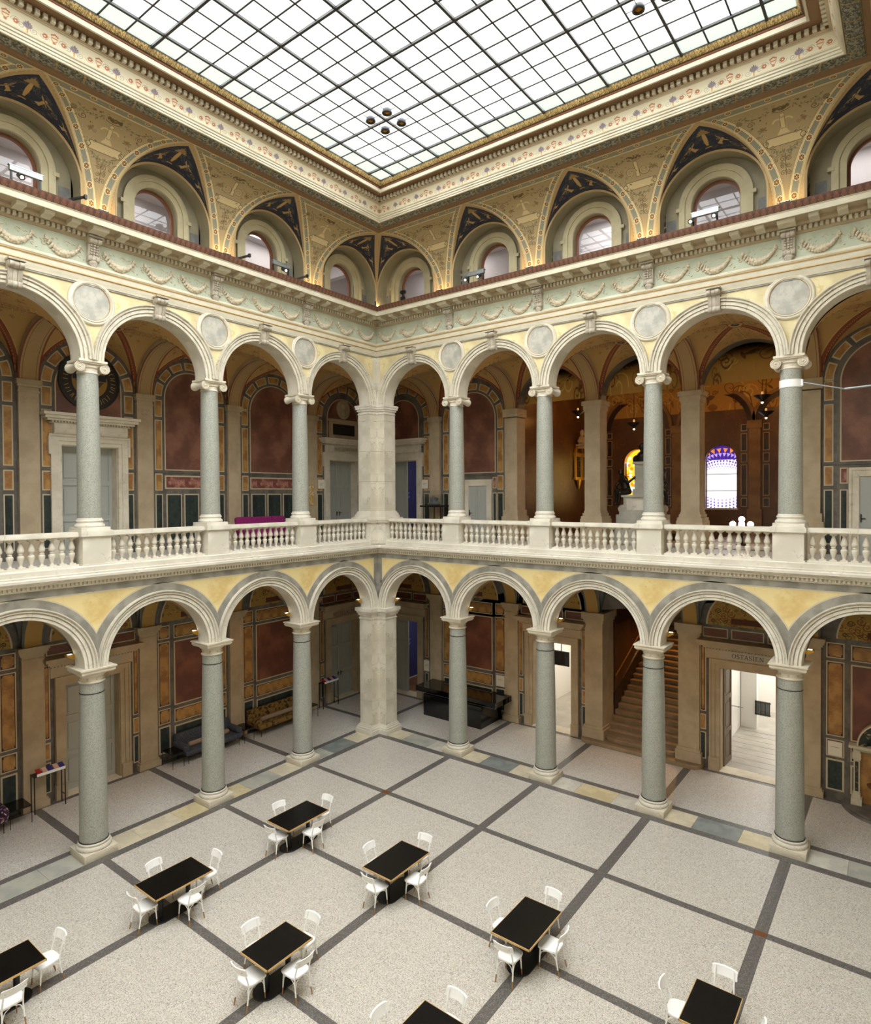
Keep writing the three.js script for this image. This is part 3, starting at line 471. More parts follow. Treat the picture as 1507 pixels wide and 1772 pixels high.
M.rib = std({ map: canvasTex(64, 512, (x, w, h) => { x.fillStyle = '#a68c64'; x.fillRect(0, 0, w, h); x.fillStyle = '#bca478'; x.fillRect(0, 0, 12, h); x.fillStyle = '#7a5a34'; x.fillRect(13, 0, 3, h); for (let i = 0; i < 64; i++) circ(x, 6, i * 8 + 4, 3, '#8a6a3a'); flecks(x, w, h, 300, ['#8c7044', '#d8bc88']); }), roughness: 0.85 });
M.blueLunette = std({ map: canvasTex(1024, 512, (x, w, h) => {
  x.fillStyle = '#1e2434'; x.fillRect(0, 0, w, h); x.save(); x.scale(1, 2.2); const H = h / 2.2, g = '#8a7044', g2 = '#6c5a3c';
  for (let i = 0; i < 150; i++) { const cx = rnd() * w, cy = rnd() * H, r = rr(9, 20), d = rnd() < 0.5 ? 1 : -1; scroll(x, cx, cy, r, d, i % 3 ? '#565648' : g2, 1.8); if (i % 2) leafAt(x, cx + r, cy, rr(8, 15), rnd() * 7, i % 4 ? '#5e5640' : g); }
  const fig = (cx, cy, s, k) => { x.save(); x.translate(cx, cy); x.rotate(s * 0.35); x.fillStyle = '#ab8a58'; x.beginPath(); x.moveTo(0, -26); x.quadraticCurveTo(10, -6, 5, 16); x.lineTo(14, 44); x.lineTo(-10, 46); x.quadraticCurveTo(-8, 10, -6, -10); x.fill(); circ(x, 0, -34, 7, '#b8986a'); leafAt(x, -2, -18, 40, PI + 0.5, '#94784c'); leafAt(x, 2, -18, 36, -0.6, '#94784c'); x.strokeStyle = '#ab8a58'; x.lineWidth = 5; x.beginPath(); x.moveTo(4, -14); x.lineTo(26, -32); x.moveTo(-4, -14); x.lineTo(-24, 2); x.stroke(); x.restore(); };
  const C = w / 2; fig(C - 72, H * 0.55, -1); fig(C + 72, H * 0.55, 1); x.fillStyle = '#b08e56'; x.beginPath(); x.moveTo(C - 8, H * 0.32); x.quadraticCurveTo(C - 15, H * 0.5, C - 5, H * 0.75); x.lineTo(C + 5, H * 0.75); x.quadraticCurveTo(C + 15, H * 0.5, C + 8, H * 0.32); x.fill(); for (let k = -3; k <= 3; k++) leafAt(x, C, H * 0.32, 44, -PI / 2 + k * 0.33, g); x.fillRect(C - 16, H * 0.8, 32, 7);
  for (const s of [-1, 1]) { fig(C + s * 190, H * 0.5, s); for (const d of [130, 250, 320, 390]) scroll(x, C + s * d, H * 0.55, 26, s, g, 3.2); }
  x.restore(); flecks(x, w, h, 2500, ['#14161c', '#44464c', '#7a6440']); }), roughness: 0.8 });
M.oliveWall = std({ map: marble([150, 142, 116], [136, 128, 104], { metres: 1.4, p: 3, vein: [112, 108, 92], veinW: 0.01 }), roughness: 0.8 });
M.oliveLight = std({ map: marble([178, 168, 134], [164, 154, 122], { metres: 1.4, p: 3 }), roughness: 0.75 });
M.blueGreyPanel = std({ map: marble([122, 120, 112], [102, 102, 98], { metres: 0.7, p: 4, vein: [150, 146, 134], veinW: 0.02 }), roughness: 0.7 });
M.dotBorder = std({ color: col(176, 150, 104), roughness: 0.8 });

const vault = struct('ceiling_vault', null, null, 'painted coved vault with pendentives and window lunettes', 'ceiling');
const N1 = 22;
function lunette(side, uc, hl, hr) {
  const grp = new THREE.Group(); grp.name = 'lunette'; vault.add(grp);
  const P = (n, g, m, label) => part(grp, n, g, m, label);
  const G = [], Wd = [];
  for (let i = -N1; i <= N1; i++) {
    const s = 1 - Math.abs(i) / N1, f = s * PI / 2, sg = i < 0 ? -1 : 1, hw = i < 0 ? hl : hr, [v, y] = cove(f);
    G.push([uc + sg * hw * Math.cos(f), y, v]);
    const k = (hw - 0.1) / 1.4; let wu, wy; if (s < 0.2) { wu = 1.4; wy = VB + 0.55 * s / 0.2; } else { const a = (s - 0.2) / 0.8 * PI / 2; wu = 1.4 * Math.cos(a); wy = 17.3 + 1.4 * Math.sin(a); }
    Wd.push([uc + sg * wu * k, wy, 0.8]);
  }
  const inner = G.map((g, i) => { const w = Wd[i], d = Math.hypot(w[0] - g[0], w[1] - g[1], w[2] - g[2]), t = Math.min(0.98, 0.17 / d); return [g[0] + (w[0] - g[0]) * t, g[1] + (w[1] - g[1]) * t, g[2] + (w[2] - g[2]) * t]; });
  P('groin_rib', onSide(side, surf([G, inner], (a, b) => [a, b]).toNonIndexed()), M.rib);
  P('blue_field', onSide(side, surf([0, 0.33, 0.67, 1].map((t) => inner.map((p, i) => [0, 1, 2].map((c) => p[c] + (Wd[i][c] - p[c]) * t))), (a, b) => [b, 1 - a]).toNonIndexed()), M.blueLunette, 'dark blue field with ochre figures');
  const bord = Wd.map((p, i) => [uc + (p[0] - uc) * 0.965, p[1] - 0.05 * Math.max(0, p[1] - 17.3) / 1.4, 0.79]);
  P('dotted_border', fin(onSide(side, surf([Wd.map((p) => [p[0], p[1], 0.81]), bord]))), M.dotBorder);
  const back = Wd.map((p) => [p[0], p[1], 0.24]);
  P('lunette_reveal', fin(onSide(side, surf([Wd, back])), 0.6), M.oliveWall);
  // window wall with an arched opening
  const wall = new THREE.Shape(back.map((p) => new THREE.Vector2(p[0], p[1]))), hole = new THREE.Path(); hole.moveTo(uc - 0.64, VB + 0.02); hole.lineTo(uc + 0.64, VB + 0.02); hole.lineTo(uc + 0.64, 17.57); hole.absarc(uc, 17.57, 0.64, 0, PI, false); hole.lineTo(uc - 0.64, VB + 0.02); wall.holes.push(hole);
  P('window_wall', fin(onSide(side, prism(wall, -0.06, 0.24, 24)), 0.4), M.oliveWall);
  const fr = (r0, r1, v0, v1, ear) => { const s = new THREE.Shape(); s.moveTo(uc - r1, VB); s.lineTo(uc - r1, 17.57); s.absarc(uc, 17.57, r1, PI, 0, true); s.lineTo(uc + r1, VB); s.lineTo(uc + r0, VB); s.lineTo(uc + r0, 17.57); s.absarc(uc, 17.57, r0, 0, PI, false); s.lineTo(uc - r0, VB); return prism(s, v0, v1, 28); };
  P('stone_frame', fin(onSide(side, join([fr(0.64, 0.96, 0.22, 0.31), fr(0.8, 0.96, 0.3, 0.345), bx(uc - 1.04, uc - 0.9, 17.5, 17.6, 0.22, 0.36), bx(uc + 0.9, uc + 1.04, 17.5, 17.6, 0.22, 0.36)])), 0.4), M.oliveLight);
  for (const s of [-1, 1]) P('side_panel', fin(onSide(side, bx(uc + s * 1.19 - 0.13, uc + s * 1.19 + 0.13, VB, 17.35, 0.235, 0.25))), M.blueGreyPanel);
  P('window_frame', fin(onSide(side, fr(0.575, 0.64, -0.02, 0.06)), 0.4), M.wood);
  const gl = new THREE.Shape(); gl.moveTo(uc - 0.6, VB); gl.lineTo(uc + 0.6, VB); gl.lineTo(uc + 0.6, 17.57); gl.absarc(uc, 17.57, 0.6, 0, PI, false); gl.lineTo(uc - 0.6, VB);
  P('window_pane', fin(onSide(side, new THREE.ShapeGeometry(gl, 24).translate(0, 0, 0.01))), M.glass);
}
function pendentive(side, k, left, right, mat) {             // left/right: [apex u, half width] of the lunettes beside it
  const rows = [], n = 16; for (let i = 0; i <= n; i++) { const f = i / n * PI / 2, [v, y] = cove(f), a = left[0] + left[1] * Math.cos(f), b = right[0] - right[1] * Math.cos(f), r = []; for (let j = 0; j <= 8; j++) r.push([a + (b - a) * j / 8, y, v]); rows.push(r); }
  part(vault, 'pendentive', onSide(side, surf(rows, (a, b, p) => [(p[0] - k) / 3.6 + 0.5, a]).toNonIndexed()), mat, 'pendentive painted with grotesques');
  const blk = struct2(side, k); return blk;
}
function struct2(side, k) { return part(vault, 'pendentive_base', fin(onSide(side, join([bx(k - 0.33, k + 0.33, 16.71, 16.78, 0.35, 0.8), bx(k - 0.3, k + 0.3, 16.78, 16.84, 0.4, 0.76)]))), M.pale); }
{
  const cA = V0 + VD, spots = { R: [[cA, VD, 3.7 - cA], [5.8, 1.5, 1.5], [9.4, 1.5, 1.5], [13, 1.5, 1.5], [CW - cA, 3.7 - cA, VD]], L: [[cA, VD, 3.7 - cA], [5.8, 1.5, 1.5], [9.4, 1.5, 1.5], [13, 1.5, 1.5], [16.6, 1.5, 1.5]], F: [[cA, VD, 3.7 - cA], [5.8, 1.5, 1.5]] };
  for (const side of ['R', 'L', 'F']) spots[side].forEach(([c, a, b], i) => { lunette(side, c, a, b); const nx = spots[side][i + 1]; if (nx) pendentive(side, 4 + 3.6 * i, [c, b], [nx[0], nx[1]], M.pend[(i + (side === 'L' ? 1 : 0)) % 2]); });
  // plain cove where the photograph does not look, so that the room is closed
  const plain = (side, a, b) => { const p = []; for (let i = 0; i <= 8; i++) p.push(cove(i / 8 * PI / 2)); part(vault, 'plain_cove', fin(run(side, [[0.2, 16.7], ...p], a, b)), M.sand); };
  plain('L', 18.2, CL - 0.7); plain('F', 7.4, CL - 0.7); plain('B', 0.7, CW - 0.7);
}

// ---------------------------------------------------------------- cornice frame round the glass roof
M.laurel = std({ map: canvasTex(1024, 256, (x, w, h) => { x.fillStyle = '#8a7a58'; x.fillRect(0, 0, w, h); x.fillStyle = '#54503a'; x.fillRect(0, 24, w, h - 48); for (let i = 0; i < 700; i++) leafAt(x, rnd() * w, 30 + rnd() * (h - 60), rr(40, 74), rr(-0.5, 0.5), ['#7a7868', '#44443c', '#8e8a78', '#5c5a4e'][i % 4]); for (let k = 0; k < 2; k++) { const cx = (k + 0.5) * w / 2; x.fillStyle = '#b08a48'; x.save(); x.translate(cx, h / 2); x.rotate(0.35); x.fillRect(-13, -h / 2, 9, h); x.fillRect(4, -h / 2, 9, h); x.restore(); } x.fillStyle = '#6e4a2a'; x.fillRect(0, 0, w, 8); x.fillRect(0, h - 8, w, 8); }, { repeat: true }), roughness: 0.8 });
M.palmette = std({ map: canvasTex(1024, 256, (x, w, h) => { x.fillStyle = '#d2c8aa'; x.fillRect(0, 0, w, h); x.strokeStyle = '#8e8458'; x.lineWidth = 4; for (const y of [10, h - 12]) { x.beginPath(); x.moveTo(0, y); x.lineTo(w, y); x.stroke(); }
  const flower = (cx, cy, r) => { for (let k = 0; k < 6; k++) { const a = k * PI / 3; circ(x, cx + r * 0.6 * Math.cos(a), cy + r * 0.6 * Math.sin(a), r * 0.38, '#b0623e'); } circ(x, cx, cy, r * 0.28, '#e0cfa0'); };
  for (let k = 0; k < 2; k++) { const c = (k + 0.28) * w / 2, q = (k + 0.78) * w / 2; x.save(); x.translate(c, 136); x.scale(1.12, 1.35); x.translate(-c, -140); flower(c - 92, 150, 28); flower(c + 92, 150, 28); for (let j = 0; j < 5; j++) circ(x, c + (j - 2) * 15, 86 + Math.abs(j - 2) * 8, 9, '#a8603e'); x.fillStyle = '#b87a4e'; x.fillRect(c - 34, 120, 68, 14); x.strokeStyle = '#a8603e'; x.lineWidth = 6; x.beginPath(); x.moveTo(c - 30, 140); x.quadraticCurveTo(c, 200, c + 30, 140); x.stroke(); circ(x, c, 180, 16, '#b0704a'); for (const s of [-1, 1]) { scroll(x, c + s * 92, 150, 46, s, '#8a9080', 5); scroll(x, q + s * 62, 168, 36, -s, '#8a9080', 5); } for (let j = -3; j <= 3; j++) leafAt(x, q, 170, 88 - Math.abs(j) * 8, -PI / 2 + j * 0.3, j % 2 ? '#8f7f92' : '#7a7468'); leafAt(x, q, 180, 46, PI / 2, '#c08a4c'); circ(x, q, 178, 11, '#c09448'); x.restore(); } flecks(x, w, h, 1500, ['#a89a74', '#e6dcc0']); }, { repeat: true }), roughness: 0.8 });
M.leafGold = std({ map: canvasTex(512, 128, (x, w, h) => { x.fillStyle = '#4e3c22'; x.fillRect(0, 0, w, h); for (let i = 0; i < 420; i++) leafAt(x, rnd() * w, h * 0.9 - rnd() * h * 0.6, rr(20, 46), -PI / 2 + rr(-0.6, 0.6), ['#a88a4c', '#80683a', '#c4a664', '#5e4a28'][i % 4]); }, { repeat: true }), roughness: 0.6 });
M.brownMould = std({ color: col(128, 98, 66), roughness: 0.7 });
{
  const frame = struct('ceiling_cornice', null, null, 'stepped cornice round the glass roof with laurel band and painted palmettes', 'ceiling');
  for (const [side, len] of [['R', CW], ['L', CL], ['F', CL], ['B', CW]]) {
    const e = (v) => len - v, R = (n, prof, m, uvs) => part(frame, n, uvs ? keepUV(run(side, prof, mitre, e, uvs)) : fin(run(side, prof, mitre, e), 0.4), m);
    R('lower_moulding', [[2.12, 18.88], [2.13, 18.9], [2.16, 18.93], [2.19, 18.93], [2.22, 18.96], [2.25, 18.965]], M.brownMould);
    R('laurel_band', [[2.25, 18.965], [2.28, 18.93], [2.38, 18.9], [2.5, 18.905], [2.58, 18.94], [2.6, 18.97]], M.laurel, [1.14]);
    R('white_ledge', [[2.6, 18.97], [2.61, 18.94], [2.65, 18.94], [2.655, 18.98], [2.68, 18.99], [2.68, 19.04], [2.71, 19.05], [2.71, 19.09], [2.74, 19.11]], M.pale);
    R('palmette_frieze', [[2.74, 19.11], [2.75, 19.2], [2.78, 19.31], [2.835, 19.42]], M.palmette, [1.82]);
    R('upper_moulding', [[2.835, 19.42], [2.85, 19.42], [2.86, 19.44], [2.89, 19.45], [2.9, 19.46]], M.sand);
    R('dentil_ground', [[2.9, 19.46], [2.91, 19.58]], M.brownMould); R('soffit', [[2.91, 19.58], [3.0, 19.6], [3.22, 19.585]], M.brownMould);
    R('white_fascia', [[3.22, 19.585], [3.22, 19.56], [3.27, 19.56], [3.28, 19.66]], M.pale);
    R('rust_line', [[3.28, 19.66], [3.3, 19.67], [3.31, 19.7]], M.wood); R('gold_leaf_moulding', [[3.31, 19.7], [3.35, 19.71], [3.4, 19.76], [3.43, 19.83]], M.leafGold, [0.5]);
    const d = []; for (let u = 3.0; u < len - 2.95; u += 0.15) d.push(bx(u, u + 0.085, 19.465, 19.57, 2.88, 2.99)); part(frame, 'dentils', fin(onSide(side, join(d))), M.pale, 'row of cream dentils', 'stuff');
  }
}

// ---------------------------------------------------------------- glass roof
{
  const t = struct('ceiling_skylight', null, null, 'large glass roof of white panes in dark iron bars', 'skylight');
  const paneM = std({ color: col(245, 246, 240), emissive: new THREE.Color(1, 0.99, 0.96), emissiveIntensity: 1.7, roughness: 0.4 });
  const edgeM = std({ color: col(196, 212, 200), emissive: new THREE.Color(0.78, 0.88, 0.83), emissiveIntensity: 0.82, roughness: 0.35 });
  const mx = [3.42, 4.0], mz = [3.42, 4.0]; for (let x = 4.6; x < CW - 4.01; x += 0.6) mx.push(x); mx.push(CW - 4.0, CW - 3.42); for (let z = 4.6; z < CL - 4.01; z += 0.6) mz.push(z); mz.push(CL - 4.0, CL - 3.42);
  for (let i = 0; i < mx.length - 1; i++) for (let j = 0; j < mz.length - 1; j++) {
    if (mz[j] > 17.5 && j % 3) continue;
    const z1 = mz[j] > 17.5 ? mz[Math.min(j + 3, mz.length - 1)] : mz[j + 1], edge = i === 0 || i === mx.length - 2 || j === 0;
    part(t, 'skylight_pane', bx(mx[i], mx[i + 1], SKY_Y, SKY_Y + 0.012, mz[j], z1), edge ? edgeM : paneM);
  }
  const main = (v, lim) => Math.abs((v - 4) / 1.8 - Math.round((v - 4) / 1.8)) < 0.02;
  for (const x of mx.slice(1, -1)) { const m = main(x), w = m ? 0.062 : 0.038; part(t, m ? 'main_bar' : 'glazing_bar', fin(bx(x - w / 2, x + w / 2, SKY_Y - (m ? 0.06 : 0.02), SKY_Y - 0.006, 3.42, CL - 3.42)), M.iron); }
  for (const z of mz.slice(1, -1)) { const m = main(z), w = m ? 0.062 : 0.038; part(t, m ? 'main_bar' : 'glazing_bar', fin(bx(3.42, CW - 3.42, SKY_Y - (m ? 0.06 : 0.02), SKY_Y - 0.006, z - w / 2, z + w / 2)), M.iron); }
  part(t, 'roof_cover', fin(bx(-6, CW + 6, SKY_Y + 0.3, SKY_Y + 0.5, -16, CL + 6)), M.plasterGrey);
  // round downlights in fours at the bar crossings
  for (const [cx, cz] of [[5.8, 5.8], [13.0, 5.8]]) for (const [dx, dz] of [[-1, -1], [1, -1], [-1, 1], [1, 1]]) {
    const o = thing('round_downlight', cx < 9 ? 'round black downlight of the four-lamp cluster fully seen in the glass roof' : 'round black downlight of the cluster cut off at the picture top', 'ceiling light', [cx + dx * 0.3, SKY_Y - 0.1, cz + dz * 0.3], 0, 'downlights in the glass roof');
    part(o, 'housing', fin(lathe([[0.075, 0.06], [0.075, 0], [0.1, -0.02], [0.13, -0.015], [0.14, 0.01], [0.135, 0.06], [0.12, 0.09], [0.075, 0.095]], 24)), M.black);
    part(o, 'reflector', fin(lathe([[0, 0.09], [0.05, 0.08], [0.076, 0.02]], 20)), M.brass);
    for (const [ax, az] of [[1, 0], [-1, 0], [0, 1], [0, -1]]) part(o, 'mounting_arm', fin(bar([ax * 0.13, 0.05, az * 0.13], [ax * 0.29, 0.05, az * 0.29], 0.008)), M.iron);
  }
}
// bounds of the court behind the camera
struct('wall_far', fin(bx(CW + 0.3, CW + 0.6, 0, 16.8, -4, CL + 0.6)), M.stoneWarm, 'plain end of the court behind the camera', 'wall');
struct('wall_rear', fin(bx(-4.5, CW + 0.6, 0, 16.8, CL + 0.3, CL + 0.6)), M.stoneWarm, 'rear wall of the court behind the camera', 'wall');
{
  for (const side of ['F', 'B']) { const len = side === 'F' ? CL : CW; struct('trim_' + (++trimCount), fin(run(side, [[-0.3, 16.2], [0.5, 16.3], [0.58, 16.4], [1.0, 16.41], [1.02, 16.5], [1.12, 16.7], [0.2, 16.715]], mitre, (v) => len - v)), M.pale, 'main cornice continuing round the court', 'cornice'); }
  struct('trim_' + (++trimCount), fin(run('L', [[-0.3, 16.2], [0.5, 16.3], [0.58, 16.4], [1.0, 16.41], [1.02, 16.5], [1.12, 16.7], [0.2, 16.715]], END.L, (v) => CL - v)), M.pale, 'main cornice continuing along the long side', 'cornice');
  struct('wall_left_beyond', fin(bx(-0.3, 0.27, 0, 16.6, 15.1, CL + 0.3)), M.stoneWarm, 'continuation of the long arcade beyond the view', 'wall');
}
// ---------------------------------------------------------------- gallery floor, aisle vaults
M.vaultUp = std({ map: canvasTex(1024, 1024, (x, w, h) => {
  x.fillStyle = '#b08a50'; x.fillRect(0, 0, w, h); const C = w / 2;
  for (let i = 0; i < 260; i++) { const a = rnd() * 7, r = rr(60, 500), px = C + r * Math.cos(a), py = C + r * Math.sin(a); scroll(x, px, py, rr(10, 24), rnd() < 0.5 ? 1 : -1, ['#7c5428', '#8c6a3c', '#6a5a34'][i % 3], 3); leafAt(x, px, py, rr(14, 34), rnd() * 7, ['#8a5a2c', '#7c6434', '#9a4e2a', '#c8a870'][i % 4]); }
  for (const q of [0, 1, 2, 3]) { x.save(); x.translate(C, C); x.rotate(q * PI / 2); x.strokeStyle = '#8a6434'; x.lineWidth = 5; x.beginPath(); x.moveTo(0, 90); x.lineTo(0, 470); x.stroke(); for (let k = 0; k < 6; k++) { circ(x, 0, 130 + k * 62, 15, k % 2 ? '#93522c' : '#7a6a3c', '#d2b67c', 3); for (const s of [-1, 1]) scroll(x, s * 46, 130 + k * 62, 26, s, '#7a5228', 4); } x.restore(); }
  for (const s of [-1, 1]) { x.save(); x.translate(C, C); x.rotate(s * PI / 4); x.fillStyle = '#7a3e22'; x.fillRect(-30, -800, 60, 1600); x.fillStyle = '#c8a060'; x.fillRect(-36, -800, 6, 1600); x.fillRect(30, -800, 6, 1600); for (let k = -40; k < 40; k++) circ(x, 0, k * 20, 8, '#a86a3a', '#54301c', 2); x.restore(); }
  circ(x, C, C, 74, '#b89458', '#7a3e22', 10); circ(x, C, C, 46, '#2c2e38', '#c8a060', 5); leafAt(x, C - 24, C, 48, 0, '#b89a66'); flecks(x, w, h, 3000, ['#7a5a30', '#d0b078']); }), roughness: 0.8 });
M.vaultLow = std({ map: canvasTex(512, 512, (x, w, h) => { x.fillStyle = '#a8803e'; x.fillRect(0, 0, w, h); for (let i = 0; i < 150; i++) { scroll(x, rnd() * w, rnd() * h, rr(10, 26), rnd() < 0.5 ? 1 : -1, ['#6c3c20', '#7c5a2a', '#4c4a36'][i % 3], 3); leafAt(x, rnd() * w, rnd() * h, rr(14, 30), rnd() * 7, ['#8a3e24', '#5c5a3a', '#c0984e'][i % 3]); } for (const s of [-1, 1]) { x.save(); x.translate(w / 2, h / 2); x.rotate(s * PI / 4); x.fillStyle = '#5e6260'; x.fillRect(-24, -400, 48, 800); x.restore(); } }), roughness: 0.8 });
M.ribBand = std({ map: canvasTex(128, 1024, (x, w, h) => { x.fillStyle = '#a8895c'; x.fillRect(0, 0, w, h); x.fillStyle = '#7a3e24'; x.fillRect(0, 0, 10, h); x.fillRect(w - 10, 0, 10, h); x.strokeStyle = '#6c4c2a'; x.lineWidth = 3; x.strokeRect(24, -10, w - 48, h + 20); for (let k = 0; k < 9; k++) { const y = (k + 0.5) * h / 9; circ(x, w / 2, y, 20, k % 2 ? '#b89a66' : '#93744a', '#6a4624', 3); for (const s of [-1, 1]) scroll(x, w / 2, y + s * 34, 14, s, '#7a5228', 3); } }), roughness: 0.8 });
M.ribBandLow = std({ map: canvasTex(128, 512, (x, w, h) => { x.fillStyle = '#b08a4a'; x.fillRect(0, 0, w, h); x.fillStyle = '#5a5e5c'; x.fillRect(0, 0, 14, h); x.fillRect(w - 14, 0, 14, h); for (let k = 0; k < 5; k++) { const y = (k + 0.5) * h / 5; x.fillStyle = '#6c2e1c'; x.fillRect(34, y - 44, w - 68, 88); circ(x, w / 2, y, 22, '#c09a54', '#3c2a1c', 4); circ(x, w / 2, y, 9, '#7a4a2a'); } }), roughness: 0.8 });
const gallery = struct('floor_gallery', null, null, 'upper gallery floor slab above the lower aisle', 'floor');
part(gallery, 'slab', fin(join([bx(-4.3, CW + 0.3, 6.95, 7.6, -4.3, 0.28), bx(-4.3, 0.28, 6.95, 7.6, 0.28, 15.1)])), M.terrazzo);
function aisleVaults(side) {
  const c = struct(side === 'R' ? 'ceiling_right_aisle' : 'ceiling_left_aisle', null, null, 'painted groin vaults of the two aisles, ' + (side === 'R' ? 'stair side' : 'sofa side'), 'ceiling');
  const bays = [[0.3, 3.7], [4.3, 7.3], [7.9, 10.9], [11.5, 14.5], ...(side === 'R' ? [[15.1, 18.5]] : [])];
  const groin = (u0, u1, v0, v1, ys, ru, rv) => { const n = 28, rows = []; for (let i = 0; i <= n; i++) { const a = i / n * 2 - 1, r = []; for (let j = 0; j <= n; j++) { const b = j / n * 2 - 1; r.push([u0 + (u1 - u0) * i / n, ys + Math.max(ru * Math.sqrt(Math.max(0, 1 - a * a)), rv * Math.sqrt(Math.max(0, 1 - b * b))), v0 + (v1 - v0) * j / n]); } rows.push(r); } return keepUV(onSide(side, surf(rows, (p, q) => [p, q]).toNonIndexed())); };
  const rib = (u, w, ys, v0, v1, rise, d) => { const A = [], B = [], n = 28; for (let i = 0; i <= n; i++) { const a = PI * i / n, v = (v0 + v1) / 2 + (v1 - v0) / 2 * Math.cos(a), y = ys + rise * Math.sin(a); A.push([u - w, y, v]); B.push([u + w, y, v]); }
    const up = (L, e) => L.map(([x, y, v]) => [x, y + e, v]); return [onSide(side, surf([A, B], (p, q) => [p, q * 3]).toNonIndexed()), fin(onSide(side, join([surf([A, up(A, 0.35)]), surf([B, up(B, 0.35)])])))]; };
  for (const [u0, u1] of bays) {
    part(c, 'vault_bay', groin(u0, u1, -3.98, -0.27, YU, 1.52, 1.6), M.vaultUp); part(c, 'vault_bay', groin(u0, u1, -3.98, -0.27, YL, 1.5, 1.55), M.vaultLow);
  }
  for (const u of [0, ...KR]) for (const [ys, m, rise] of [[YU - 0.03, M.ribBand, 1.5], [YL - 0.05, M.ribBandLow, 1.5]]) { const [s, f] = rib(u, 0.3, ys, -3.85, -0.25, rise); part(c, 'transverse_rib', s, m); part(c, 'rib_side', f, M.sand); }
  if (side === 'R') { part(c, 'vault_bay', groin(-3.98, -0.3, -3.98, -0.3, YU, 1.6, 1.6), M.vaultUp); part(c, 'vault_bay', groin(-3.98, -0.3, -3.98, -0.3, YL, 1.55, 1.55), M.vaultLow); }
  part(c, 'roof_slab', fin(onSide(side, bx(side === 'R' ? -4.3 : 0.3, side === 'R' ? CW + 0.3 : 15.1, 15.6, 15.8, -4.3, -0.27))), M.plasterGrey);
}
aisleVaults('R'); aisleVaults('L');
// attic passages behind the lunette windows
for (const side of ['R', 'L']) {
  const e = side === 'R' ? CW : 18.2, a = struct(side === 'R' ? 'wall_right_attic' : 'wall_left_attic', null, null, 'pale attic passage seen through the lunette windows, ' + (side === 'R' ? 'stair side' : 'sofa side'), 'room'), u0 = side === 'R' ? -3.1 : -0.06;
  part(a, 'attic_back', fin(onSide(side, bx(-3.3, e, 15.8, 19.6, -3.3, -3.1))), M.plasterGrey); part(a, 'attic_ceiling', fin(onSide(side, bx(u0, e, 19.4, 19.6, -3.1, 0.3))), M.plasterGrey); part(a, 'attic_floor', fin(onSide(side, bx(u0, e, 15.8, 15.9, -3.1, -0.06))), M.plasterGrey);
  const back = []; for (const s of [[-0.1, 0]]) back.push(0);
  // strip between the lunettes and the passage
  for (let u = 4; u < e; u += 3.6) part(a, 'attic_pier', fin(onSide(side, bx(u - 0.45, u + 0.45, 15.9, 19.4, -0.3, 0.24))), M.plasterGrey);
  part(a, 'attic_head', fin(onSide(side, bx(u0, e, 18.72, 19.4, -0.06, 0.22))), M.plasterGrey);
  for (const uu of side === 'R' ? [2, 9.4, 16] : [3, 10, 16]) {
    const w = 3.0, glowPanel = part(a, 'attic_glow_panel', onSide(side, bx(uu - w / 2, uu + w / 2, 19.37, 19.395, -2.6, -1.4)), M.atticGlow ??= std({ color: col(240, 240, 240), emissive: new THREE.Color(0.95, 0.96, 1), emissiveIntensity: 3 }));  // unseen glowing panel added to brighten the passage behind the panes
    const l = new THREE.RectAreaLight(0xfaf2f4, 4.0, w, 1.2); l.name = 'attic_added_light'; l.position.set(...pos(side, uu, 19.36, -2.0)); l.lookAt(...pos(side, uu, 10, -2.0)); if (side === 'L') l.rotateZ(PI / 2); scene.add(l);
  }
}

// ---------------------------------------------------------------- back walls of the aisles
const TOP = { low: [0, 6.95], up: [7.6, 15.7] };
// openings per side and storey: [u0, u1, top]
const OPEN = { R: { low: [[-2.86, -1.14, 3.55], [4.94, 6.66, 3.55], [7.92, 10.88, 7.0], [12.14, 13.86, 3.55]], up: [[-2.88, -1.12, 11.15], [4.3, 7.3, 'arch'], [7.9, 10.9, 'arch'], [11.5, 14.5, 'arch']] }, L: { low: [[-2.86, -1.14, 3.55], [8.54, 10.26, 3.55]], up: [[-2.88, -1.12, 11.15], [8.52, 10.28, 11.15]] } };
const backWall = {};
for (const side of ['R', 'L']) for (const lv of ['low', 'up']) {
  const [y0, y1] = TOP[lv], u0 = -4.5, u1 = side === 'R' ? CW + 0.3 : 15.1, s = new THREE.Shape(); s.moveTo(u0, y0);
  for (const [a, b, t] of OPEN[side][lv]) { s.lineTo(a, y0); if (t === 'arch') { s.lineTo(a, YU); s.absarc((a + b) / 2, YU, (b - a) / 2, PI, 0, true); } else { s.lineTo(a, t); s.lineTo(b, t); } s.lineTo(b, y0); }
  s.lineTo(u1, y0); s.lineTo(u1, y1); s.lineTo(u0, y1); s.lineTo(u0, y0);
  backWall[side + lv] = struct('wall_' + (side === 'R' ? 'right' : 'left') + (lv === 'low' ? '_back_lower' : '_back_upper'), fin(onSide(side, prism(s, -4.5, -4.0, 32)), 0.3), M.greyDark, `${lv === 'low' ? 'ground floor' : 'upper gallery'} back wall with coloured marble panels, ${side === 'R' ? 'stair side' : 'sofa side'}`, 'wall');
}
const V = -4.0;
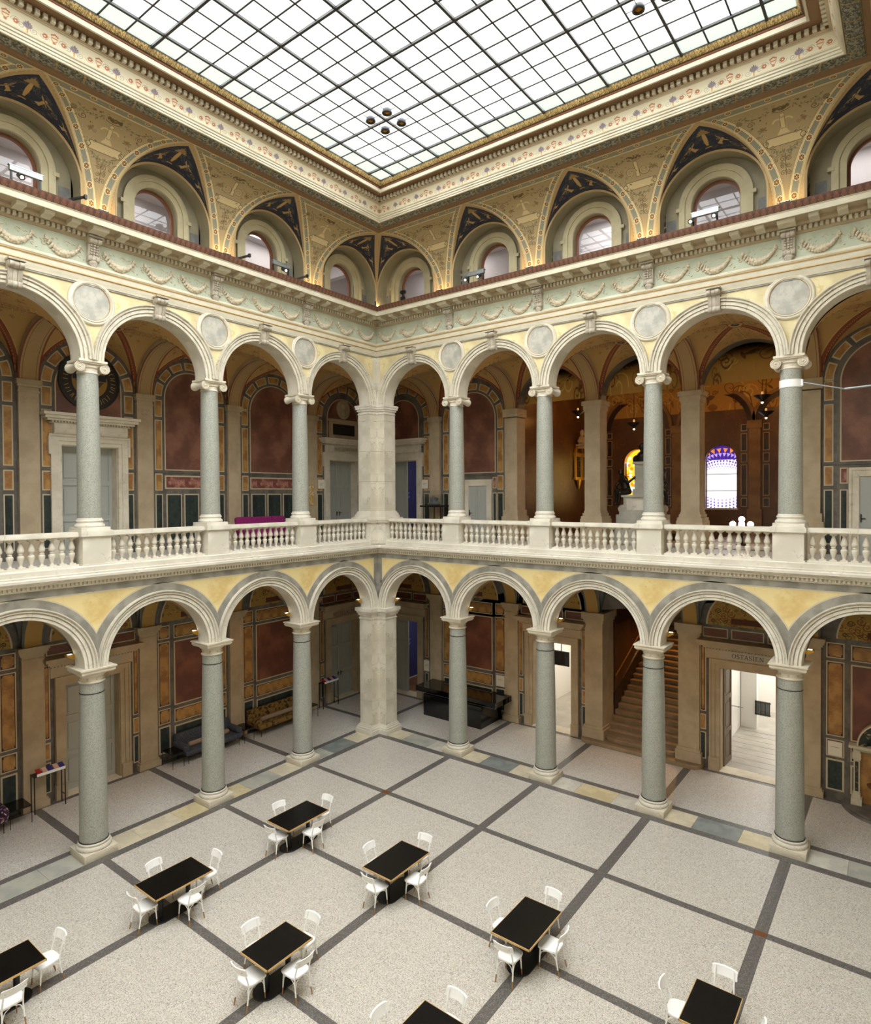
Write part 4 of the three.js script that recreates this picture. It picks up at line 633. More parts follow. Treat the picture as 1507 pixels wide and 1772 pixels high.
function panel(side, lv, u0, u1, y0, y1, m, { inlay = false, frame = 0.035 } = {}) {
  const w = backWall[side + lv];
  const f = part(w, 'panel_frame', fin(onSide(side, bx(u0, u1, y0, y1, V - 0.01, V + 0.014))), M.frameLine);
  if (inlay) part(f, 'inlay_line', fin(onSide(side, bx(u0 + frame, u1 - frame, y0 + frame, y1 - frame, V, V + 0.02))), M.inlay);
  const g = frame + (inlay ? 0.022 : 0);
  if (!inlay) part(f, 'marble_panel', fin(onSide(side, bx(u0 + g, u1 - g, y0 + g, y1 - g, V, V + 0.022))), m);
  else { const c = Math.min(0.06, (u1 - u0) * 0.16), a = u0 + g, b = u1 - g, p = y0 + g, q = y1 - g, n = 0.03; part(f, 'marble_panel', fin(onSide(side, prism([[a + n, p], [b - n, p], [b - n, p + c], [b, p + c], [b, q - c], [b - n, q - c], [b - n, q], [a + n, q], [a + n, q - c], [a, q - c], [a, p + c], [a + n, p + c]], V, V + 0.026))), m); }
}
function lowBay(side, um, { red = 0.78, t0 = 0.94, t1 = 1.38, skipL, skipMid, lun = M.vaultLow, door } = {}) {
  for (const s of [-1, 1]) {
    const a = um + (s < 0 ? -t1 : t0), b = um + (s < 0 ? -t0 : t1);
    panel(side, 'low', a, b, 4.38, 4.86, M.ochre, { inlay: !door }); if (door) { const q = 1.4; continue; }
    panel(side, 'low', a, b, 1.96, 4.28, M.ochre, { inlay: true }); panel(side, 'low', a, b, 1.32, 1.86, M.ochre, { inlay: true }); panel(side, 'low', a, b, 0.27, 1.24, M.verde, { frame: 0.05 });
  }
  if (door) return;
  panel(side, 'low', um - red, um + red, 4.35, 4.85, M.ochre, { inlay: true }); panel(side, 'low', um - red, um + red, 1.9, 4.25, M.redDeep, { frame: 0.045 });
  panel(side, 'low', um - red, um + red, 1.27, 1.77, M.ochre, { inlay: true }); panel(side, 'low', um - red, um + red, 0.27, 1.16, M.verde, { frame: 0.05 });
}
M.lunLow = std({ map: canvasTex(512, 256, (x, w, h) => { x.fillStyle = '#a5823e'; x.fillRect(0, 0, w, h); for (let i = 0; i < 60; i++) scroll(x, rnd() * w, rnd() * h, rr(12, 30), rnd() < 0.5 ? 1 : -1, ['#6e3018', '#8a5a28', '#4e4a2c'][i % 3], 4); for (let i = 0; i < 70; i++) leafAt(x, rnd() * w, rnd() * h, rr(12, 30), rnd() * 7, ['#8a3a22', '#c49a50', '#5e5c36'][i % 3]); x.fillStyle = '#5a3020'; x.fillRect(w * 0.3, h * 0.78, w * 0.4, 40); flecks(x, w, h, 800, ['#d0aa60', '#5c3a1c']); }), roughness: 0.8 });
function lunetteLow(side, um, r = 1.25) { const s = new THREE.Shape(); s.absarc(0, 0, r, 0, PI, false); const g = new THREE.ShapeGeometry(s, 24).toNonIndexed(); const u = g.attributes.uv, p = g.attributes.position; for (let i = 0; i < u.count; i++) u.setXY(i, p.getX(i) / (2 * r) + 0.5, p.getY(i) / r); g.translate(um, 5.0, V + 0.02); part(backWall[side + 'low'], 'painted_lunette', onSide(side, g), M.lunLow); part(backWall[side + 'low'], 'lunette_band', fin(onSide(side, at(sweepArc([[r, V], [r, V + 0.03], [r + 0.05, V + 0.03], [r + 0.05, V]], 0, PI, 28), um, 5.0, 0)), 0.4), M.frameLine); }
function upBay(side, um, { h = 1.04, s0 = 1.13, s1 = 1.4, spring = 13.04, low = true, door = false } = {}) {
  const w = backWall[side + 'up'], ochre = M.ochre;
  for (const s of [-1, 1]) { const a = um + (s < 0 ? -s1 : s0), b = um + (s < 0 ? -s0 : s1);
    panel(side, 'up', a, b, 12.35, 12.95, ochre); panel(side, 'up', a, b, 10.45, 12.24, ochre); panel(side, 'up', a, b, 9.72, 10.33, ochre); panel(side, 'up', a, b, 7.9, 9.6, M.verde); }
  const arch = (r, e, y0) => { const q = new THREE.Shape(); q.moveTo(um - r, y0); q.lineTo(um + r, y0); q.lineTo(um + r, spring); q.absarc(um, spring, r, 0, PI, false); q.lineTo(um - r, y0); return fin(onSide(side, prism(q, V, V + e, 28)), 0.3); };
  const base = door ? 12.1 : 10.45;
  const f = part(w, 'arched_panel_frame', arch(h, 0.016, base), M.frameLine); part(f, 'arched_red_panel', arch(h - 0.04, 0.024, base + 0.04), M.redMarble);
  const n = 7, r0 = s0, r1 = s1, a0 = 0.02; for (let i = 0; i < n; i++) { const b0 = PI * i / n + 0.045, b1 = PI * (i + 1) / n - 0.045; const ln = part(w, 'arch_panel_frame', fin(onSide(side, at(sweepArc([[r0, V], [r0, V + 0.014], [r1, V + 0.014], [r1, V]], b0, b1, 6), um, spring, 0)), 0.3), M.frameLine); part(ln, 'arch_marble_panel', fin(onSide(side, at(sweepArc([[r0 + 0.035, V], [r0 + 0.035, V + 0.022], [r1 - 0.035, V + 0.022], [r1 - 0.035, V]], b0 + 0.03, b1 - 0.03, 6), um, spring, 0)), 0.3), ochre); }
  if (low && !door) { panel(side, 'up', um - h, um + h, 9.78, 10.27, M.redWhite, { frame: 0.05 }); for (let i = 0; i < 3; i++) panel(side, 'up', um - h + i * h * 2 / 3 + 0.05, um - h + (i + 1) * h * 2 / 3 - 0.05, 7.9, 9.6, M.verde, { frame: 0.04 }); }
}
function pilaster(side, u, lv) {
  const w = backWall[side + lv], hw = lv === 'low' ? 0.31 : 0.28, b = (n, list, m) => part(w, n, fin(onSide(side, join(list)), 0.3), m);
  if (lv === 'low') {
    const p = b('pilaster', [bx(u - hw, u + hw, 0.27, 4.57, V - 0.05, V + 0.14)], M.sand);
    part(p, 'pilaster_base', fin(onSide(side, join([bx(u - hw - 0.08, u + hw + 0.08, 0, 0.2, V - 0.05, V + 0.22), bx(u - hw - 0.04, u + hw + 0.04, 0.2, 0.27, V - 0.05, V + 0.18)]))), M.sand);
    part(p, 'pilaster_capital', fin(onSide(side, join([bx(u - hw - 0.02, u + hw + 0.02, 4.57, 4.6, V - 0.05, V + 0.16), bx(u - hw, u + hw, 4.6, 4.7, V - 0.05, V + 0.14), bx(u - hw - 0.05, u + hw + 0.05, 4.7, 4.78, V - 0.05, V + 0.19), bx(u - hw - 0.09, u + hw + 0.09, 4.78, 4.86, V - 0.05, V + 0.23), bx(u - hw - 0.12, u + hw + 0.12, 4.86, 4.97, V - 0.05, V + 0.26)]))), M.sand);
  } else {
    const p = b('pilaster', [bx(u - hw, u + hw, 7.6, 12.7, V - 0.05, V + 0.12)], M.sand);
    part(p, 'pilaster_capital', fin(onSide(side, join([bx(u - hw - 0.02, u + hw + 0.02, 12.68, 12.74, V - 0.05, V + 0.14), bx(u - hw, u + hw, 12.74, 12.84, V - 0.05, V + 0.12), bx(u - hw - 0.04, u + hw + 0.04, 12.84, 12.92, V - 0.05, V + 0.17), bx(u - hw - 0.07, u + hw + 0.07, 12.92, 13.06, V - 0.05, V + 0.2)]))), M.sand);
    const or = []; for (const s of [-1, 1]) { const sp = []; for (let i = 0; i <= 16; i++) { const a = i / 16 * 8, r = 0.07 * (1 - i / 16 * 0.8); sp.push([u + s * (0.1 + r * Math.cos(a)), 12.5 + r * Math.sin(a), V + 0.12]); } or.push(tube(sp, 0.012, 24, 5), new THREE.SphereGeometry(0.04, 6, 5).scale(1.8, 0.7, 0.4).translate(u + s * 0.08, 12.39, V + 0.12)); } part(p, 'scroll_relief', fin(onSide(side, join(or))), M.sand);
    part(p, 'pilaster_base', fin(onSide(side, join([bx(u - hw - 0.07, u + hw + 0.07, 7.6, 7.8, V - 0.05, V + 0.19), bx(u - hw - 0.03, u + hw + 0.03, 7.8, 7.9, V - 0.05, V + 0.15)]))), M.sand);
  }
}
for (const k of [0, ...KR]) { pilaster('L', k, 'low'); pilaster('L', k, 'up'); if (![7.6, 11.2].includes(k)) pilaster('R', k, 'low'); if (k === 0) pilaster('R', k, 'up'); }
// string course on the upper wall
for (const [side, a, b] of [['L', -0.72, 8.1], ['L', 10.7, 15], ['R', -0.72, 3.7], ['R', 15.1, 18.6]]) part(backWall[side + 'up'], 'string_course', fin(onSide(side, bx(a, b, 10.36, 10.395, V, V + 0.028))), M.greyDark);
const C5 = { red: 1.0, t0: 1.15, t1: 1.63 };
lowBay('L', 2, C5); lowBay('L', 5.8); lowBay('L', 13); lowBay('R', 2, C5); lowBay('R', 16.8, { red: 0.92, t0: 1.08, t1: 1.56 });
for (const u of [-2, 9.4]) { for (const s of [-1, 1]) { const a = u + s * 1.4 - 0.1, b = a + 0.2; panel('L', 'low', a, b, 1.96, 4.28, M.ochre, { inlay: true }); panel('L', 'low', a, b, 1.32, 1.86, M.ochre); panel('L', 'low', a, b, 0.3, 1.24, M.verde); } panel('L', 'low', u - 1.4, u - 0.6, 4.56, 4.9, M.redDeep); panel('L', 'low', u - 0.5, u + 0.5, 4.56, 4.9, M.redDeep); panel('L', 'low', u + 0.6, u + 1.4, 4.56, 4.9, M.redDeep); }
for (const u of [-2, 5.8, 13]) { for (const s of [-1, 1]) { const a = u + s * 1.4 - 0.1, b = a + 0.2; panel('R', 'low', a, b, 1.96, 4.28, M.ochre, { inlay: true }); panel('R', 'low', a, b, 1.32, 1.86, M.ochre); panel('R', 'low', a, b, 0.3, 1.24, M.verde); } panel('R', 'low', u - 1.4, u - 0.6, 4.56, 4.9, M.redDeep); panel('R', 'low', u - 0.5, u + 0.5, 4.56, 4.9, M.redDeep); panel('R', 'low', u + 0.6, u + 1.4, 4.56, 4.9, M.redDeep); }
for (const u of [-2, 2, 5.8, 9.4, 13]) lunetteLow('L', u); for (const u of [-2, 2, 5.8, 13, 16.8]) lunetteLow('R', u);
upBay('L', 2, { h: 1.2, s0: 1.29, s1: 1.58, spring: 12.9 }); upBay('L', 5.8); upBay('L', 13); upBay('L', 9.4, { door: true, s0: 1.13, s1: 1.43 }); upBay('L', -2, { door: true, h: 1.0, s0: 1.3, s1: 1.62 });
upBay('R', 2, { h: 1.2, s0: 1.29, s1: 1.58, spring: 12.8, low: false }); upBay('R', -2, { door: true, h: 1.0, s0: 1.3, s1: 1.62 }); upBay('R', 16.8, { h: 1.22, s0: 1.39, s1: 1.64, spring: 12.9, low: false });
panel('R', 'up', 15.58, 15.79, 9.78, 10.27, M.redWhite); panel('R', 'up', 15.58, 15.79, 7.9, 9.6, M.verde); panel('R', 'up', 3.05, 3.24, 9.78, 10.27, M.redWhite); panel('R', 'up', 3.05, 3.24, 7.9, 9.6, M.verde); panel('R', 'up', 0.8, 1.5, 9.78, 10.27, M.redWhite); panel('R', 'up', 0.8, 1.5, 7.9, 9.6, M.verde);


// ---------------------------------------------------------------- doors
let doorCount = 0;
function signTex(text, bg, fg, size, w = 1024, h = 192) { return canvasTex(w, h, (x) => { x.fillStyle = bg; x.fillRect(0, 0, w, h); x.fillStyle = fg; x.font = `${size}px serif`; x.textAlign = 'center'; x.textBaseline = 'middle'; x.fillText(text, w / 2, h / 2); }); }
function flatSign(w, h) { const g = new THREE.PlaneGeometry(w, h); return g; }
// nested frame round an opening: rings that touch but do not overlap
const portal = (x0, x1, h0, h1, z0, z1) => [bx(-x1, -x0, 0, h1, z0, z1), bx(x0, x1, 0, h1, z0, z1), bx(-x0, x0, h0, h1, z0, z1)];
function doorway(side, um, y0, { up = false, leaves = 'closed', sign, label, leafMat = M.doorGrey } = {}) {
  const t = struct('door_' + (++doorCount), null, null, label, 'door'); place(t, side, um, y0, V);
  const P = (n, list, m) => part(t, n, fin(join([].concat(list)), 0.3), m), ow = up ? 0.88 : 0.86, top = 3.55, D = up ? 0.1 : 0.12;
  if (up) {
    P('stone_architrave', [...portal(ow, 1.0, top, top + 0.13, -0.05, D - 0.03), ...portal(1.0, 1.2, top + 0.13, top + 0.27, -0.05, D), bx(-1.26, 1.26, top + 0.27, top + 0.34, -0.05, D + 0.03), bx(-1.27, -1.2, top - 0.3, top + 0.27, -0.05, D + 0.02), bx(1.2, 1.27, top - 0.3, top + 0.27, -0.05, D + 0.02)], M.stoneWarm);
    const fz = []; for (let i = 0; i <= 8; i++) { const a = -PI / 2 + PI * i / 8; fz.push([D + 0.06 + 0.07 * Math.cos(a), 4.06 + 0.17 * Math.sin(a)]); } fz.push([-0.05, 4.23], [-0.05, 3.89]);
    P('cushion_frieze', prism(fz, -1.14, 1.14).rotateY(-PI / 2), M.stoneWarm);
    const dn = []; for (let u = -1.2; u < 1.2; u += 0.09) dn.push(bx(u, u + 0.05, 4.24, 4.29, 0.1, 0.22)); P('door_cornice', [bx(-1.26, 1.26, 4.22, 4.25, -0.05, 0.16), ...dn, bx(-1.36, 1.36, 4.29, 4.36, -0.05, 0.28), bx(-1.44, 1.44, 4.36, 4.45, -0.05, 0.36), bx(-1.5, 1.5, 4.45, 4.54, -0.05, 0.42)], M.stoneWarm);
  } else {
    P('stone_architrave', [...portal(ow, 1.0, top, top + 0.14, -0.05, 0.05), ...portal(1.0, 1.12, top + 0.14, top + 0.26, -0.05, 0.09), ...portal(1.12, 1.18, top + 0.26, top + 0.3, -0.05, 0.12)], M.sand);
    for (const q of [-1, 1]) P('frame_foot', bx(q < 0 ? -1.2 : ow + 0.01, q < 0 ? -ow - 0.01 : 1.2, 0, 0.45, 0.0, 0.135), M.sand);
    P('door_frieze', bx(-1.3, 1.3, top + 0.3, 4.18, -0.05, 0.07), M.sand);
    const dn = []; for (let u = -1.3; u < 1.3; u += 0.1) dn.push(bx(u, u + 0.055, 4.19, 4.235, 0.05, 0.17)); P('door_cornice', [...dn, bx(-1.36, 1.36, 4.235, 4.3, -0.05, 0.22), bx(-1.45, 1.45, 4.3, 4.4, -0.05, 0.3), bx(-1.53, 1.53, 4.4, 4.5, -0.05, 0.38)], M.sand);
  }
  const panelLeaf = (w, n) => { const hh = (top - 0.04) / n, q = [bx(0, w, 0.02, top - 0.02, -0.03, 0.0), bx(0, 0.11, 0.02, top - 0.02, 0, 0.035), bx(w - 0.11, w, 0.02, top - 0.02, 0, 0.035)]; for (let i = 0; i <= n; i++) { const c = 0.02 + i * hh, a = Math.max(0.02, c - 0.08), b = Math.min(top - 0.02, c + 0.08); q.push(bx(0.11, w - 0.11, i ? a : 0.02, i ? b : 0.2, 0, 0.035)); } for (let i = 0; i < n; i++) q.push(bx(0.2, w - 0.2, i * hh + (i ? 0.19 : 0.3), (i + 1) * hh - 0.17, 0, 0.022)); return fin(join(q)); };
  const inset = -0.38;
  P('door_reveal', [bx(-ow + 0.001, -ow + 0.02, 0, top - 0.02, -0.49, -0.001), bx(ow - 0.02, ow - 0.001, 0, top - 0.02, -0.49, -0.001), bx(-ow + 0.001, ow - 0.001, top - 0.02, top - 0.001, -0.49, -0.001)], up ? M.stoneWarm : M.sand);
  if (leaves === 'closed') for (const s of [-1, 1]) { const lf = part(t, 'door_leaf', panelLeaf(ow - 0.027, 3, leafMat), leafMat); lf.position.set(s < 0 ? -ow + 0.02 : 0.005, 0, inset); for (let i = 0; i < 1; i++) part(lf, 'door_handle', fin(join([bar([0, 0, 0], [0, 0, 0.06], 0.018), bar([0, 0, 0.05], [s * 0.1, 0, 0.06], 0.012), bx(-0.02, 0.02, -0.14, 0.06, -0.005, 0.008)])), M.bronze).position.set(s < 0 ? ow - 0.1 : 0.08, 1.1, 0.04); }
  if (leaves === 'half') { const lf = part(t, 'door_leaf', panelLeaf(ow - 0.02, 3, leafMat), leafMat); lf.position.set(-ow, 0, inset); }
  if (leaves === 'open') { const lf = part(t, 'door_leaf', panelLeaf(ow - 0.02, 3, M.doorBrown), M.doorBrown); lf.position.set(-ow + 0.03, 0, inset); lf.rotation.y = PI * 0.48; }
  P('threshold', bx(-ow, ow, 0, 0.02, -0.5, 0.1), M.stoneWarm);
  if (sign) { const s = part(t, 'lintel_sign', flatSign(sign.w, sign.h), std({ map: signTex(sign.text, sign.bg, sign.fg, sign.size, 1024, Math.round(1024 * sign.h / sign.w)), roughness: 0.5 }), sign.text ? sign.text + ' lettering' : 'pale lintel plate'); s.position.set(sign.x ?? 0, sign.y, sign.z); }
  return t;
}
doorway('L', -2, 0, { leaves: 'closed', label: 'grey double door under the MITTELALTER lintel', sign: { text: 'MITTELALTER', w: 1.5, h: 0.24, bg: '#a5947a', fg: '#3c342c', size: 150, y: 4.0, z: 0.076 } });
doorway('L', 9.4, 0, { leaves: 'closed', label: 'grey three-panelled double door behind the column beside the leaflet stand', sign: { text: '', w: 1.75, h: 0.27, bg: '#aaa390', fg: '#5c5246', size: 120, y: 4.02, z: 0.076 } });
doorway('R', -2, 0, { leaves: 'half', label: 'half open ground floor door showing a blue wall panel' });
doorway('R', 5.8, 0, { leaves: 'none', label: 'open doorway into the white room with black hanging screen' });
doorway('R', 13, 0, { leaves: 'open', label: 'open doorway under the OSTASIEN lintel', sign: { text: 'OSTASIEN', w: 1.75, h: 0.27, bg: '#b6ab98', fg: '#2e2a26', size: 118, x: 0.02, y: 4.02, z: 0.076 } });
doorway('L', -2, 7.6, { up: true, leaves: 'closed', label: 'grey double door under the 20./21. JAHRHUNDERT lintel', sign: { text: '20./21. JAHRHUNDERT', w: 1.5, h: 0.24, bg: '#b0a488', fg: '#3e3830', size: 96, y: 4.06, z: 0.235 } });
doorway('L', 9.4, 7.6, { up: true, leaves: 'closed', label: 'grey double door in cream stone frame below the round shield' });
doorway('R', -2, 7.6, { up: true, leaves: 'half', label: 'half open upper door showing a blue wall panel' });
// small plain-framed doors of the upper gallery
for (const [u, hw, ow, top, lab] of [[2.29, 0.73, 0.47, 2.57, 'small pale panelled door in plain cream frame on the gallery'], [16.72, 0.91, 0.64, 2.66, 'pale door at the gallery end in plain cream frame']]) {
  const t = struct('door_' + (++doorCount), null, null, lab, 'door'); place(t, 'R', u, 7.6, V);
  const P = (n, l, m) => part(t, n, fin(join(l), 0.3), m);
  P('stone_architrave', [...portal(ow, hw - 0.08, top - 0.27, top - 0.08, -0.02, 0.07), ...portal(hw - 0.08, hw, top - 0.08, top, -0.02, 0.1)], M.stoneWarm);
  for (const s of [-1, 1]) { const lf = P('door_leaf', [bx(s < 0 ? -ow : 0.004, s < 0 ? -0.004 : ow, 0, top - 0.27, 0.005, 0.03), ...[0.15, 0.85, 1.55].map((y) => bx((s < 0 ? -ow : 0) + 0.09, (s < 0 ? 0 : ow) - 0.09, y, y + 0.58, 0.03, 0.042))], M.doorGrey); if (s < 0) part(lf, 'door_handle', fin(join([bx(-ow + 0.03, -ow + 0.06, 1.0, 1.25, 0.03, 0.06), bx(-ow + 0.03, -ow + 0.16, 1.1, 1.13, 0.05, 0.08)])), M.bronze); }
}
// ---------------------------------------------------------------- stair hall behind the upper arches
M.hallWall = std({ map: marble([112, 74, 40], [88, 56, 30], { metres: 2.0, p: 3, vein: [140, 98, 56], veinW: 0.014, grain: 6 }), roughness: 0.35 });
M.hallDark = std({ map: marble([62, 38, 26], [42, 26, 20], { metres: 1.0, p: 4, vein: [96, 64, 44], veinW: 0.02 }), roughness: 0.3 });
M.stairRed = std({ map: marble([84, 46, 34], [62, 34, 26], { metres: 1.5, p: 3, vein: [112, 68, 50], veinW: 0.014 }), roughness: 0.3 });
M.hallVault = std({ map: canvasTex(1024, 512, (x, w, h) => { x.fillStyle = '#bc8c42'; x.fillRect(0, 0, w, h); for (let i = 0; i < 240; i++) { scroll(x, rnd() * w, rnd() * h, rr(10, 40), rnd() < 0.5 ? 1 : -1, ['#7c4e1c', '#8a5f28', '#6a4a20', '#d8b060'][i % 4], rr(2, 4)); leafAt(x, rnd() * w, rnd() * h, rr(14, 44), rnd() * 7, ['#8c5c24', '#d0a452', '#6e4a20'][i % 3]); } for (let k = 0; k < 3; k++) { circ(x, (k + 0.5) * w / 3, h / 2, 70, '#c09248', '#5c3a18', 6); scroll(x, (k + 0.5) * w / 3, h / 2, 50, 1, '#5c3a18', 5); } flecks(x, w, h, 2000, ['#e0bc70', '#6a4418']); }), roughness: 0.7 });
M.step = std({ map: marble([150, 128, 98], [122, 102, 76], { metres: 1.4, p: 3, vein: [98, 82, 62], veinW: 0.02 }), roughness: 0.35 });
const HZ = -12.0, HX0 = 4.0, HX1 = 14.9;
{
  const hall = struct('wall_stair_hall', null, null, 'brown marble stair hall behind the upper arches', 'room');
  const P = (n, g, m, lab) => part(hall, n, fin(g, 0.4), m, lab);
  // back wall with two arched window openings
  const s = new THREE.Shape(); s.moveTo(HX0 - 0.3, 0); s.lineTo(HX1 + 0.3, 0); s.lineTo(HX1 + 0.3, 15.6); s.lineTo(HX0 - 0.3, 15.6);
  for (const c of [6.48, 10.33]) { const h = new THREE.Path(); h.moveTo(c - 0.68, 8.83); h.lineTo(c + 0.68, 8.83); h.lineTo(c + 0.68, 11.05); h.absarc(c, 11.05, 0.68, 0, PI, false); h.lineTo(c - 0.68, 8.83); s.holes.push(h); }
  P('hall_back_wall', prism(s, HZ - 0.5, HZ, 24), M.hallWall);
  P('hall_side_wall', bx(HX0 - 0.3, HX0 + 0.2, 7.6, 15.6, HZ, -4.5), M.hallWall); P('hall_side_wall', bx(HX1 - 0.2, HX1 + 0.3, 7.6, 15.6, HZ, -4.5), M.hallWall);
  P('hall_floor', join([bx(HX0, HX1, 7.2, 7.6, -7.2, -4.0), bx(HX0, 7.95, 7.2, 7.6, HZ, -7.2), bx(10.85, HX1, 7.2, 7.6, HZ, -7.2)]), M.terrazzo);
  const rows = []; for (let i = 0; i <= 20; i++) { const a = PI * i / 20, z = (-4.5 + HZ) / 2 + (HZ + 4.5) / 2 * Math.cos(a), y = 13.3 + 1.75 * Math.pow(Math.sin(a), 0.55); rows.push([0, 1, 2, 3].map((j) => [HX0 + (HX1 - HX0) * j / 3, y, z])); }
  part(hall, 'hall_vault', surf(rows, (a, b) => [b, a]), M.hallVault, 'golden painted vault');
  for (const c of [4.6, 8.42, 11.76, 14.4]) { P('hall_pilaster', join([bx(c - 0.24, c + 0.24, 7.6, 12.4, HZ, HZ + 0.12), bx(c - 0.3, c + 0.3, 12.4, 12.75, HZ, HZ + 0.18), bx(c - 0.3, c + 0.3, 7.6, 8.8, HZ, HZ + 0.18)]), M.wallTan ??= std({ map: marble([142, 108, 66], [120, 88, 52], { metres: 1.6, p: 3 }), roughness: 0.5 }));
    for (const d of [-0.45, 0.45]) for (const [y0, y1] of [[8.9, 9.3], [9.4, 10.8], [10.9, 11.3], [11.4, 12.2], [12.3, 12.6]]) { P('panel_frame', bx(c + d - 0.13, c + d + 0.13, y0, y1, HZ, HZ + 0.012), M.sand); P('dark_panel', bx(c + d - 0.1, c + d + 0.1, y0 + 0.03, y1 - 0.03, HZ, HZ + 0.02), M.hallDark); } }
  for (const [c, r] of [[6.48, 1.35], [10.1, 1.35], [13.1, 1.1]]) { part(hall, 'hall_wall_arch', fin(at(sweepArc([[r, HZ], [r, HZ + 0.08], [r + 0.22, HZ + 0.08], [r + 0.22, HZ]], 0, PI, 28), c, 12.7, 0), 0.4), M.hallDark); part(hall, 'hall_wall_arch', fin(at(sweepArc([[r + 0.22, HZ], [r + 0.22, HZ + 0.14], [r + 0.36, HZ + 0.14], [r + 0.36, HZ]], 0, PI, 28), c, 12.7, 0), 0.4), M.wallTan); }
  // piers and archivolts of the three openings
  for (const u of [7.6, 11.2]) { P('hall_pier', bx(u - 0.31, u + 0.31, 8.86, 12.7, -4.55, -3.88), M.sand); P('pier_capital', join([bx(u - 0.33, u + 0.33, 12.68, 12.74, -4.58, -3.85), bx(u - 0.35, u + 0.35, 12.74, 12.9, -4.6, -3.83), bx(u - 0.4, u + 0.4, 12.9, 13.07, -4.64, -3.78)]), M.sand); P('pier_base', join([bx(u - 0.44, u + 0.44, 7.6, 8.55, -4.7, -3.74), bx(u - 0.42, u + 0.42, 8.55, 8.66, -4.66, -3.77), bx(u - 0.37, u + 0.37, 8.66, 8.78, -4.62, -3.82), bx(u - 0.33, u + 0.33, 8.78, 8.86, -4.58, -3.86)]), M.sand); }
  for (const u of [4.0, 14.8]) { const q = u < 9 ? [u - 0.28, u + 0.31] : [u - 0.31, u + 0.28]; P('hall_pier', bx(q[0], q[1], 8.86, 12.7, -4.55, -3.86), M.sand); P('pier_capital', bx(q[0] - 0.06, q[1] + 0.06, 12.74, 13.07, -4.6, -3.8), M.sand); P('pier_base', join([bx(q[0] - 0.1, q[1] + 0.1, 7.6, 8.6, -4.66, -3.76), bx(q[0] - 0.05, q[1] + 0.05, 8.6, 8.86, -4.6, -3.8)]), M.sand); }
  for (const c of [5.8, 9.4, 13]) part(hall, 'hall_archivolt', fin(at(sweepArc([[1.5, -4.02], [1.5, -3.96], [1.6, -3.96], [1.62, -3.93], [1.75, -3.93], [1.75, -4.02]], 0, PI, 32), c, YU, 0), 0.4), M.greyDark);
  // stair well
  P('stair_wall', bx(7.45, 7.95, 0, 7.2, HZ, -4.5), M.stairRed); P('stair_wall', bx(10.85, 11.35, 0, 7.2, HZ, -4.5), M.stairRed);
  P('stair_pier', join([bx(7.29, 8.0, 0.3, 4.57, -4.95, -3.86), bx(10.8, 11.51, 0.3, 4.57, -4.95, -3.86)]), M.sand);
  P('stair_pier_capital', join([[7.29, 8.0], [10.8, 11.51]].flatMap(([a, b]) => [bx(a - 0.04, b + 0.04, 4.57, 4.7, -5, -3.82), bx(a - 0.1, b + 0.1, 4.7, 4.97, -5.05, -3.74)])), M.sand);
  P('stair_pier_base', join([[7.29, 8.0], [10.8, 11.51]].flatMap(([a, b]) => [bx(a - 0.08, b + 0.08, 0, 0.5, -5, -3.76), bx(a - 0.04, b + 0.04, 0.5, 0.6, -5, -3.8)])), M.sand);
  P('stair_panel', bx(7.94, 7.97, 1.2, 4.3, -6.9, -5.2), M.hallWall);
  P('wall_dado', prism([[5.1, 0.3], [5.1, 1.6], [12, 4.5], [12, 3.0]], 0, 0.04).rotateY(PI / 2).translate(7.95, 0, 0), M.hallDark);
}
{
  const st = struct('floor_staircase', null, null, 'broad stone staircase rising behind the lower arcade', 'staircase');
  const rounded = (x0, x1, z0, z1, y0, y1) => { const r = 0.35, sh = new THREE.Shape(); sh.moveTo(x0, -z0); sh.lineTo(x0, -z1 + r); sh.absarc(x0 + r, -z1 + r, r, PI, PI * 1.5, false); sh.lineTo(x1 - r, -z1); sh.absarc(x1 - r, -z1 + r, r, -PI / 2, 0, false); sh.lineTo(x1, -z0); return new THREE.ExtrudeGeometry(sh, { depth: y1 - y0 - 0.02, bevelEnabled: true, bevelThickness: 0.02, bevelSize: 0.02, bevelSegments: 2, curveSegments: 10 }).rotateX(-PI / 2).translate(0, y0, 0); };
  part(st, 'bottom_step', fin(rounded(7.18, 11.62, -4.2, -3.52, 0, 0.15), 0.5), M.step); part(st, 'bottom_step', fin(rounded(8.02, 10.78, -4.6, -3.84, 0.15, 0.3), 0.5), M.step);
  for (let i = 0; i < 22; i++) { const y = 0.3 + i * 0.16, z = -4.15 - i * 0.335; part(st, 'step', fin(join([bx(7.96, 10.84, y, y + 0.13, z - 0.36, z), bx(7.96, 10.84, y + 0.13, y + 0.16, z - 0.36, z + 0.03)])), M.step); }
  part(st, 'landing', fin(bx(7.96, 10.84, 3.4, 3.98, HZ, -11.5)), M.step);
  const hr = thing('handrail', 'brass handrail on the dark wall beside the staircase', 'handrail', [8.03, 0, 0]); part(hr, 'rail', fin(bar([0, 2.3, -5.1], [0, 5.0, -11.4], 0.024, 0.024, 10)), M.brass); for (let i = 0; i < 5; i++) part(hr, 'rail_bracket', fin(bar([-0.08, 2.4 + i * 0.6, -5.5 - i * 1.4], [0, 2.47 + i * 0.6, -5.5 - i * 1.4], 0.012)), M.brass);
}
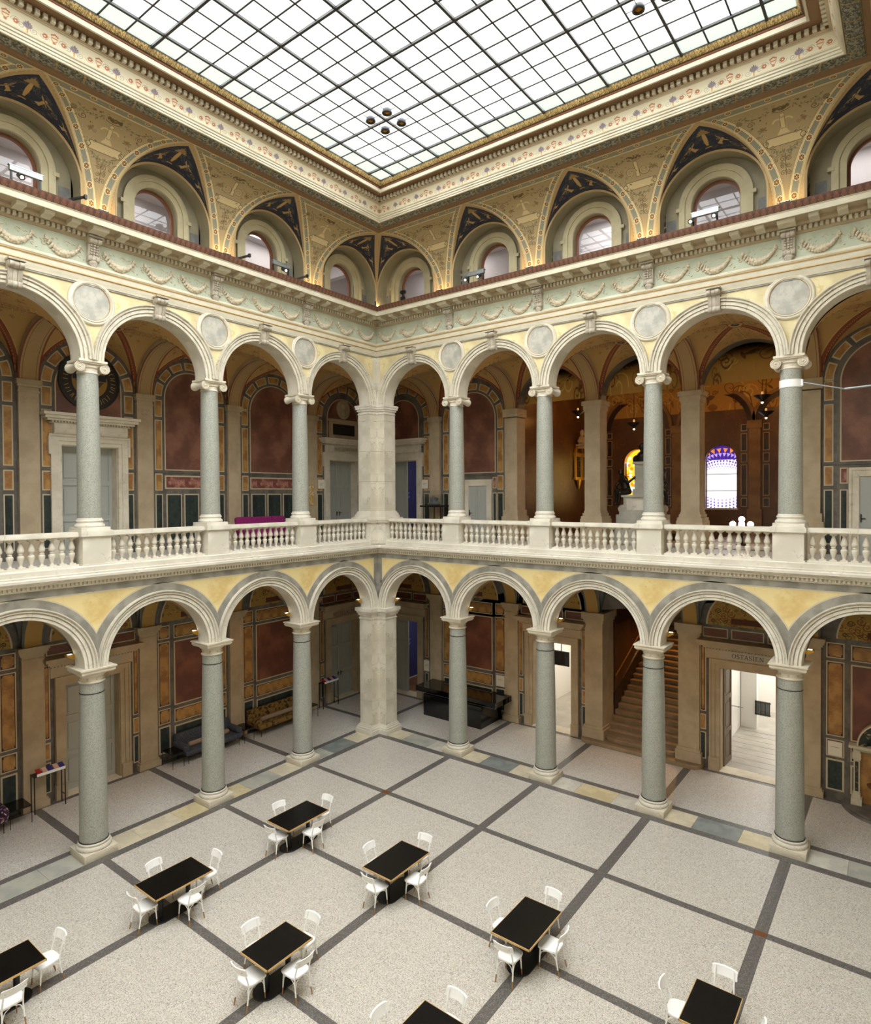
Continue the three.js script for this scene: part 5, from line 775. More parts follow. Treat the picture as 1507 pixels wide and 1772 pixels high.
// stained-glass windows of the hall
function stained(c, draw, glow, lab, color, power) {
  const t = struct('window_' + (++winCount), null, null, lab, 'window'), w = 0.66, y0 = 8.83, sp = 11.05;
  const tex = canvasTex(512, 1024, draw), sh = new THREE.Shape(); sh.moveTo(-w, y0); sh.lineTo(w, y0); sh.lineTo(w, sp); sh.absarc(0, sp, w, 0, PI, false); sh.lineTo(-w, y0);
  const g = new THREE.ShapeGeometry(sh, 24), u = g.attributes.uv, p = g.attributes.position; for (let i = 0; i < u.count; i++) u.setXY(i, p.getX(i) / (2 * w) + 0.5, (p.getY(i) - y0) / (sp + w - y0));
  part(t, 'stained_window_glass', g.translate(c, 0, HZ - 0.3), std({ map: tex, emissiveMap: tex, emissive: new THREE.Color(1, 1, 1), emissiveIntensity: glow, roughness: 0.3 }), 'glowing stained glass');
  for (const y of [9.62, 10.4]) part(t, 'saddle_bar', fin(bx(c - w, c + w, y - 0.012, y + 0.012, HZ - 0.3, HZ - 0.27)), M.black);
  part(t, 'window_sill', fin(bx(c - 0.74, c + 0.74, 8.76, 8.83, HZ - 0.3, HZ + 0.05)), M.stoneWarm);
  const l = new THREE.RectAreaLight(color, power, 1.2, 2.4); l.name = 'stained_window_daylight'; l.position.set(c, 10.1, HZ - 0.27); l.lookAt(c, 9.6, 0); scene.add(l);
}
let winCount = 0;
stained(10.33, (x, w, h) => { x.fillStyle = '#fff'; x.fillRect(0, 0, w, h); const row = (cy, R, n, c, s, dir) => { for (let i = 0; i <= n; i++) { const a = PI * (0.12 + 0.76 * i / n), px = w / 2 + R * Math.cos(a), py = cy - dir * R * 0.45 * Math.sin(a); x.fillStyle = c; x.save(); x.translate(px, py); x.rotate((PI / 2 - a) * dir); x.beginPath(); x.moveTo(-s, -s * dir); x.lineTo(s, -s * dir); x.lineTo(0, s * dir); x.fill(); x.restore(); } };
  x.fillStyle = '#3a1c8a'; x.fillRect(0, 0, w, 230); row(215, 300, 7, '#e08a3c', 40, 1); row(290, 310, 11, '#b8a0f4', 30, 1); row(350, 320, 13, '#4a28a0', 22, 1); row(405, 330, 15, '#5c38b0', 20, 1); row(455, 340, 17, '#7a58c4', 17, 1); row(500, 350, 18, '#a48ce0', 14, 1); for (let k = 0; k < 6; k++) row(740 + k * 48, 330, 12, ['#b49ae8', '#8a66d0', '#6a44ba', '#5a34ac', '#6a44ba', '#4a28a0'][k], 19, -1); }, 1.05, 'arched violet and white stained glass window of the stair hall', 0xf0e4ff, 1.0);
stained(6.48, (x, w, h) => { x.fillStyle = '#f2b92c'; x.fillRect(0, 0, w, h); for (let i = 0; i < 90; i++) circ(x, rnd() * w, rnd() * h, rr(10, 50), ['#ffe27a', '#fff3b0', '#d8841c', '#ffffff'][i % 4]); for (let i = 0; i < 60; i++) leafAt(x, rnd() * w, rnd() * h, rr(20, 60), rnd() * 7, ['#c86a14', '#b88a1a', '#e0a020'][i % 3]); }, 1.6, 'arched golden stained glass window behind the bronze monument', 0xffd070, 1.5);
for (const [c, m] of [[10.33, M.hallWall], [6.48, std({ map: marble([214, 150, 50], [186, 112, 30], { metres: 0.6, p: 3 }), roughness: 0.4 })]]) part(scene.children.find((o) => o.name === 'wall_stair_hall'), 'window_reveal', fin(at(sweepArc([[0.665, -0.32], [0.665, 0], [0.69, 0], [0.69, -0.32]], 0, PI, 20), c, 11.05, HZ), 0.4), m);  // golden window light is put into the colour of the second reveal

// pendant lamps of the hall
const pend = (x, y, z, top, lab) => { const t = thing('pendant_lamp', lab, 'lamp', [x, y, z], 0, 'pendant lamps of the stair hall'); part(t, 'rod', fin(bar([0, 0.3, 0], [0, top - y, 0], 0.012)), M.bronze); part(t, 'shade', fin(lathe([[0.05, -0.02], [0.075, 0.05], [0.2, 0.13], [0.3, 0.22], [0.29, 0.225], [0.18, 0.15], [0.05, 0.1]], 20)), M.bronze); part(t, 'lamp_stem', fin(lathe([[0, 0.1], [0.05, 0.12], [0.035, 0.35], [0, 0.36]], 12)), M.lampBrass ??= std({ color: col(230, 170, 80), emissive: new THREE.Color(1, 0.6, 0.2), emissiveIntensity: 0.5, roughness: 0.4 })); part(t, 'lamp_bulb', fin(new THREE.SphereGeometry(0.045, 10, 8).translate(0, -0.04, 0)), M.lamp);
  const l = new THREE.PointLight(0xffb25a, 1); l.name = 'pendant_light'; l.position.set(x, y - 0.04, z); l.castShadow = true; scene.add(l); const k = new THREE.PointLight(0xffc070, 7); k.name = 'pendant_uplight'; k.position.set(x, y + 1.15, z); k.castShadow = true; scene.add(k); };
pend(12.98, 12.85, -6.6, 14.9, 'dark conical pendant lamp hanging beside the clamped column'); pend(5.6, 12.95, -7.0, 14.9, 'dark conical pendant lamp hanging before the bust wall'); pend(8.1, 12.25, -7.0, 14.9, 'dark conical pendant lamp hanging behind the monument'); pend(12.6, 12.6, -9.6, 14.7, 'dark conical pendant lamp hanging deep in the stair hall');
{ // unseen lantern added to brighten the steps
  const t = thing('added_stair_lantern', 'unseen brass lantern added to light the staircase', 'lamp', [9.4, 6.2, -9.6]); part(t, 'lantern_shade', fin(lathe([[0.05, 0.3], [0.16, 0.24], [0.2, 0], [0.18, 0], [0.14, 0.22], [0.05, 0.28]], 16)), M.brass); part(t, 'lantern_bulb', fin(new THREE.SphereGeometry(0.07, 12, 8).translate(0, 0.1, 0)), M.lamp); part(t, 'rod', fin(bar([0, 0.28, 0], [0, 8.6, 0], 0.012)), M.bronze);
  const l = new THREE.SpotLight(0xffb25a, 45, 0, 0.7, 0.9); l.name = 'added_lantern_light'; l.position.set(9.4, 6.15, -9.6); l.target.position.set(9.7, 1.6, -7.2); l.castShadow = true; scene.add(l, l.target); l.target.name = 'lantern_target';
}
// globe lamps on the hall newel
{
  const t = thing('globe_lamp', 'cluster of glowing white globe lamps on a post behind the balustrade', 'lamp', [12.42, 7.6, -6.0]); part(t, 'post', fin(lathe([[0, 0], [0.2, 0], [0.2, 0.05], [0.05, 0.1], [0.035, 0.5], [0.06, 0.55], [0.03, 0.6], [0.03, 0.9], [0, 0.9]], 16)), M.bronze);
  for (const [x, y, z] of [[0, 0.96, 0], [0.3, 0.78, 0.05], [-0.28, 0.78, 0.1], [0.05, 0.77, 0.28], [-0.06, 0.78, -0.28]]) { part(t, 'globe_bulb', fin(new THREE.SphereGeometry(0.11, 18, 14).translate(x, y, z), 0.9), M.globe); part(t, 'arm', fin(bar([0, 0.55, 0], [x, y - 0.09, z], 0.014)), M.bronze); }
  const l = new THREE.PointLight(0xffe2b0, 2); l.name = 'globe_light'; l.position.set(12.42, 8.56, -6.0); scene.add(l);
}
// smooth bodies from tapered capsules
function blob(bones, res, k = 0.04) {
  let lo = [1e9, 1e9, 1e9], hi = [-1e9, -1e9, -1e9]; for (const [a, b, ra, rb] of bones) for (const [p, r] of [[a, ra], [b, rb]]) for (let i = 0; i < 3; i++) { lo[i] = Math.min(lo[i], p[i] - r - 0.05); hi[i] = Math.max(hi[i], p[i] + r + 0.05); }
  const c = lo.map((v, i) => (v + hi[i]) / 2), half = Math.max(...lo.map((v, i) => (hi[i] - v) / 2)) * 1.08, mc = new MarchingCubes(res, M.bronze, false, false, 60000); mc.isolation = 0;
  for (let z = 0; z < res; z++) for (let y = 0; y < res; y++) for (let x = 0; x < res; x++) {
    const p = [x, y, z].map((v, i) => c[i] + (v - res / 2) / (res / 2) * half); let d = 1e9;
    for (const [a, b, ra, rb] of bones) { const ab = [b[0] - a[0], b[1] - a[1], b[2] - a[2]], ap = [p[0] - a[0], p[1] - a[1], p[2] - a[2]], L = ab[0] ** 2 + ab[1] ** 2 + ab[2] ** 2 || 1e-9, t = Math.max(0, Math.min(1, (ap[0] * ab[0] + ap[1] * ab[1] + ap[2] * ab[2]) / L)), q = Math.hypot(ap[0] - ab[0] * t, ap[1] - ab[1] * t, ap[2] - ab[2] * t) - (ra + (rb - ra) * t); const h = Math.max(0, k - Math.abs(d - q)) / k; d = Math.min(d, q) - h * h * k * 0.25; }
    mc.field[x + y * res + z * res * res] = -d;
  }
  mc.update(); const n = mc.count, g = new THREE.BufferGeometry(); g.setAttribute('position', new THREE.BufferAttribute(mc.positionArray.slice(0, n * 3), 3)); g.scale(half, half, half).translate(...c); return fin(g, 1.0);
}
{
  const mx = 9.02, mz = -5.4, t = thing('monument', 'grey stone monument with bronze bust and seated bronze figures', 'monument', [mx, 7.6, mz]);
  const P = (n, l, m) => part(t, n, fin(join(l), 0.4), m);
  P('stone_base', [bx(-0.95, 0.95, 0, 0.75, -0.5, 0.5), bx(-0.9, 0.9, 0.75, 1.1, -0.46, 0.46), bx(-0.78, 0.78, 1.1, 1.2, -0.44, 0.44), bx(-0.62, 0.62, 1.2, 1.78, -0.4, 0.4), bx(-0.7, 0.7, 1.78, 1.86, -0.45, 0.45)], M.stoneGrey ??= std({ map: marble([190, 186, 170], [168, 166, 152], { metres: 1.2, p: 3 }), roughness: 0.6 }));
  P('inscription_panel', [bx(-0.5, 0.5, 1.28, 1.7, 0.39, 0.415)], M.stone); for (const s of [-1, 1]) part(t, 'side_scroll', fin(cyl(0.16, 0.16, 0.6, 20).rotateX(PI / 2).translate(s * 0.72, 1.32, -0.3), 0.5), M.stoneGrey);
  P('bust_pedestal', [bx(-0.3, 0.3, 1.86, 2.1, -0.3, 0.3), bx(-0.24, 0.24, 2.1, 3.05, -0.24, 0.24), bx(-0.3, 0.3, 3.05, 3.15, -0.3, 0.3)], M.stoneGrey);
  part(t, 'bronze_bust', blob([[[-0.22, 3.25, 0], [0.22, 3.25, 0], 0.17, 0.17], [[0, 3.12, 0], [0, 3.35, 0.02], 0.2, 0.22], [[0, 3.4, 0], [0, 3.6, 0.02], 0.09, 0.085], [[0, 3.68, 0.02], [0, 3.78, 0.03], 0.12, 0.13], [[0, 3.68, 0.13], [0, 3.72, 0.15], 0.025, 0.02], [[0, 3.59, 0.1], [0, 3.55, 0.11], 0.05, 0.04], [[-0.13, 3.7, 0.02], [-0.13, 3.74, 0.02], 0.025, 0.03], [[0.13, 3.7, 0.02], [0.13, 3.74, 0.02], 0.025, 0.03]], 48), M.bronze, 'dark bronze bust');
  for (const s of [-1, 1]) part(t, 'bronze_figure', blob([[[s * 0.6, 2.05, 0.1], [s * 0.72, 2.45, 0.1], 0.16, 0.17], [[s * 0.72, 2.45, 0.1], [s * 0.78, 2.62, 0.12], 0.13, 0.07], [[s * 0.8, 2.72, 0.14], [s * 0.81, 2.78, 0.15], 0.11, 0.115], [[s * 0.8, 2.7, 0.24], [s * 0.8, 2.71, 0.26], 0.03, 0.025], [[s * 0.62, 2.0, 0.12], [s * 0.95, 2.0, 0.25], 0.14, 0.1], [[s * 0.95, 2.0, 0.25], [s * 0.98, 1.55, 0.2], 0.09, 0.06], [[s * 0.98, 1.52, 0.2], [s * 1.06, 1.48, 0.3], 0.05, 0.04], [[s * 0.5, 2.0, 0.2], [s * 0.75, 1.95, 0.42], 0.13, 0.09], [[s * 0.75, 1.95, 0.42], [s * 0.82, 1.5, 0.4], 0.08, 0.055], [[s * 0.7, 2.5, 0.18], [s * 0.45, 2.35, 0.36], 0.07, 0.055], [[s * 0.45, 2.35, 0.36], [s * 0.25, 2.5, 0.34], 0.05, 0.04], [[s * 0.82, 2.48, 0.08], [s * 0.98, 2.25, 0.2], 0.07, 0.05], [[s * 0.98, 2.25, 0.2], [s * 0.9, 2.06, 0.32], 0.05, 0.04], [[s * 0.22, 2.52, 0.34], [s * 0.18, 2.56, 0.36], 0.045, 0.03]], 56, 0.05), M.bronze, 'seated bronze figure');
}
// bust and gilt mirror on the hall side wall
{
  const b = thing('wall_bust', 'pale marble bust on a bracket above the gilt mirror', 'bust', [4.42, 11.95, -10.0], PI / 2);
  part(b, 'bust', blob([[[-0.2, 0.15, 0], [0.2, 0.15, 0], 0.13, 0.13], [[0, 0.05, 0], [0, 0.25, 0], 0.15, 0.17], [[0, 0.3, 0], [0, 0.45, 0.02], 0.07, 0.065], [[0, 0.53, 0.02], [0, 0.62, 0.02], 0.1, 0.105], [[0, 0.53, 0.11], [0, 0.55, 0.13], 0.02, 0.016]], 40), M.sand); part(b, 'bracket', fin(join([bx(-0.26, 0.26, -0.08, 0, -0.2, 0.2), bx(-0.18, 0.18, -0.2, -0.08, -0.2, 0.1)])), M.sand);
  const m = thing('wall_mirror', 'gilt framed wall mirror with crest on the hall side wall', 'mirror', [4.22, 10.85, -10.0], PI / 2);
  part(m, 'mirror_glass', fin(bx(-0.32, 0.32, -0.5, 0.5, 0.02, 0.03)), std({ color: col(170, 160, 140), roughness: 0.08, metalness: 0.9 })); part(m, 'gilt_frame', fin(join([bx(-0.46, -0.32, -0.55, 0.6, 0, 0.08), bx(0.32, 0.46, -0.55, 0.6, 0, 0.08), bx(-0.52, 0.52, 0.5, 0.68, 0, 0.12), bx(-0.52, 0.52, -0.64, -0.5, 0, 0.12), at(sweepArc([[0.3, 0], [0.3, 0.1], [0.42, 0.1], [0.42, 0]], 0, PI, 16), 0, 0.68, 0), new THREE.ConeGeometry(0.3, 0.5, 10).rotateX(PI).scale(1, 1, 0.4).translate(0, -0.88, 0.05)])), M.brass);
}
// ---------------------------------------------------------------- rooms behind the doors
function room(name, label, x0, x1, z0, z1, y0, y1, wallM, floorM) { const r = struct(name, null, null, label, 'room'); for (const [n, g, m] of [['room_wall', bx(x0 - 0.1, x0, y0, y1, z0, z1), wallM], ['room_wall', bx(x1, x1 + 0.1, y0, y1, z0, z1), wallM], ['room_wall', bx(x0 - 0.1, x1 + 0.1, y0, y1, z0 - 0.1, z0), wallM], ['room_ceiling', bx(x0 - 0.1, x1 + 0.1, y1, y1 + 0.1, z0 - 0.1, z1), wallM], ['room_floor', bx(x0 - 0.1, x1 + 0.1, y0 - 0.02, y0 + 0.01, z0 - 0.1, z1), floorM]]) part(r, n, fin(g), m); return r; }
function ceilingLight(x, y, z, w, d, p, color, lab) { const t = thing('ceiling_light_panel', lab, 'ceiling light', [x, y, z]); part(t, 'light_diffuser', fin(bx(-w / 2, w / 2, -0.01, 0.01, -d / 2, d / 2)), std({ color: col(255, 255, 250), emissive: new THREE.Color(1, 0.98, 0.92), emissiveIntensity: 2 })); part(t, 'frame', fin(join([bx(-w / 2 - 0.04, -w / 2, -0.02, 0.04, -d / 2, d / 2), bx(w / 2, w / 2 + 0.04, -0.02, 0.04, -d / 2, d / 2)])), M.white); const l = new THREE.RectAreaLight(color, p, w, d); l.name = 'room_light'; l.position.set(x, y - 0.02, z); l.lookAt(x, 0, z); scene.add(l); }
M.planks = std({ map: marble([176, 170, 158], [160, 154, 142], { metres: 1.5, p: 3, grain: 6 }), roughness: 0.4 }); M.whiteWall = std({ color: col(236, 232, 224), roughness: 0.85 }); M.woodFloor = std({ map: marble([150, 108, 70], [130, 92, 58], { metres: 1.2, p: 4 }), roughness: 0.45 });
const rA = room('wall_white_room', 'white gallery room behind the open door with black screen', 4.27, 7.4, -9.3, -4.5, 0, 4.4, M.whiteWall, M.planks);
ceilingLight(5.8, 4.38, -7.4, 2.0, 2.6, 5, 0xfff6e8, 'flat ceiling light of the white room with the screen');
const rB = room('wall_ostasien_room', 'white room with ramp behind the OSTASIEN doorway', 11.8, 16.5, -11.4, -4.5, -0.01, 4.5, M.whiteWall, M.planks);
for (let i = 0; i < 9; i++) part(rB, 'floor_plank', fin(bx(11.82, 16.4, 0.0, 0.016, -9.0 + i * 0.5, -8.52 + i * 0.5)), M.planks);
part(rB, 'partition', fin(bx(11.82, 12.4, 0, 3.6, -9.2, -8.9)), M.whiteWall);
ceilingLight(13.8, 4.46, -9.9, 2.6, 2.4, 8, 0xffffff, 'flat ceiling light of the white room with the radiator'); ceilingLight(13.6, 4.46, -6.4, 2.0, 1.6, 2.5, 0xfff8ee, 'flat ceiling light just inside the OSTASIEN doorway');
{ const t = thing('radiator', 'dark ribbed radiator on the white wall beyond the OSTASIEN doorway', 'radiator', [12.62, 0.62, -8.86]); for (let i = 0; i < 12; i++) part(t, 'radiator_rib', fin(bx(-0.27 + i * 0.046, -0.24 + i * 0.046, 0, 0.56, -0.03, 0.05)), M.iron); part(t, 'radiator_pipe', fin(join([bx(-0.28, 0.3, 0.02, 0.05, -0.02, 0.03), bx(-0.28, 0.3, 0.5, 0.53, -0.02, 0.03)])), M.iron);
  const h = thing('wall_handrail', 'thin sloping steel handrail beyond the OSTASIEN doorway', 'handrail', [11.92, 0, 0]); part(h, 'rail', fin(bar([0, 1.5, -6.6], [0, 0.85, -8.7], 0.02)), M.steel); for (const [y, z] of [[1.44, -6.8], [0.95, -8.4]]) part(h, 'rail_bracket', fin(bar([-0.11, y - 0.04, z], [0, y, z], 0.012)), M.steel); }
{ const t = thing('hanging_screen', 'black flat screen hanging on a rod in the white room', 'screen', [5.5, 2.2, -5.5]); part(t, 'screen_panel', fin(new RoundedBoxGeometry(0.72, 0.62, 0.06, 1, 0.01).translate(0, 0.33, 0)), M.black); part(t, 'screen_mount', fin(bar([0, 0.6, 0], [0, 2.18, 0], 0.02)), M.black); part(t, 'screen_face', fin(bx(-0.33, 0.33, 0.05, 0.61, 0.029, 0.034)), M.blackGloss); }
for (const [y, lab] of [[0, 'room with blue panel behind the ground floor corner door'], [7.6, 'room with blue panel behind the upper corner door']]) { const r = room('wall_blue_room', lab, -3.6, -0.3, -7.0, -4.5, y, y + 4.2, M.whiteWall, M.woodFloor); part(r, 'blue_panel', fin(bx(-3.5, -3.38, y + 0.06, y + 4.1, -6.95, -4.6)), M.blue, 'blue wall panel'); part(r, 'white_skirting', fin(bx(-3.5, -3.36, y, y + 0.06, -6.95, -4.6)), M.white); const tx = canvasTex(128, 128, (x) => { x.fillStyle = '#464ca0'; x.fillRect(0, 0, 128, 128); x.fillStyle = '#c8cce6'; for (let i = 0; i < 9; i++) x.fillRect(14, 20 + i * 9, 50 + (i * 37) % 46, 3); }); part(r, 'panel_text', new THREE.PlaneGeometry(0.6, 0.6).rotateY(PI / 2).translate(-3.375, y + 1.9, -6.0), std({ map: tx, roughness: 0.8 })); const l = new THREE.RectAreaLight(0xfff6ec, 3, 1.5, 0.6); l.name = 'room_light'; l.position.set(-1.9, y + 4.15, -5.0); l.lookAt(-1.9, 0, -5.2); scene.add(l); const d = thing('ceiling_light_panel', y ? 'flat ceiling light inside the upper blue room' : 'flat ceiling light inside the ground floor blue room', 'ceiling light', [-1.9, y + 4.19, -5.0]); part(d, 'light_diffuser', fin(bx(-0.75, 0.75, -0.015, 0.0, -0.3, 0.3)), std({ color: col(255, 255, 250), emissive: new THREE.Color(1, 0.95, 0.86), emissiveIntensity: 1.6 })); }
// unseen slabs added behind the closed doors, so that no light leaks
for (const [z, y] of [[-2, 0], [9.4, 0], [-2, 7.6], [9.4, 7.6]]) struct('wall_light_block', fin(bx(-4.62, -4.5, y, y + 4, z - 1.1, z + 1.1)), M.plasterGrey, 'added slab blocking light behind a closed double door', 'wall');
// ---------------------------------------------------------------- cafe tables and chairs in the court
function makeTable(w, l) {                                   // w along x, l along z
  const t = new THREE.Group();
  part(t, 'table_top', fin(bx(-w / 2 + 0.012, w / 2 - 0.012, 0.715, 0.752, -l / 2 + 0.012, l / 2 - 0.012)), M.tableTop);
  part(t, 'wooden_edge', fin(join([bx(-w / 2, -w / 2 + 0.012, 0.712, 0.75, -l / 2, l / 2), bx(w / 2 - 0.012, w / 2, 0.712, 0.75, -l / 2, l / 2), bx(-w / 2, w / 2, 0.712, 0.75, -l / 2, -l / 2 + 0.012), bx(-w / 2, w / 2, 0.712, 0.75, l / 2 - 0.012, l / 2)])), M.tableEdge, 'light wooden edge band');
  part(t, 'underframe', fin(join([bx(-0.05, 0.05, 0.68, 0.714, -l * 0.38, l * 0.38), ...[-1, 1].map((s) => bx(-w * 0.34, w * 0.34, 0.68, 0.714, s * l * 0.24 - 0.04, s * l * 0.24 + 0.04))])), M.black);
  const r = 0.25, h = l * 0.24, sh = new THREE.Shape(); sh.absarc(0, h, r, 0, PI, false); sh.absarc(0, -h, r, PI, PI * 2, false);
  part(t, 'base_plate', fin(new THREE.ExtrudeGeometry(sh, { depth: 0.012, bevelEnabled: true, bevelThickness: 0.006, bevelSize: 0.006, bevelSegments: 1, curveSegments: 20 }).rotateX(-PI / 2).translate(0, 0.006, 0), 0.4), M.black);
  for (const s of [-1, 1]) part(t, 'post', fin(cyl(0.055, 0.055, 0.67, 18).translate(0, 0.018, s * h), 0.5), M.black);
  return t;
}
const TABLES = [['A', 3.92, 11.17, 0.92, 1.4, '+x-x+z-z'], ['B', 7.55, 7.57, 0.9, 1.42, '+x-x+z-z'], ['C', 4.01, 7.6, 0.92, 1.4, '+x-x+z-z'], ['D', 7.56, 11.14, 0.82, 1.1, '+x-x+z-z'], ['E', 11.13, 7.63, 0.87, 1.4, '+x-x+z-z'], ['F', 11.12, 11.13, 0.86, 1.36, '-x-z'], ['G', 14.69, 7.67, 0.77, 1.1, '-x-z+x'], ['H', 3.92, 14.7, 0.87, 1.4, '-z+x']];
const chairProto = (() => {
  const t = new THREE.Group();
  const seat = new THREE.Shape(); seat.moveTo(-0.13, -0.2); seat.quadraticCurveTo(0, -0.215, 0.13, -0.2); seat.quadraticCurveTo(0.19, -0.17, 0.2, -0.05); seat.quadraticCurveTo(0.225, 0.12, 0.19, 0.18); seat.quadraticCurveTo(0.12, 0.215, 0, 0.215); seat.quadraticCurveTo(-0.12, 0.215, -0.19, 0.18); seat.quadraticCurveTo(-0.225, 0.12, -0.2, -0.05); seat.quadraticCurveTo(-0.19, -0.17, -0.13, -0.2);
  part(t, 'seat', fin(new THREE.ExtrudeGeometry(seat, { depth: 0.022, bevelEnabled: true, bevelThickness: 0.01, bevelSize: 0.01, bevelSegments: 2, curveSegments: 8 }).rotateX(PI / 2).translate(0, 0.47, 0), 0.6), M.white);
  part(t, 'seat_rail', fin(bx(-0.16, 0.16, 0.405, 0.44, -0.165, 0.165)), M.white);
  for (const s of [-1, 1]) {
    const top = [s * 0.16, 0.44, 0.15], tip = [s * 0.175, 0.14, 0.168], ft = [s * 0.182, 0, 0.176];
    const fl = part(t, 'leg', fin(bar(tip, top, 0.012, 0.019, 10), 0.8), M.white); part(fl, 'leg_tip', fin(bar(ft, tip, 0.0095, 0.0121, 10), 0.8), M.legTip, 'brown leg tip');
    const P = [[s * 0.155, 0.84, -0.29], [s * 0.16, 0.66, -0.235], [s * 0.165, 0.45, -0.185], [s * 0.168, 0.3, -0.195], [s * 0.175, 0.14, -0.225]];
    const bl = part(t, 'leg', fin(tube(P, 0.0145, 16, 9), 0.8), M.white); part(bl, 'leg_tip', fin(bar([s * 0.182, 0, -0.262], [s * 0.175, 0.14, -0.225], 0.0105, 0.0148, 10), 0.8), M.legTip, 'brown leg tip');
    part(t, 'side_brace', fin(join([tube([[s * 0.172, 0.24, 0.16], [s * 0.17, 0.36, 0.12], [s * 0.165, 0.41, 0.03]], 0.008, 10, 6), tube([[s * 0.172, 0.24, -0.2], [s * 0.17, 0.36, -0.16], [s * 0.165, 0.41, -0.06]], 0.008, 10, 6)]), 0.8), M.white);
    part(t, 'cross_brace', fin(join([tube([[s * 0.172, 0.24, 0.162], [s * 0.12, 0.37, 0.16], [s * 0.03, 0.41, 0.155]], 0.008, 10, 6), tube([[s * 0.172, 0.24, -0.205], [s * 0.12, 0.37, -0.185], [s * 0.03, 0.41, -0.17]], 0.008, 10, 6)]), 0.8), M.white);
  }
  const rows = []; for (const [y, dz] of [[0.7, 0.024], [0.705, 0.034], [0.78, 0.008], [0.855, -0.014], [0.86, -0.024]]) { const r = []; for (let i = 0; i <= 14; i++) { const a = (i / 14 - 0.5) * 0.95; r.push([0.46 * Math.sin(a), y - (Math.abs(i - 7) > 6 ? (y > 0.78 ? 0.012 : -0.012) : 0), -0.29 + dz + 0.46 * (1 - Math.cos(a)) - 0.03]); } rows.push(r); }
  const bk = rows.map((r) => r.map(([x, y, z]) => [x, y, z - 0.017])), edge = [...rows, ...bk.slice().reverse(), rows[0]];
  part(t, 'backrest', fin(join([surf(edge), surf([rows.map((r) => r[0]), bk.map((r) => r[0])]), surf([rows.map((r) => r[14]), bk.map((r) => r[14])])]), 0.7), M.white);
  part(t, 'back_screw', fin(join([-1, 1].map((s) => new THREE.SphereGeometry(0.008, 6, 5).translate(s * 0.155, 0.79, -0.325)))), M.steel);
  return t;
})();
const tableLabels = { A: 'long black topped cafe table with four chairs, second along the sofa side', B: 'long black topped cafe table at the middle strip crossing with four chairs', C: 'long black topped cafe table with four chairs closest to the corner pier', D: 'short black topped cafe table with four chairs, fully seen', E: 'long black topped cafe table with four chairs, in line with the staircase', F: 'black topped cafe table cut off at the picture edge with two chairs behind', G: 'short black topped cafe table in line with the OSTASIEN door', H: 'black topped cafe table cut off beside one fully seen chair' };
const sideWord = { '+x': 'long side turned from the sofas,', '-x': 'sofa side,', '+z': 'end turned from the stairs,', '-z': 'stair end,' };
const tableWord = { A: 'table before closed double door', B: 'middle table', C: 'table before corner pier', D: 'short middle table', E: 'table before staircase', F: 'cut-off black table', G: 'short table before OSTASIEN door', H: 'table before purple patterned sofa' };
for (const [key, cx, cz, w, l, sides] of TABLES) {
  const t = makeTable(w, l); t.name = numbered('cafe_table'); scene.add(t); t.position.set(cx, 0, cz); tag(t, tableLabels[key], 'table', 'cafe tables in the court');
  for (const s of sides.match(/../g)) {
    const c = chairProto.clone(); c.name = numbered('cafe_chair'); scene.add(c);
    const j = () => rr(-0.03, 0.03), p = { '+x': [cx + w / 2 + 0.09 + j(), cz - 0.04 + j(), -PI / 2], '-x': [cx - w / 2 - 0.11 + j(), cz + 0.02 + j(), PI / 2], '+z': [cx + j() - 0.03, cz + l / 2 - 0.0 + j(), PI], '-z': [cx + j(), cz - l / 2 - 0.1 + j(), 0] }[s];
    c.position.set(p[0], 0, p[1]); c.rotation.y = p[2] + rr(-0.1, 0.1);
    tag(c, 'white chair, brown leg tips, ' + sideWord[s] + ' ' + tableWord[key], 'chair', 'white cafe chairs');
  }
}

// ---------------------------------------------------------------- sofas, side tables, leaflet stands in the aisle
function fabric(bg, draw) { return std({ map: canvasTex(256, 256, (x, w, h) => { x.fillStyle = bg; x.fillRect(0, 0, w, h); draw(x, w, h); }, { repeat: true }), roughness: 0.95 }); }
M.fabGrey = fabric('#3a3d44', (x, w, h) => { for (let i = 0; i < 900; i++) { x.fillStyle = ['#5c6068', '#25272c', '#74777c'][i % 3]; x.fillRect(rnd() * w, rnd() * h, rr(2, 7), 2); } });
M.fabLeo = fabric('#7a5c26', (x, w, h) => { for (let i = 0; i < 70; i++) { const a = rnd() * w, b = rnd() * h; circ(x, a, b, rr(8, 14), '#2c2110'); circ(x, a, b, rr(3, 6), '#5c4218'); } });
M.fabPurple = fabric('#3a1c3c', (x, w, h) => { for (let i = 0; i < 160; i++) { x.strokeStyle = ['#c9c060', '#8a3a78', '#d8d0b0', '#5a8a5a'][i % 4]; x.lineWidth = 5; const a = rnd() * w, b = rnd() * h; x.beginPath(); x.moveTo(a, b); x.lineTo(a + rr(-24, 24), b + rr(-24, 24)); x.stroke(); } });
M.fabFuchsia = fabric('#8a1c62', (x, w, h) => { for (let i = 0; i < 400; i++) { x.fillStyle = ['#a83080', '#6a124a', '#50103c'][i % 3]; x.fillRect(rnd() * w, rnd() * h, rr(3, 9), rr(2, 6)); } });
M.bolster = std({ color: col(142, 122, 98), roughness: 0.95 });
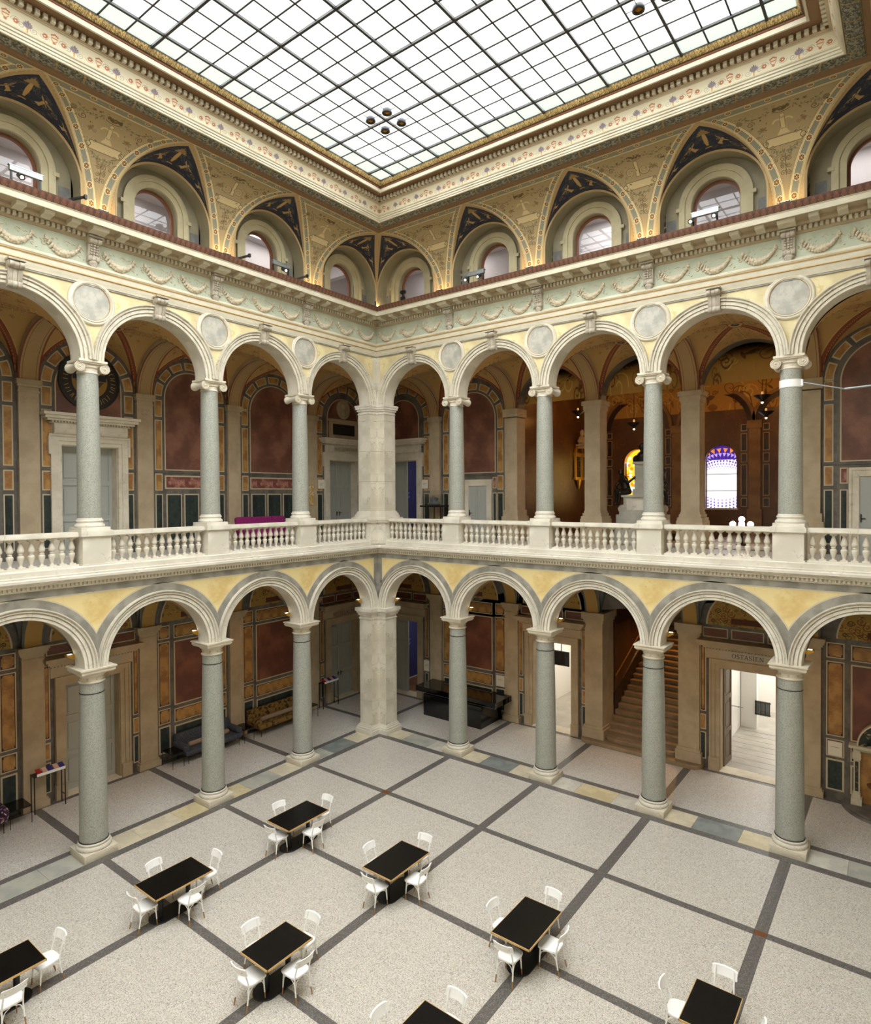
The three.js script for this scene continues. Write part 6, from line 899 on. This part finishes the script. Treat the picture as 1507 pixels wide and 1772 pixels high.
function sofa(u, y, v, len, fab, label, bolster, backH = 0.42) {
  const t = place(thing('sofa', label, 'sofa'), 'L', u, y, v), h = len / 2, P = (n, g, m) => part(t, n, fin(g, 0.7), m);
  P('seat', new RoundedBoxGeometry(len, 0.17, 0.86, 3, 0.06).translate(0, 0.37, 0), fab);
  P('backrest', new RoundedBoxGeometry(len, backH + 0.12, 0.2, 3, 0.08).rotateX(-0.28).translate(0, 0.42 + backH / 2, -0.4), fab);
  for (const s of [-1, 1]) { P('arm_roll', join([new THREE.CapsuleGeometry(0.13, 0.62, 5, 14).rotateX(PI / 2).rotateY(0).translate(s * (h - 0.06), 0.55, -0.04), new RoundedBoxGeometry(0.16, 0.24, 0.8, 2, 0.05).rotateZ(-s * 0.35).translate(s * (h - 0.05), 0.44, -0.02)]), fab); for (const z of [-0.36, 0.36]) P('leg', bar([s * (h - 0.1), 0, z], [s * (h - 0.1), 0.32, z], 0.011), M.black); }
  P('frame', join([bx(-h + 0.08, h - 0.08, 0.27, 0.3, 0.35, 0.38), bx(-h + 0.08, h - 0.08, 0.27, 0.3, -0.38, -0.35)]), M.black);
  if (bolster) { const b = P('bolster', new THREE.CapsuleGeometry(0.09, len * 0.66, 5, 16).rotateZ(PI / 2).translate(0, 0.54, 0.0), M.bolster); b.userData.label = 'beige bolster roll'; }
  return t;
}
sofa(5.55, 0, -3.42, 2.3, M.fabGrey, 'dark grey patterned sofa with beige bolster against the marble wall', true);
sofa(2.3, 0, -3.4, 2.6, M.fabLeo, 'leopard spotted brown sofa with beige bolster against the marble wall', true);
sofa(13.3, 0, -3.4, 2.2, M.fabPurple, 'purple and yellow patterned sofa cut off beside the leaflet stand', false);
sofa(2.85, 7.6, -3.35, 2.4, M.fabFuchsia, 'fuchsia velvet sofa on the upper gallery behind the balustrade', false, 0.6);
function sideTable(u, v, w, d, h, label) { const t = place(thing('side_table', label, 'side table', [0, 0, 0], 0, 'black metal side tables'), 'L', u, 0, v); part(t, 'glass_top', fin(bx(-w / 2, w / 2, h - 0.012, h, -d / 2, d / 2)), M.glassDark); for (const a of [-1, 1]) for (const b of [-1, 1]) part(t, 'leg', fin(bar([a * w / 2, 0, b * d / 2], [a * w / 2, h - 0.012, b * d / 2], 0.01)), M.black); part(t, 'frame', fin(join([bx(-w / 2, w / 2, h - 0.035, h - 0.013, -d / 2 - 0.01, -d / 2 + 0.01), bx(-w / 2, w / 2, h - 0.035, h - 0.013, d / 2 - 0.01, d / 2 + 0.01), bx(-w / 2 - 0.01, -w / 2 + 0.01, h - 0.035, h - 0.013, -d / 2, d / 2), bx(w / 2 - 0.01, w / 2 + 0.01, h - 0.035, h - 0.013, -d / 2, d / 2)])), M.black); }
sideTable(7.0, -3.38, 0.42, 0.68, 0.52, 'black metal side table with dark glass beside the grey sofa'); sideTable(4.07, -3.36, 0.44, 0.68, 0.52, 'black metal side table with dark glass between the two sofas'); sideTable(0.75, -3.3, 0.34, 0.6, 0.52, 'black metal side table beyond the leopard sofa'); sideTable(11.85, -3.42, 0.55, 0.68, 0.52, 'black metal side table with dark glass beside the purple patterned sofa');
function rack(u, v, w, label) {
  const t = place(thing('leaflet_stand', label, 'stand'), 'L', u, 0, v), h = 1.14;
  for (const a of [-1, 1]) for (const b of [-1, 1]) part(t, 'leg', fin(bx(a * w / 2 - 0.013, a * w / 2 + 0.013, 0, h, b * 0.13 - 0.013, b * 0.13 + 0.013)), M.black);
  part(t, 'tray', fin(bx(-w / 2 - 0.02, w / 2 + 0.02, h - 0.03, h, -0.16, 0.16)), M.black); part(t, 'white_front', fin(bx(-w / 2 + 0.06, w / 2, h - 0.02, h + 0.06, 0.15, 0.17)), M.white); part(t, 'stretcher', fin(bx(w / 2 - 0.01, w / 2 + 0.01, 0.3, 0.32, -0.13, 0.13)), M.black);
  const cols = [M.red ??= std({ color: col(176, 34, 34), roughness: 0.7 }), M.pinkish ??= std({ color: col(214, 176, 160), roughness: 0.8 }), M.indigo ??= std({ color: col(48, 40, 120), roughness: 0.7 }), M.pinkish, M.indigo];
  cols.forEach((m, i) => { const s = single('leaflet_pile', fin(join([0, 1, 2].map((k) => new THREE.BoxGeometry(0.13, 0.012, 0.2).rotateX(0.45).rotateY((k - 1) * 0.06).translate(0, 0.05 + k * 0.014, -0.005 * k)))), m, ['red', 'pale pink', 'indigo', 'pale pink', 'indigo'][i] + ' leaflets on the ' + label, 'leaflets', null, 0, 'leaflets on the stands'); place(s, 'L', u + w / 2 - 0.16 - i * 0.16, h, v); });
}
rack(10.93, -3.6, 0.85, 'tall thin black leaflet stand before the closed double door'); rack(-0.6, -3.58, 0.9, 'tall thin black leaflet stand before the MITTELALTER door');

// ---------------------------------------------------------------- things in the right-hand aisle
{
  const t = place(thing('display_counter', 'long black display counter with glass top case', 'display case'), 'R', 2.02, 0, -3.08);
  part(t, 'black_base', fin(bx(-1.48, 1.48, 0, 0.9, -0.79, 0.79)), M.blackGloss); const g = (n, l, m) => part(t, n, fin(join(l)), m);
  g('glass_case', [bx(-2.05, 2.08, 1.12, 1.13, -0.62, 0.62)], M.glassDark); for (const [a, b, c, d] of [[-2.05, 2.08, 0.61, 0.62], [-2.05, 2.08, -0.62, -0.61]]) g('glass_side', [bx(a, b, 0.9, 1.12, c, d)], M.glassDark); for (const a of [-2.05, 2.07]) g('glass_side', [bx(a, a + 0.01, 0.9, 1.12, -0.6, 0.6)], M.glassDark); g('tray', [bx(-1.48, 1.48, 0.9, 0.912, -0.6, 0.6)], M.black); g('glass_bottom', [bx(-2.05, 2.08, 0.9, 0.908, -0.62, 0.62)], M.glassDark); g('metal_edge', [bx(-2.05, 2.085, 0.898, 0.908, 0.618, 0.628), bx(2.075, 2.085, 0.9, 1.12, 0.618, 0.628)], M.steel);
}
function paperSign(side, u, y0, y1, hw, label, v = V + 0.03, lines = 2) { const tx = canvasTex(128, 160, (x) => { x.fillStyle = '#e4dcc8'; x.fillRect(0, 0, 128, 160); x.fillStyle = '#6a6258'; for (let i = 0; i < lines; i++) x.fillRect(22, 60 + i * 22, 84 - i * 14, 4); }); const o = place(thing('wall_notice', label, 'notice', [0, 0, 0], 0, 'paper notices on the marble walls'), side, u, (y0 + y1) / 2, v); part(o, 'sheet', fin(bx(-hw, hw, -(y1 - y0) / 2, (y1 - y0) / 2, -0.006, 0.002)), M.paper); part(o, 'print', new THREE.PlaneGeometry(hw * 1.8, (y1 - y0) * 0.9).translate(0, 0, 0.004), std({ map: tx, roughness: 0.9 })); }
paperSign('R', 3.4, 1.32, 1.8, 0.2, 'cream paper notice on the wall beside the display counter', V + 0.035, 1); paperSign('R', -0.6, 1.32, 1.82, 0.16, 'cream paper notice beside the ground floor blue room door', V + 0.035); paperSign('R', 15.48, 1.36, 1.8, 0.19, 'cream paper notice on the wall between OSTASIEN door and fountain', V + 0.035, 1); paperSign('L', -0.62, 9.83, 10.24, 0.2, 'white paper notice beside the 20./21. JAHRHUNDERT door', V + 0.03, 3); paperSign('R', -0.65, 9.81, 10.22, 0.19, 'white paper notice beside the upper blue room door');
{ const t = place(thing('dome_camera', 'small black dome camera on the lintel of the ground floor blue door', 'camera'), 'R', -2.25, 4.06, -3.93); part(t, 'dome', fin(new THREE.SphereGeometry(0.1, 16, 12), 0.9), M.blackGloss); part(t, 'mount', fin(bx(-0.07, 0.07, -0.07, 0.07, -0.07, -0.02)), M.black); }
// wall fountain
M.mosaic = std({ map: canvasTex(256, 256, (x, w, h) => { x.fillStyle = '#26281e'; x.fillRect(0, 0, w, h); for (let i = 0; i < 80; i++) leafAt(x, rnd() * w, rnd() * h, rr(14, 34), rnd() * 7, ['#6a7a5a', '#b8a878', '#3a4a4a', '#8a5a30'][i % 4]); }, { repeat: true }), roughness: 0.5 });
{
  const t = place(thing('wall_fountain', 'ornate marble wall fountain with arched top and rounded step', 'fountain'), 'R', 16.85, 0, -4.0), P = (n, l, m) => part(t, n, fin(join([].concat(l)), 0.4), m);
  P('floor_step', [new THREE.CylinderGeometry(1.16, 1.2, 0.06, 40, 1, false, -PI / 2, PI).translate(0, 0.03, 0.04), new THREE.CylinderGeometry(1.08, 1.1, 0.05, 40, 1, false, -PI / 2, PI).translate(0, 0.08, 0.04)], M.greyDark);
  for (const s of [-1, 1]) { P('fountain_base', [bx(s * 0.8 - 0.14, s * 0.8 + 0.14, 0.1, 0.3, 0.02, 0.34), bx(s * 0.8 - 0.1, s * 0.8 + 0.1, 0.3, 0.42, 0.02, 0.28)], M.pale); P('fountain_pilaster', bx(s * 0.8 - 0.08, s * 0.8 + 0.08, 0.42, 1.45, 0.02, 0.2), M.pale); P('pilaster_mosaic', bx(s * 0.8 - 0.045, s * 0.8 + 0.045, 0.48, 1.38, 0.19, 0.206), M.mosaic); P('fountain_capital', [bx(s * 0.8 - 0.11, s * 0.8 + 0.11, 1.45, 1.66, 0.02, 0.25), bx(s * 0.8 - 0.09, s * 0.8 + 0.09, 1.66, 1.8, 0.02, 0.22)], M.pale); }
  P('entablature', [bx(-1.0, 1.0, 1.8, 1.88, 0.02, 0.32), bx(-0.9, 0.9, 1.7, 1.8, 0.02, 0.2)], M.pale); P('arch_band', at(sweepArc([[0.55, 0.02], [0.55, 0.22], [0.76, 0.22], [0.76, 0.02]], 0, PI, 28), 0, 1.88, 0), M.mosaic); P('arch_edge', at(sweepArc([[0.76, 0.02], [0.76, 0.26], [0.8, 0.26], [0.8, 0.02]], 0, PI, 28), 0, 1.88, 0), M.pale); P('arch_field', [at(sweepArc([[0.02, 0.02], [0.02, 0.08], [0.55, 0.08], [0.55, 0.02]], 0, PI, 28), 0, 1.88, 0)], M.mosaic);
  P('niche_back', bx(-0.72, 0.72, 0.1, 1.7, 0.02, 0.06), M.ochre); P('basin', lathe([[0, 0.55], [0.2, 0.56], [0.5, 0.72], [0.55, 0.8], [0.5, 0.8], [0.2, 0.64], [0, 0.62]], 28).scale(1, 1, 0.5).translate(0, 0, 0.3), M.wood); P('basin_foot', lathe([[0, 0.1], [0.22, 0.1], [0.2, 0.2], [0.08, 0.3], [0.1, 0.56], [0, 0.56]], 16).translate(0, 0, 0.28), M.pale);
}
// ---------------------------------------------------------------- things on the upper gallery
{
  const sh = place(thing('round_shield', 'large round painted shield with dark script border above the gallery door', 'plaque'), 'L', 9.4, 13.28, V + 0.03);
  const tx = canvasTex(512, 512, (x) => { x.fillStyle = '#17130f'; x.fillRect(0, 0, 512, 512); circ(x, 256, 256, 252, '#201a14', '#3a3024', 8); for (let i = 0; i < 46; i++) { const a = i / 46 * 2 * PI; x.save(); x.translate(256 + 206 * Math.cos(a), 256 + 206 * Math.sin(a)); x.rotate(a); x.strokeStyle = i % 9 === 4 ? '#2a2218' : '#a88a50'; x.lineWidth = 6; x.beginPath(); x.moveTo(-20, rr(-8, 8)); x.quadraticCurveTo(0, rr(-16, 16), 22, rr(-8, 8)); x.stroke(); x.restore(); } circ(x, 256, 256, 160, '#96732e', '#120e0a', 10); x.fillStyle = '#1c2032'; x.fillRect(110, 190, 292, 60); x.fillStyle = '#4a3a2e'; x.beginPath(); x.moveTo(130, 256); x.lineTo(256, 410); x.lineTo(382, 256); x.fill(); x.fillStyle = '#241c18'; x.fillRect(200, 120, 112, 60); });
  const g = new THREE.CylinderGeometry(0.93, 0.93, 0.04, 48).rotateX(PI / 2); part(sh, 'rim', fin(sweepArc([[0.9, 0], [0.9, 0.06], [0.96, 0.06], [0.96, 0]], 0, PI * 2, 48), 0.4), M.black); const d = new THREE.CircleGeometry(0.92, 48).translate(0, 0, 0.03); part(sh, 'shield_face', d, std({ map: tx, roughness: 0.5 })); part(sh, 'shield_body', fin(g, 0.4), M.black);
  const pl = place(thing('memorial_plaque', 'black inscribed plaque in stone frame above the 20./21. JAHRHUNDERT door', 'plaque'), 'L', -2.0, 12.55, V + 0.03); part(pl, 'stone_frame', fin(join([bx(-0.95, 0.95, 0.4, 0.5, 0, 0.12), bx(-0.9, 0.9, -0.35, 0.4, 0, 0.06)])), M.sand); const px = canvasTex(256, 128, (x) => { x.fillStyle = '#12110f'; x.fillRect(0, 0, 256, 128); x.fillStyle = '#4a4436'; for (let i = 0; i < 6; i++) for (let j = 0; j < 14; j++) x.fillRect(16 + j * 16, 16 + i * 17, 10, 5); }); part(pl, 'plaque_face', new THREE.PlaneGeometry(1.4, 0.5).translate(0, 0.03, 0.065), std({ map: px, roughness: 0.4 }));
  const md = place(thing('portrait_medallion', 'pale oval portrait relief above the black plaque', 'relief'), 'L', -2.0, 13.55, V + 0.03); part(md, 'oval_frame', fin(sweepArc([[0.33, 0], [0.33, 0.08], [0.41, 0.06], [0.41, 0]], 0, PI * 2, 32).scale(1, 1.12, 1), 0.5), M.sand); part(md, 'oval_ground', fin(cyl(0.34, 0.34, 0.03, 32).rotateX(PI / 2).scale(1, 1.12, 1), 0.4), M.sand); part(md, 'portrait', blob([[[0, -0.2, 0.02], [0, -0.1, 0.02], 0.14, 0.1], [[0, -0.05, 0.03], [0, 0.05, 0.03], 0.06, 0.06], [[0.01, 0.12, 0.03], [0.0, 0.18, 0.03], 0.1, 0.1], [[-0.1, 0.1, 0.04], [-0.11, 0.12, 0.04], 0.02, 0.02]], 36), M.sand);
  const gr = place(thing('gilt_relief', 'narrow gilt relief panel on the pilaster beside the upper column', 'relief'), 'L', 0.13, 9.55, V + 0.135); part(gr, 'panel', fin(bx(-0.16, 0.16, -0.45, 0.45, 0, 0.03)), M.gold); const bumps = []; for (let i = 0; i < 40; i++) bumps.push(new THREE.SphereGeometry(rr(0.02, 0.045), 6, 5).scale(1, 1, 0.5).translate(rr(-0.13, 0.13), rr(-0.42, 0.42), 0.03)); part(gr, 'figures', fin(join(bumps), 0.8), M.cream);
  const sc = place(thing('showcase_table', 'dark display stand with glass cover on the gallery by the blue door', 'display case'), 'R', 0.3, 7.6, -3.45); part(sc, 'stand_top', fin(bx(-0.55, 0.55, 1.38, 1.45, -0.35, 0.35)), M.bronze); for (const a of [-0.35, 0, 0.35]) part(sc, 'leg', fin(bar([a, 0, 0], [a, 1.38, 0], 0.025)), M.bronze); for (const [a, b, c, d, e, f] of [[-0.45, 0.45, 1.45, 2.15, 0.29, 0.3], [-0.45, 0.45, 1.45, 2.15, -0.3, -0.29], [-0.45, -0.44, 1.45, 2.15, -0.29, 0.29], [0.44, 0.45, 1.45, 2.15, -0.29, 0.29], [-0.45, 0.45, 2.15, 2.16, -0.3, 0.3]]) part(sc, 'glass_cover', fin(bx(a, b, c, d, e, f)), M.glass);
  const sv = place(thing('silver_vessel', 'squat silver vessel inside the glass cover', 'vessel'), 'R', 0.28, 9.05, -3.45); part(sv, 'bowl', fin(lathe([[0, 0], [0.26, 0], [0.3, 0.05], [0.24, 0.12], [0.17, 0.16], [0.18, 0.26], [0.22, 0.32], [0, 0.34]], 20)), M.steel); part(sv, 'lid', fin(lathe([[0.2, 0.33], [0.12, 0.38], [0.03, 0.4], [0.03, 0.44], [0, 0.45]], 16)), M.steel);
  // clamp and rod on the column
  const cl = thing('column_clamp', 'white metal band clamped round a column with long thin rod', 'clamp', [14.8, 12.26, 0]); part(cl, 'band', fin(lathe([[0.26, 0], [0.272, 0], [0.27, 0.2], [0.258, 0.2]], 32), 0.5), M.white); part(cl, 'bracket', fin(bx(0.255, 0.3, 0.02, 0.18, 0.04, 0.16)), M.white); part(cl, 'rod', fin(join([bar([0.3, 0.1, 0.1], [1.2, -0.16, 0.1], 0.02), bar([1.2, -0.16, 0.1], [2.4, -0.12, 0.1], 0.03)])), M.steel);
}
// ---------------------------------------------------------------- lamps
M.lampLens = std({ color: col(255, 244, 220), emissive: new THREE.Color(1, 0.85, 0.6), emissiveIntensity: 8 });
const spotWord = { L: 'sofa side', R: 'stair side' };
function trackSpots(side, u, heads, label) {
  const t = place(thing('track_spotlight', label, 'spotlight', [0, 0, 0], 0, 'spotlights on the main cornice'), side, u, 16.71, 0.93);
  part(t, 'rail_box', fin(join([bx(-0.34, 0.34, 0.28, 0.4, -0.05, 0.05), bx(-0.36, 0.36, 0.39, 0.41, -0.06, 0.06)])), M.steel); for (const a of [-0.3, 0.3]) part(t, 'post', fin(bx(a - 0.02, a + 0.02, 0, 0.3, -0.02, 0.02)), M.black);
  for (const h of heads) { const hd = part(t, 'lamp_head', fin(cyl(0.055, 0.07, 0.2, 14).rotateX(PI / 2 + 0.5).translate(h, 0.22, 0.02), 0.5), M.black); part(hd, 'lamp_lens', fin(new THREE.SphereGeometry(0.036, 12, 8).translate(h, 0.12, 0.2)), M.lampLens);
    const p = pos(side, u + (side === 'R' ? h : -h), 16.83, 1.2), q = pos(side, u, 8, 6); const l = new THREE.SpotLight(0xffdca0, 12, 0, 0.5, 0.6); l.name = 'cornice_spot'; l.position.set(...p); l.target.position.set(...q); l.castShadow = true; scene.add(l, l.target); l.target.name = 'spot_target'; }
}
trackSpots('L', 12.92, [-0.15], 'steel track spotlight burning on the cornice before the cut-off lunette'); trackSpots('L', 5.53, [0.05], 'steel track spotlight burning on the sofa side cornice'); trackSpots('R', 5.5, [-0.3, 0.2], 'pair of burning spotlights on the stair side cornice close to the corner'); trackSpots('R', 12.9, [-0.33, 0.26], 'pair of burning spotlights on the stair side cornice far from the corner');
// uplights at the pendentive feet
for (const side of ['R', 'L']) for (const k of [...KR.slice(0, 4), 0.86]) {
  if (side === 'L' && k === 0.86) continue;
  const corner = k === 0.86, t = place(thing('cornice_uplight', corner ? 'small upright uplight on the cornice in the corner' : 'small floodlight on the cornice at a pendentive foot, ' + spotWord[side], 'uplight', [0, 0, 0], 0, corner ? undefined : 'floodlights at the pendentive feet'), side, k, 16.71, corner ? 0.86 : 1.0);
  part(t, 'lamp_housing', fin(join([bx(-0.12, 0.12, 0, 0.06, -0.04, 0.04)])), M.black); part(t, 'lamp_lens', fin(bx(-0.1, 0.1, 0.06, 0.066, -0.03, 0.03)), M.lampLens); if (corner) part(t, 'pole', fin(bx(-0.02, 0.02, 0, 0.28, 0.05, 0.09)), M.black);
  const l = new THREE.PointLight(0xffd890, corner ? 0.9 : 0.55); l.name = 'cornice_uplight_lamp'; l.position.set(...pos(side, k, 16.82, corner ? 0.8 : 0.98)); l.castShadow = true; scene.add(l);
}
for (const [u, w] of [[11.85, 'pendentive above the shield door column'], [7.05, 'pendentive between shield door and purple sofa'], [4.75, 'pendentive next to the corner lunette']]) { const t = place(thing('lamp_arm', 'dark square lamp arm on the cornice beside the ' + w, 'lamp arm', [0, 0, 0], 0, 'dark lamp arms on the cornice'), 'L', u, 16.71, 1.0); part(t, 'arm', fin(bar([-0.18, 0.02, 0], [0.18, 0.2, 0.12], 0.035, 0.035, 4)), M.black); part(t, 'foot', fin(bx(-0.24, -0.12, 0, 0.03, -0.05, 0.05)), M.black); part(t, 'lamp_cap', fin(bx(0.14, 0.2, 0.14, 0.24, 0.08, 0.16)), M.black); }
{ const t = place(thing('black_spotlight', 'small black spotlight before the corner window on the cornice', 'spotlight'), 'R', 2.26, 16.71, 0.95); part(t, 'post', fin(bx(-0.02, 0.02, 0, 0.3, -0.02, 0.02)), M.black); part(t, 'lamp_head', fin(join([cyl(0.07, 0.07, 0.18, 12).rotateZ(PI / 2).translate(0.1, 0.34, 0), cyl(0.06, 0.06, 0.16, 12).rotateZ(PI / 2).translate(0.08, 0.12, 0)])), M.black); }
const washWord = { R: ['above the column before the display counter', 'above the column before the hanging screen', 'above the column between staircase and OSTASIEN door', 'above the column between OSTASIEN door and fountain'], L: ['above the column before the leopard sofa', 'above the column before the grey sofa', 'above the column before the closed double door'] };
// brass wall-washers on the imposts of the lower arcade
for (const [side, ks] of [['R', KR], ['L', KL.slice(0, 3)]]) for (const k of ks) {
  const t = place(thing('wall_washer_lamp', 'small wedge-shaped brass lamp on the arch impost ' + washWord[side][ks.indexOf(k)], 'lamp', [0, 0, 0], 0, 'brass lamps of the lower arcade'), side, k + 0.32, 5.26, -0.3), f = side === 'R' ? 1 : -1;
  part(t, 'lamp_body', fin(prism([[0, 0], [0.03 * f, -0.06], [0.2 * f, 0.05], [0.2 * f, 0.09], [0, 0.09]], -0.08, 0.08)), M.brass); part(t, 'lamp_slot', fin(bx(Math.min(0.05 * f, 0.15 * f), Math.max(0.05 * f, 0.15 * f), 0.085, 0.092, -0.04, 0.04)), M.lampLens);
  const l = new THREE.SpotLight(0xffb870, 6, 0, 0.75, 0.9); l.name = 'wall_washer_light'; l.position.set(...pos(side, k + 0.45, 5.4, -0.42)); l.target.position.set(...pos(side, k + 0.3, 1.6, -4)); l.castShadow = true; scene.add(l, l.target); l.target.name = 'washer_target';
}
for (const [side, w] of [['L', 'sofa side'], ['R', 'stair side']]) { const t = place(thing('wall_washer_lamp', 'small wedge-shaped brass lamp beside the corner pier capital, ' + w, 'lamp', [0, 0, 0], 0, 'brass lamps at the corner pier'), side, 0.78, 5.26, -0.24), f = side === 'R' ? 1 : -1; part(t, 'lamp_body', fin(prism([[0, 0], [0.03 * f, -0.06], [0.2 * f, 0.05], [0.2 * f, 0.09], [0, 0.09]], -0.08, 0.08)), M.brass); part(t, 'lamp_slot', fin(bx(Math.min(0.05 * f, 0.15 * f), Math.max(0.05 * f, 0.15 * f), 0.085, 0.092, -0.04, 0.04)), M.lampLens); }

scene.traverse((o) => { if (o.isMesh) { o.castShadow = true; o.receiveShadow = true; } });
renderer.render(scene, camera);
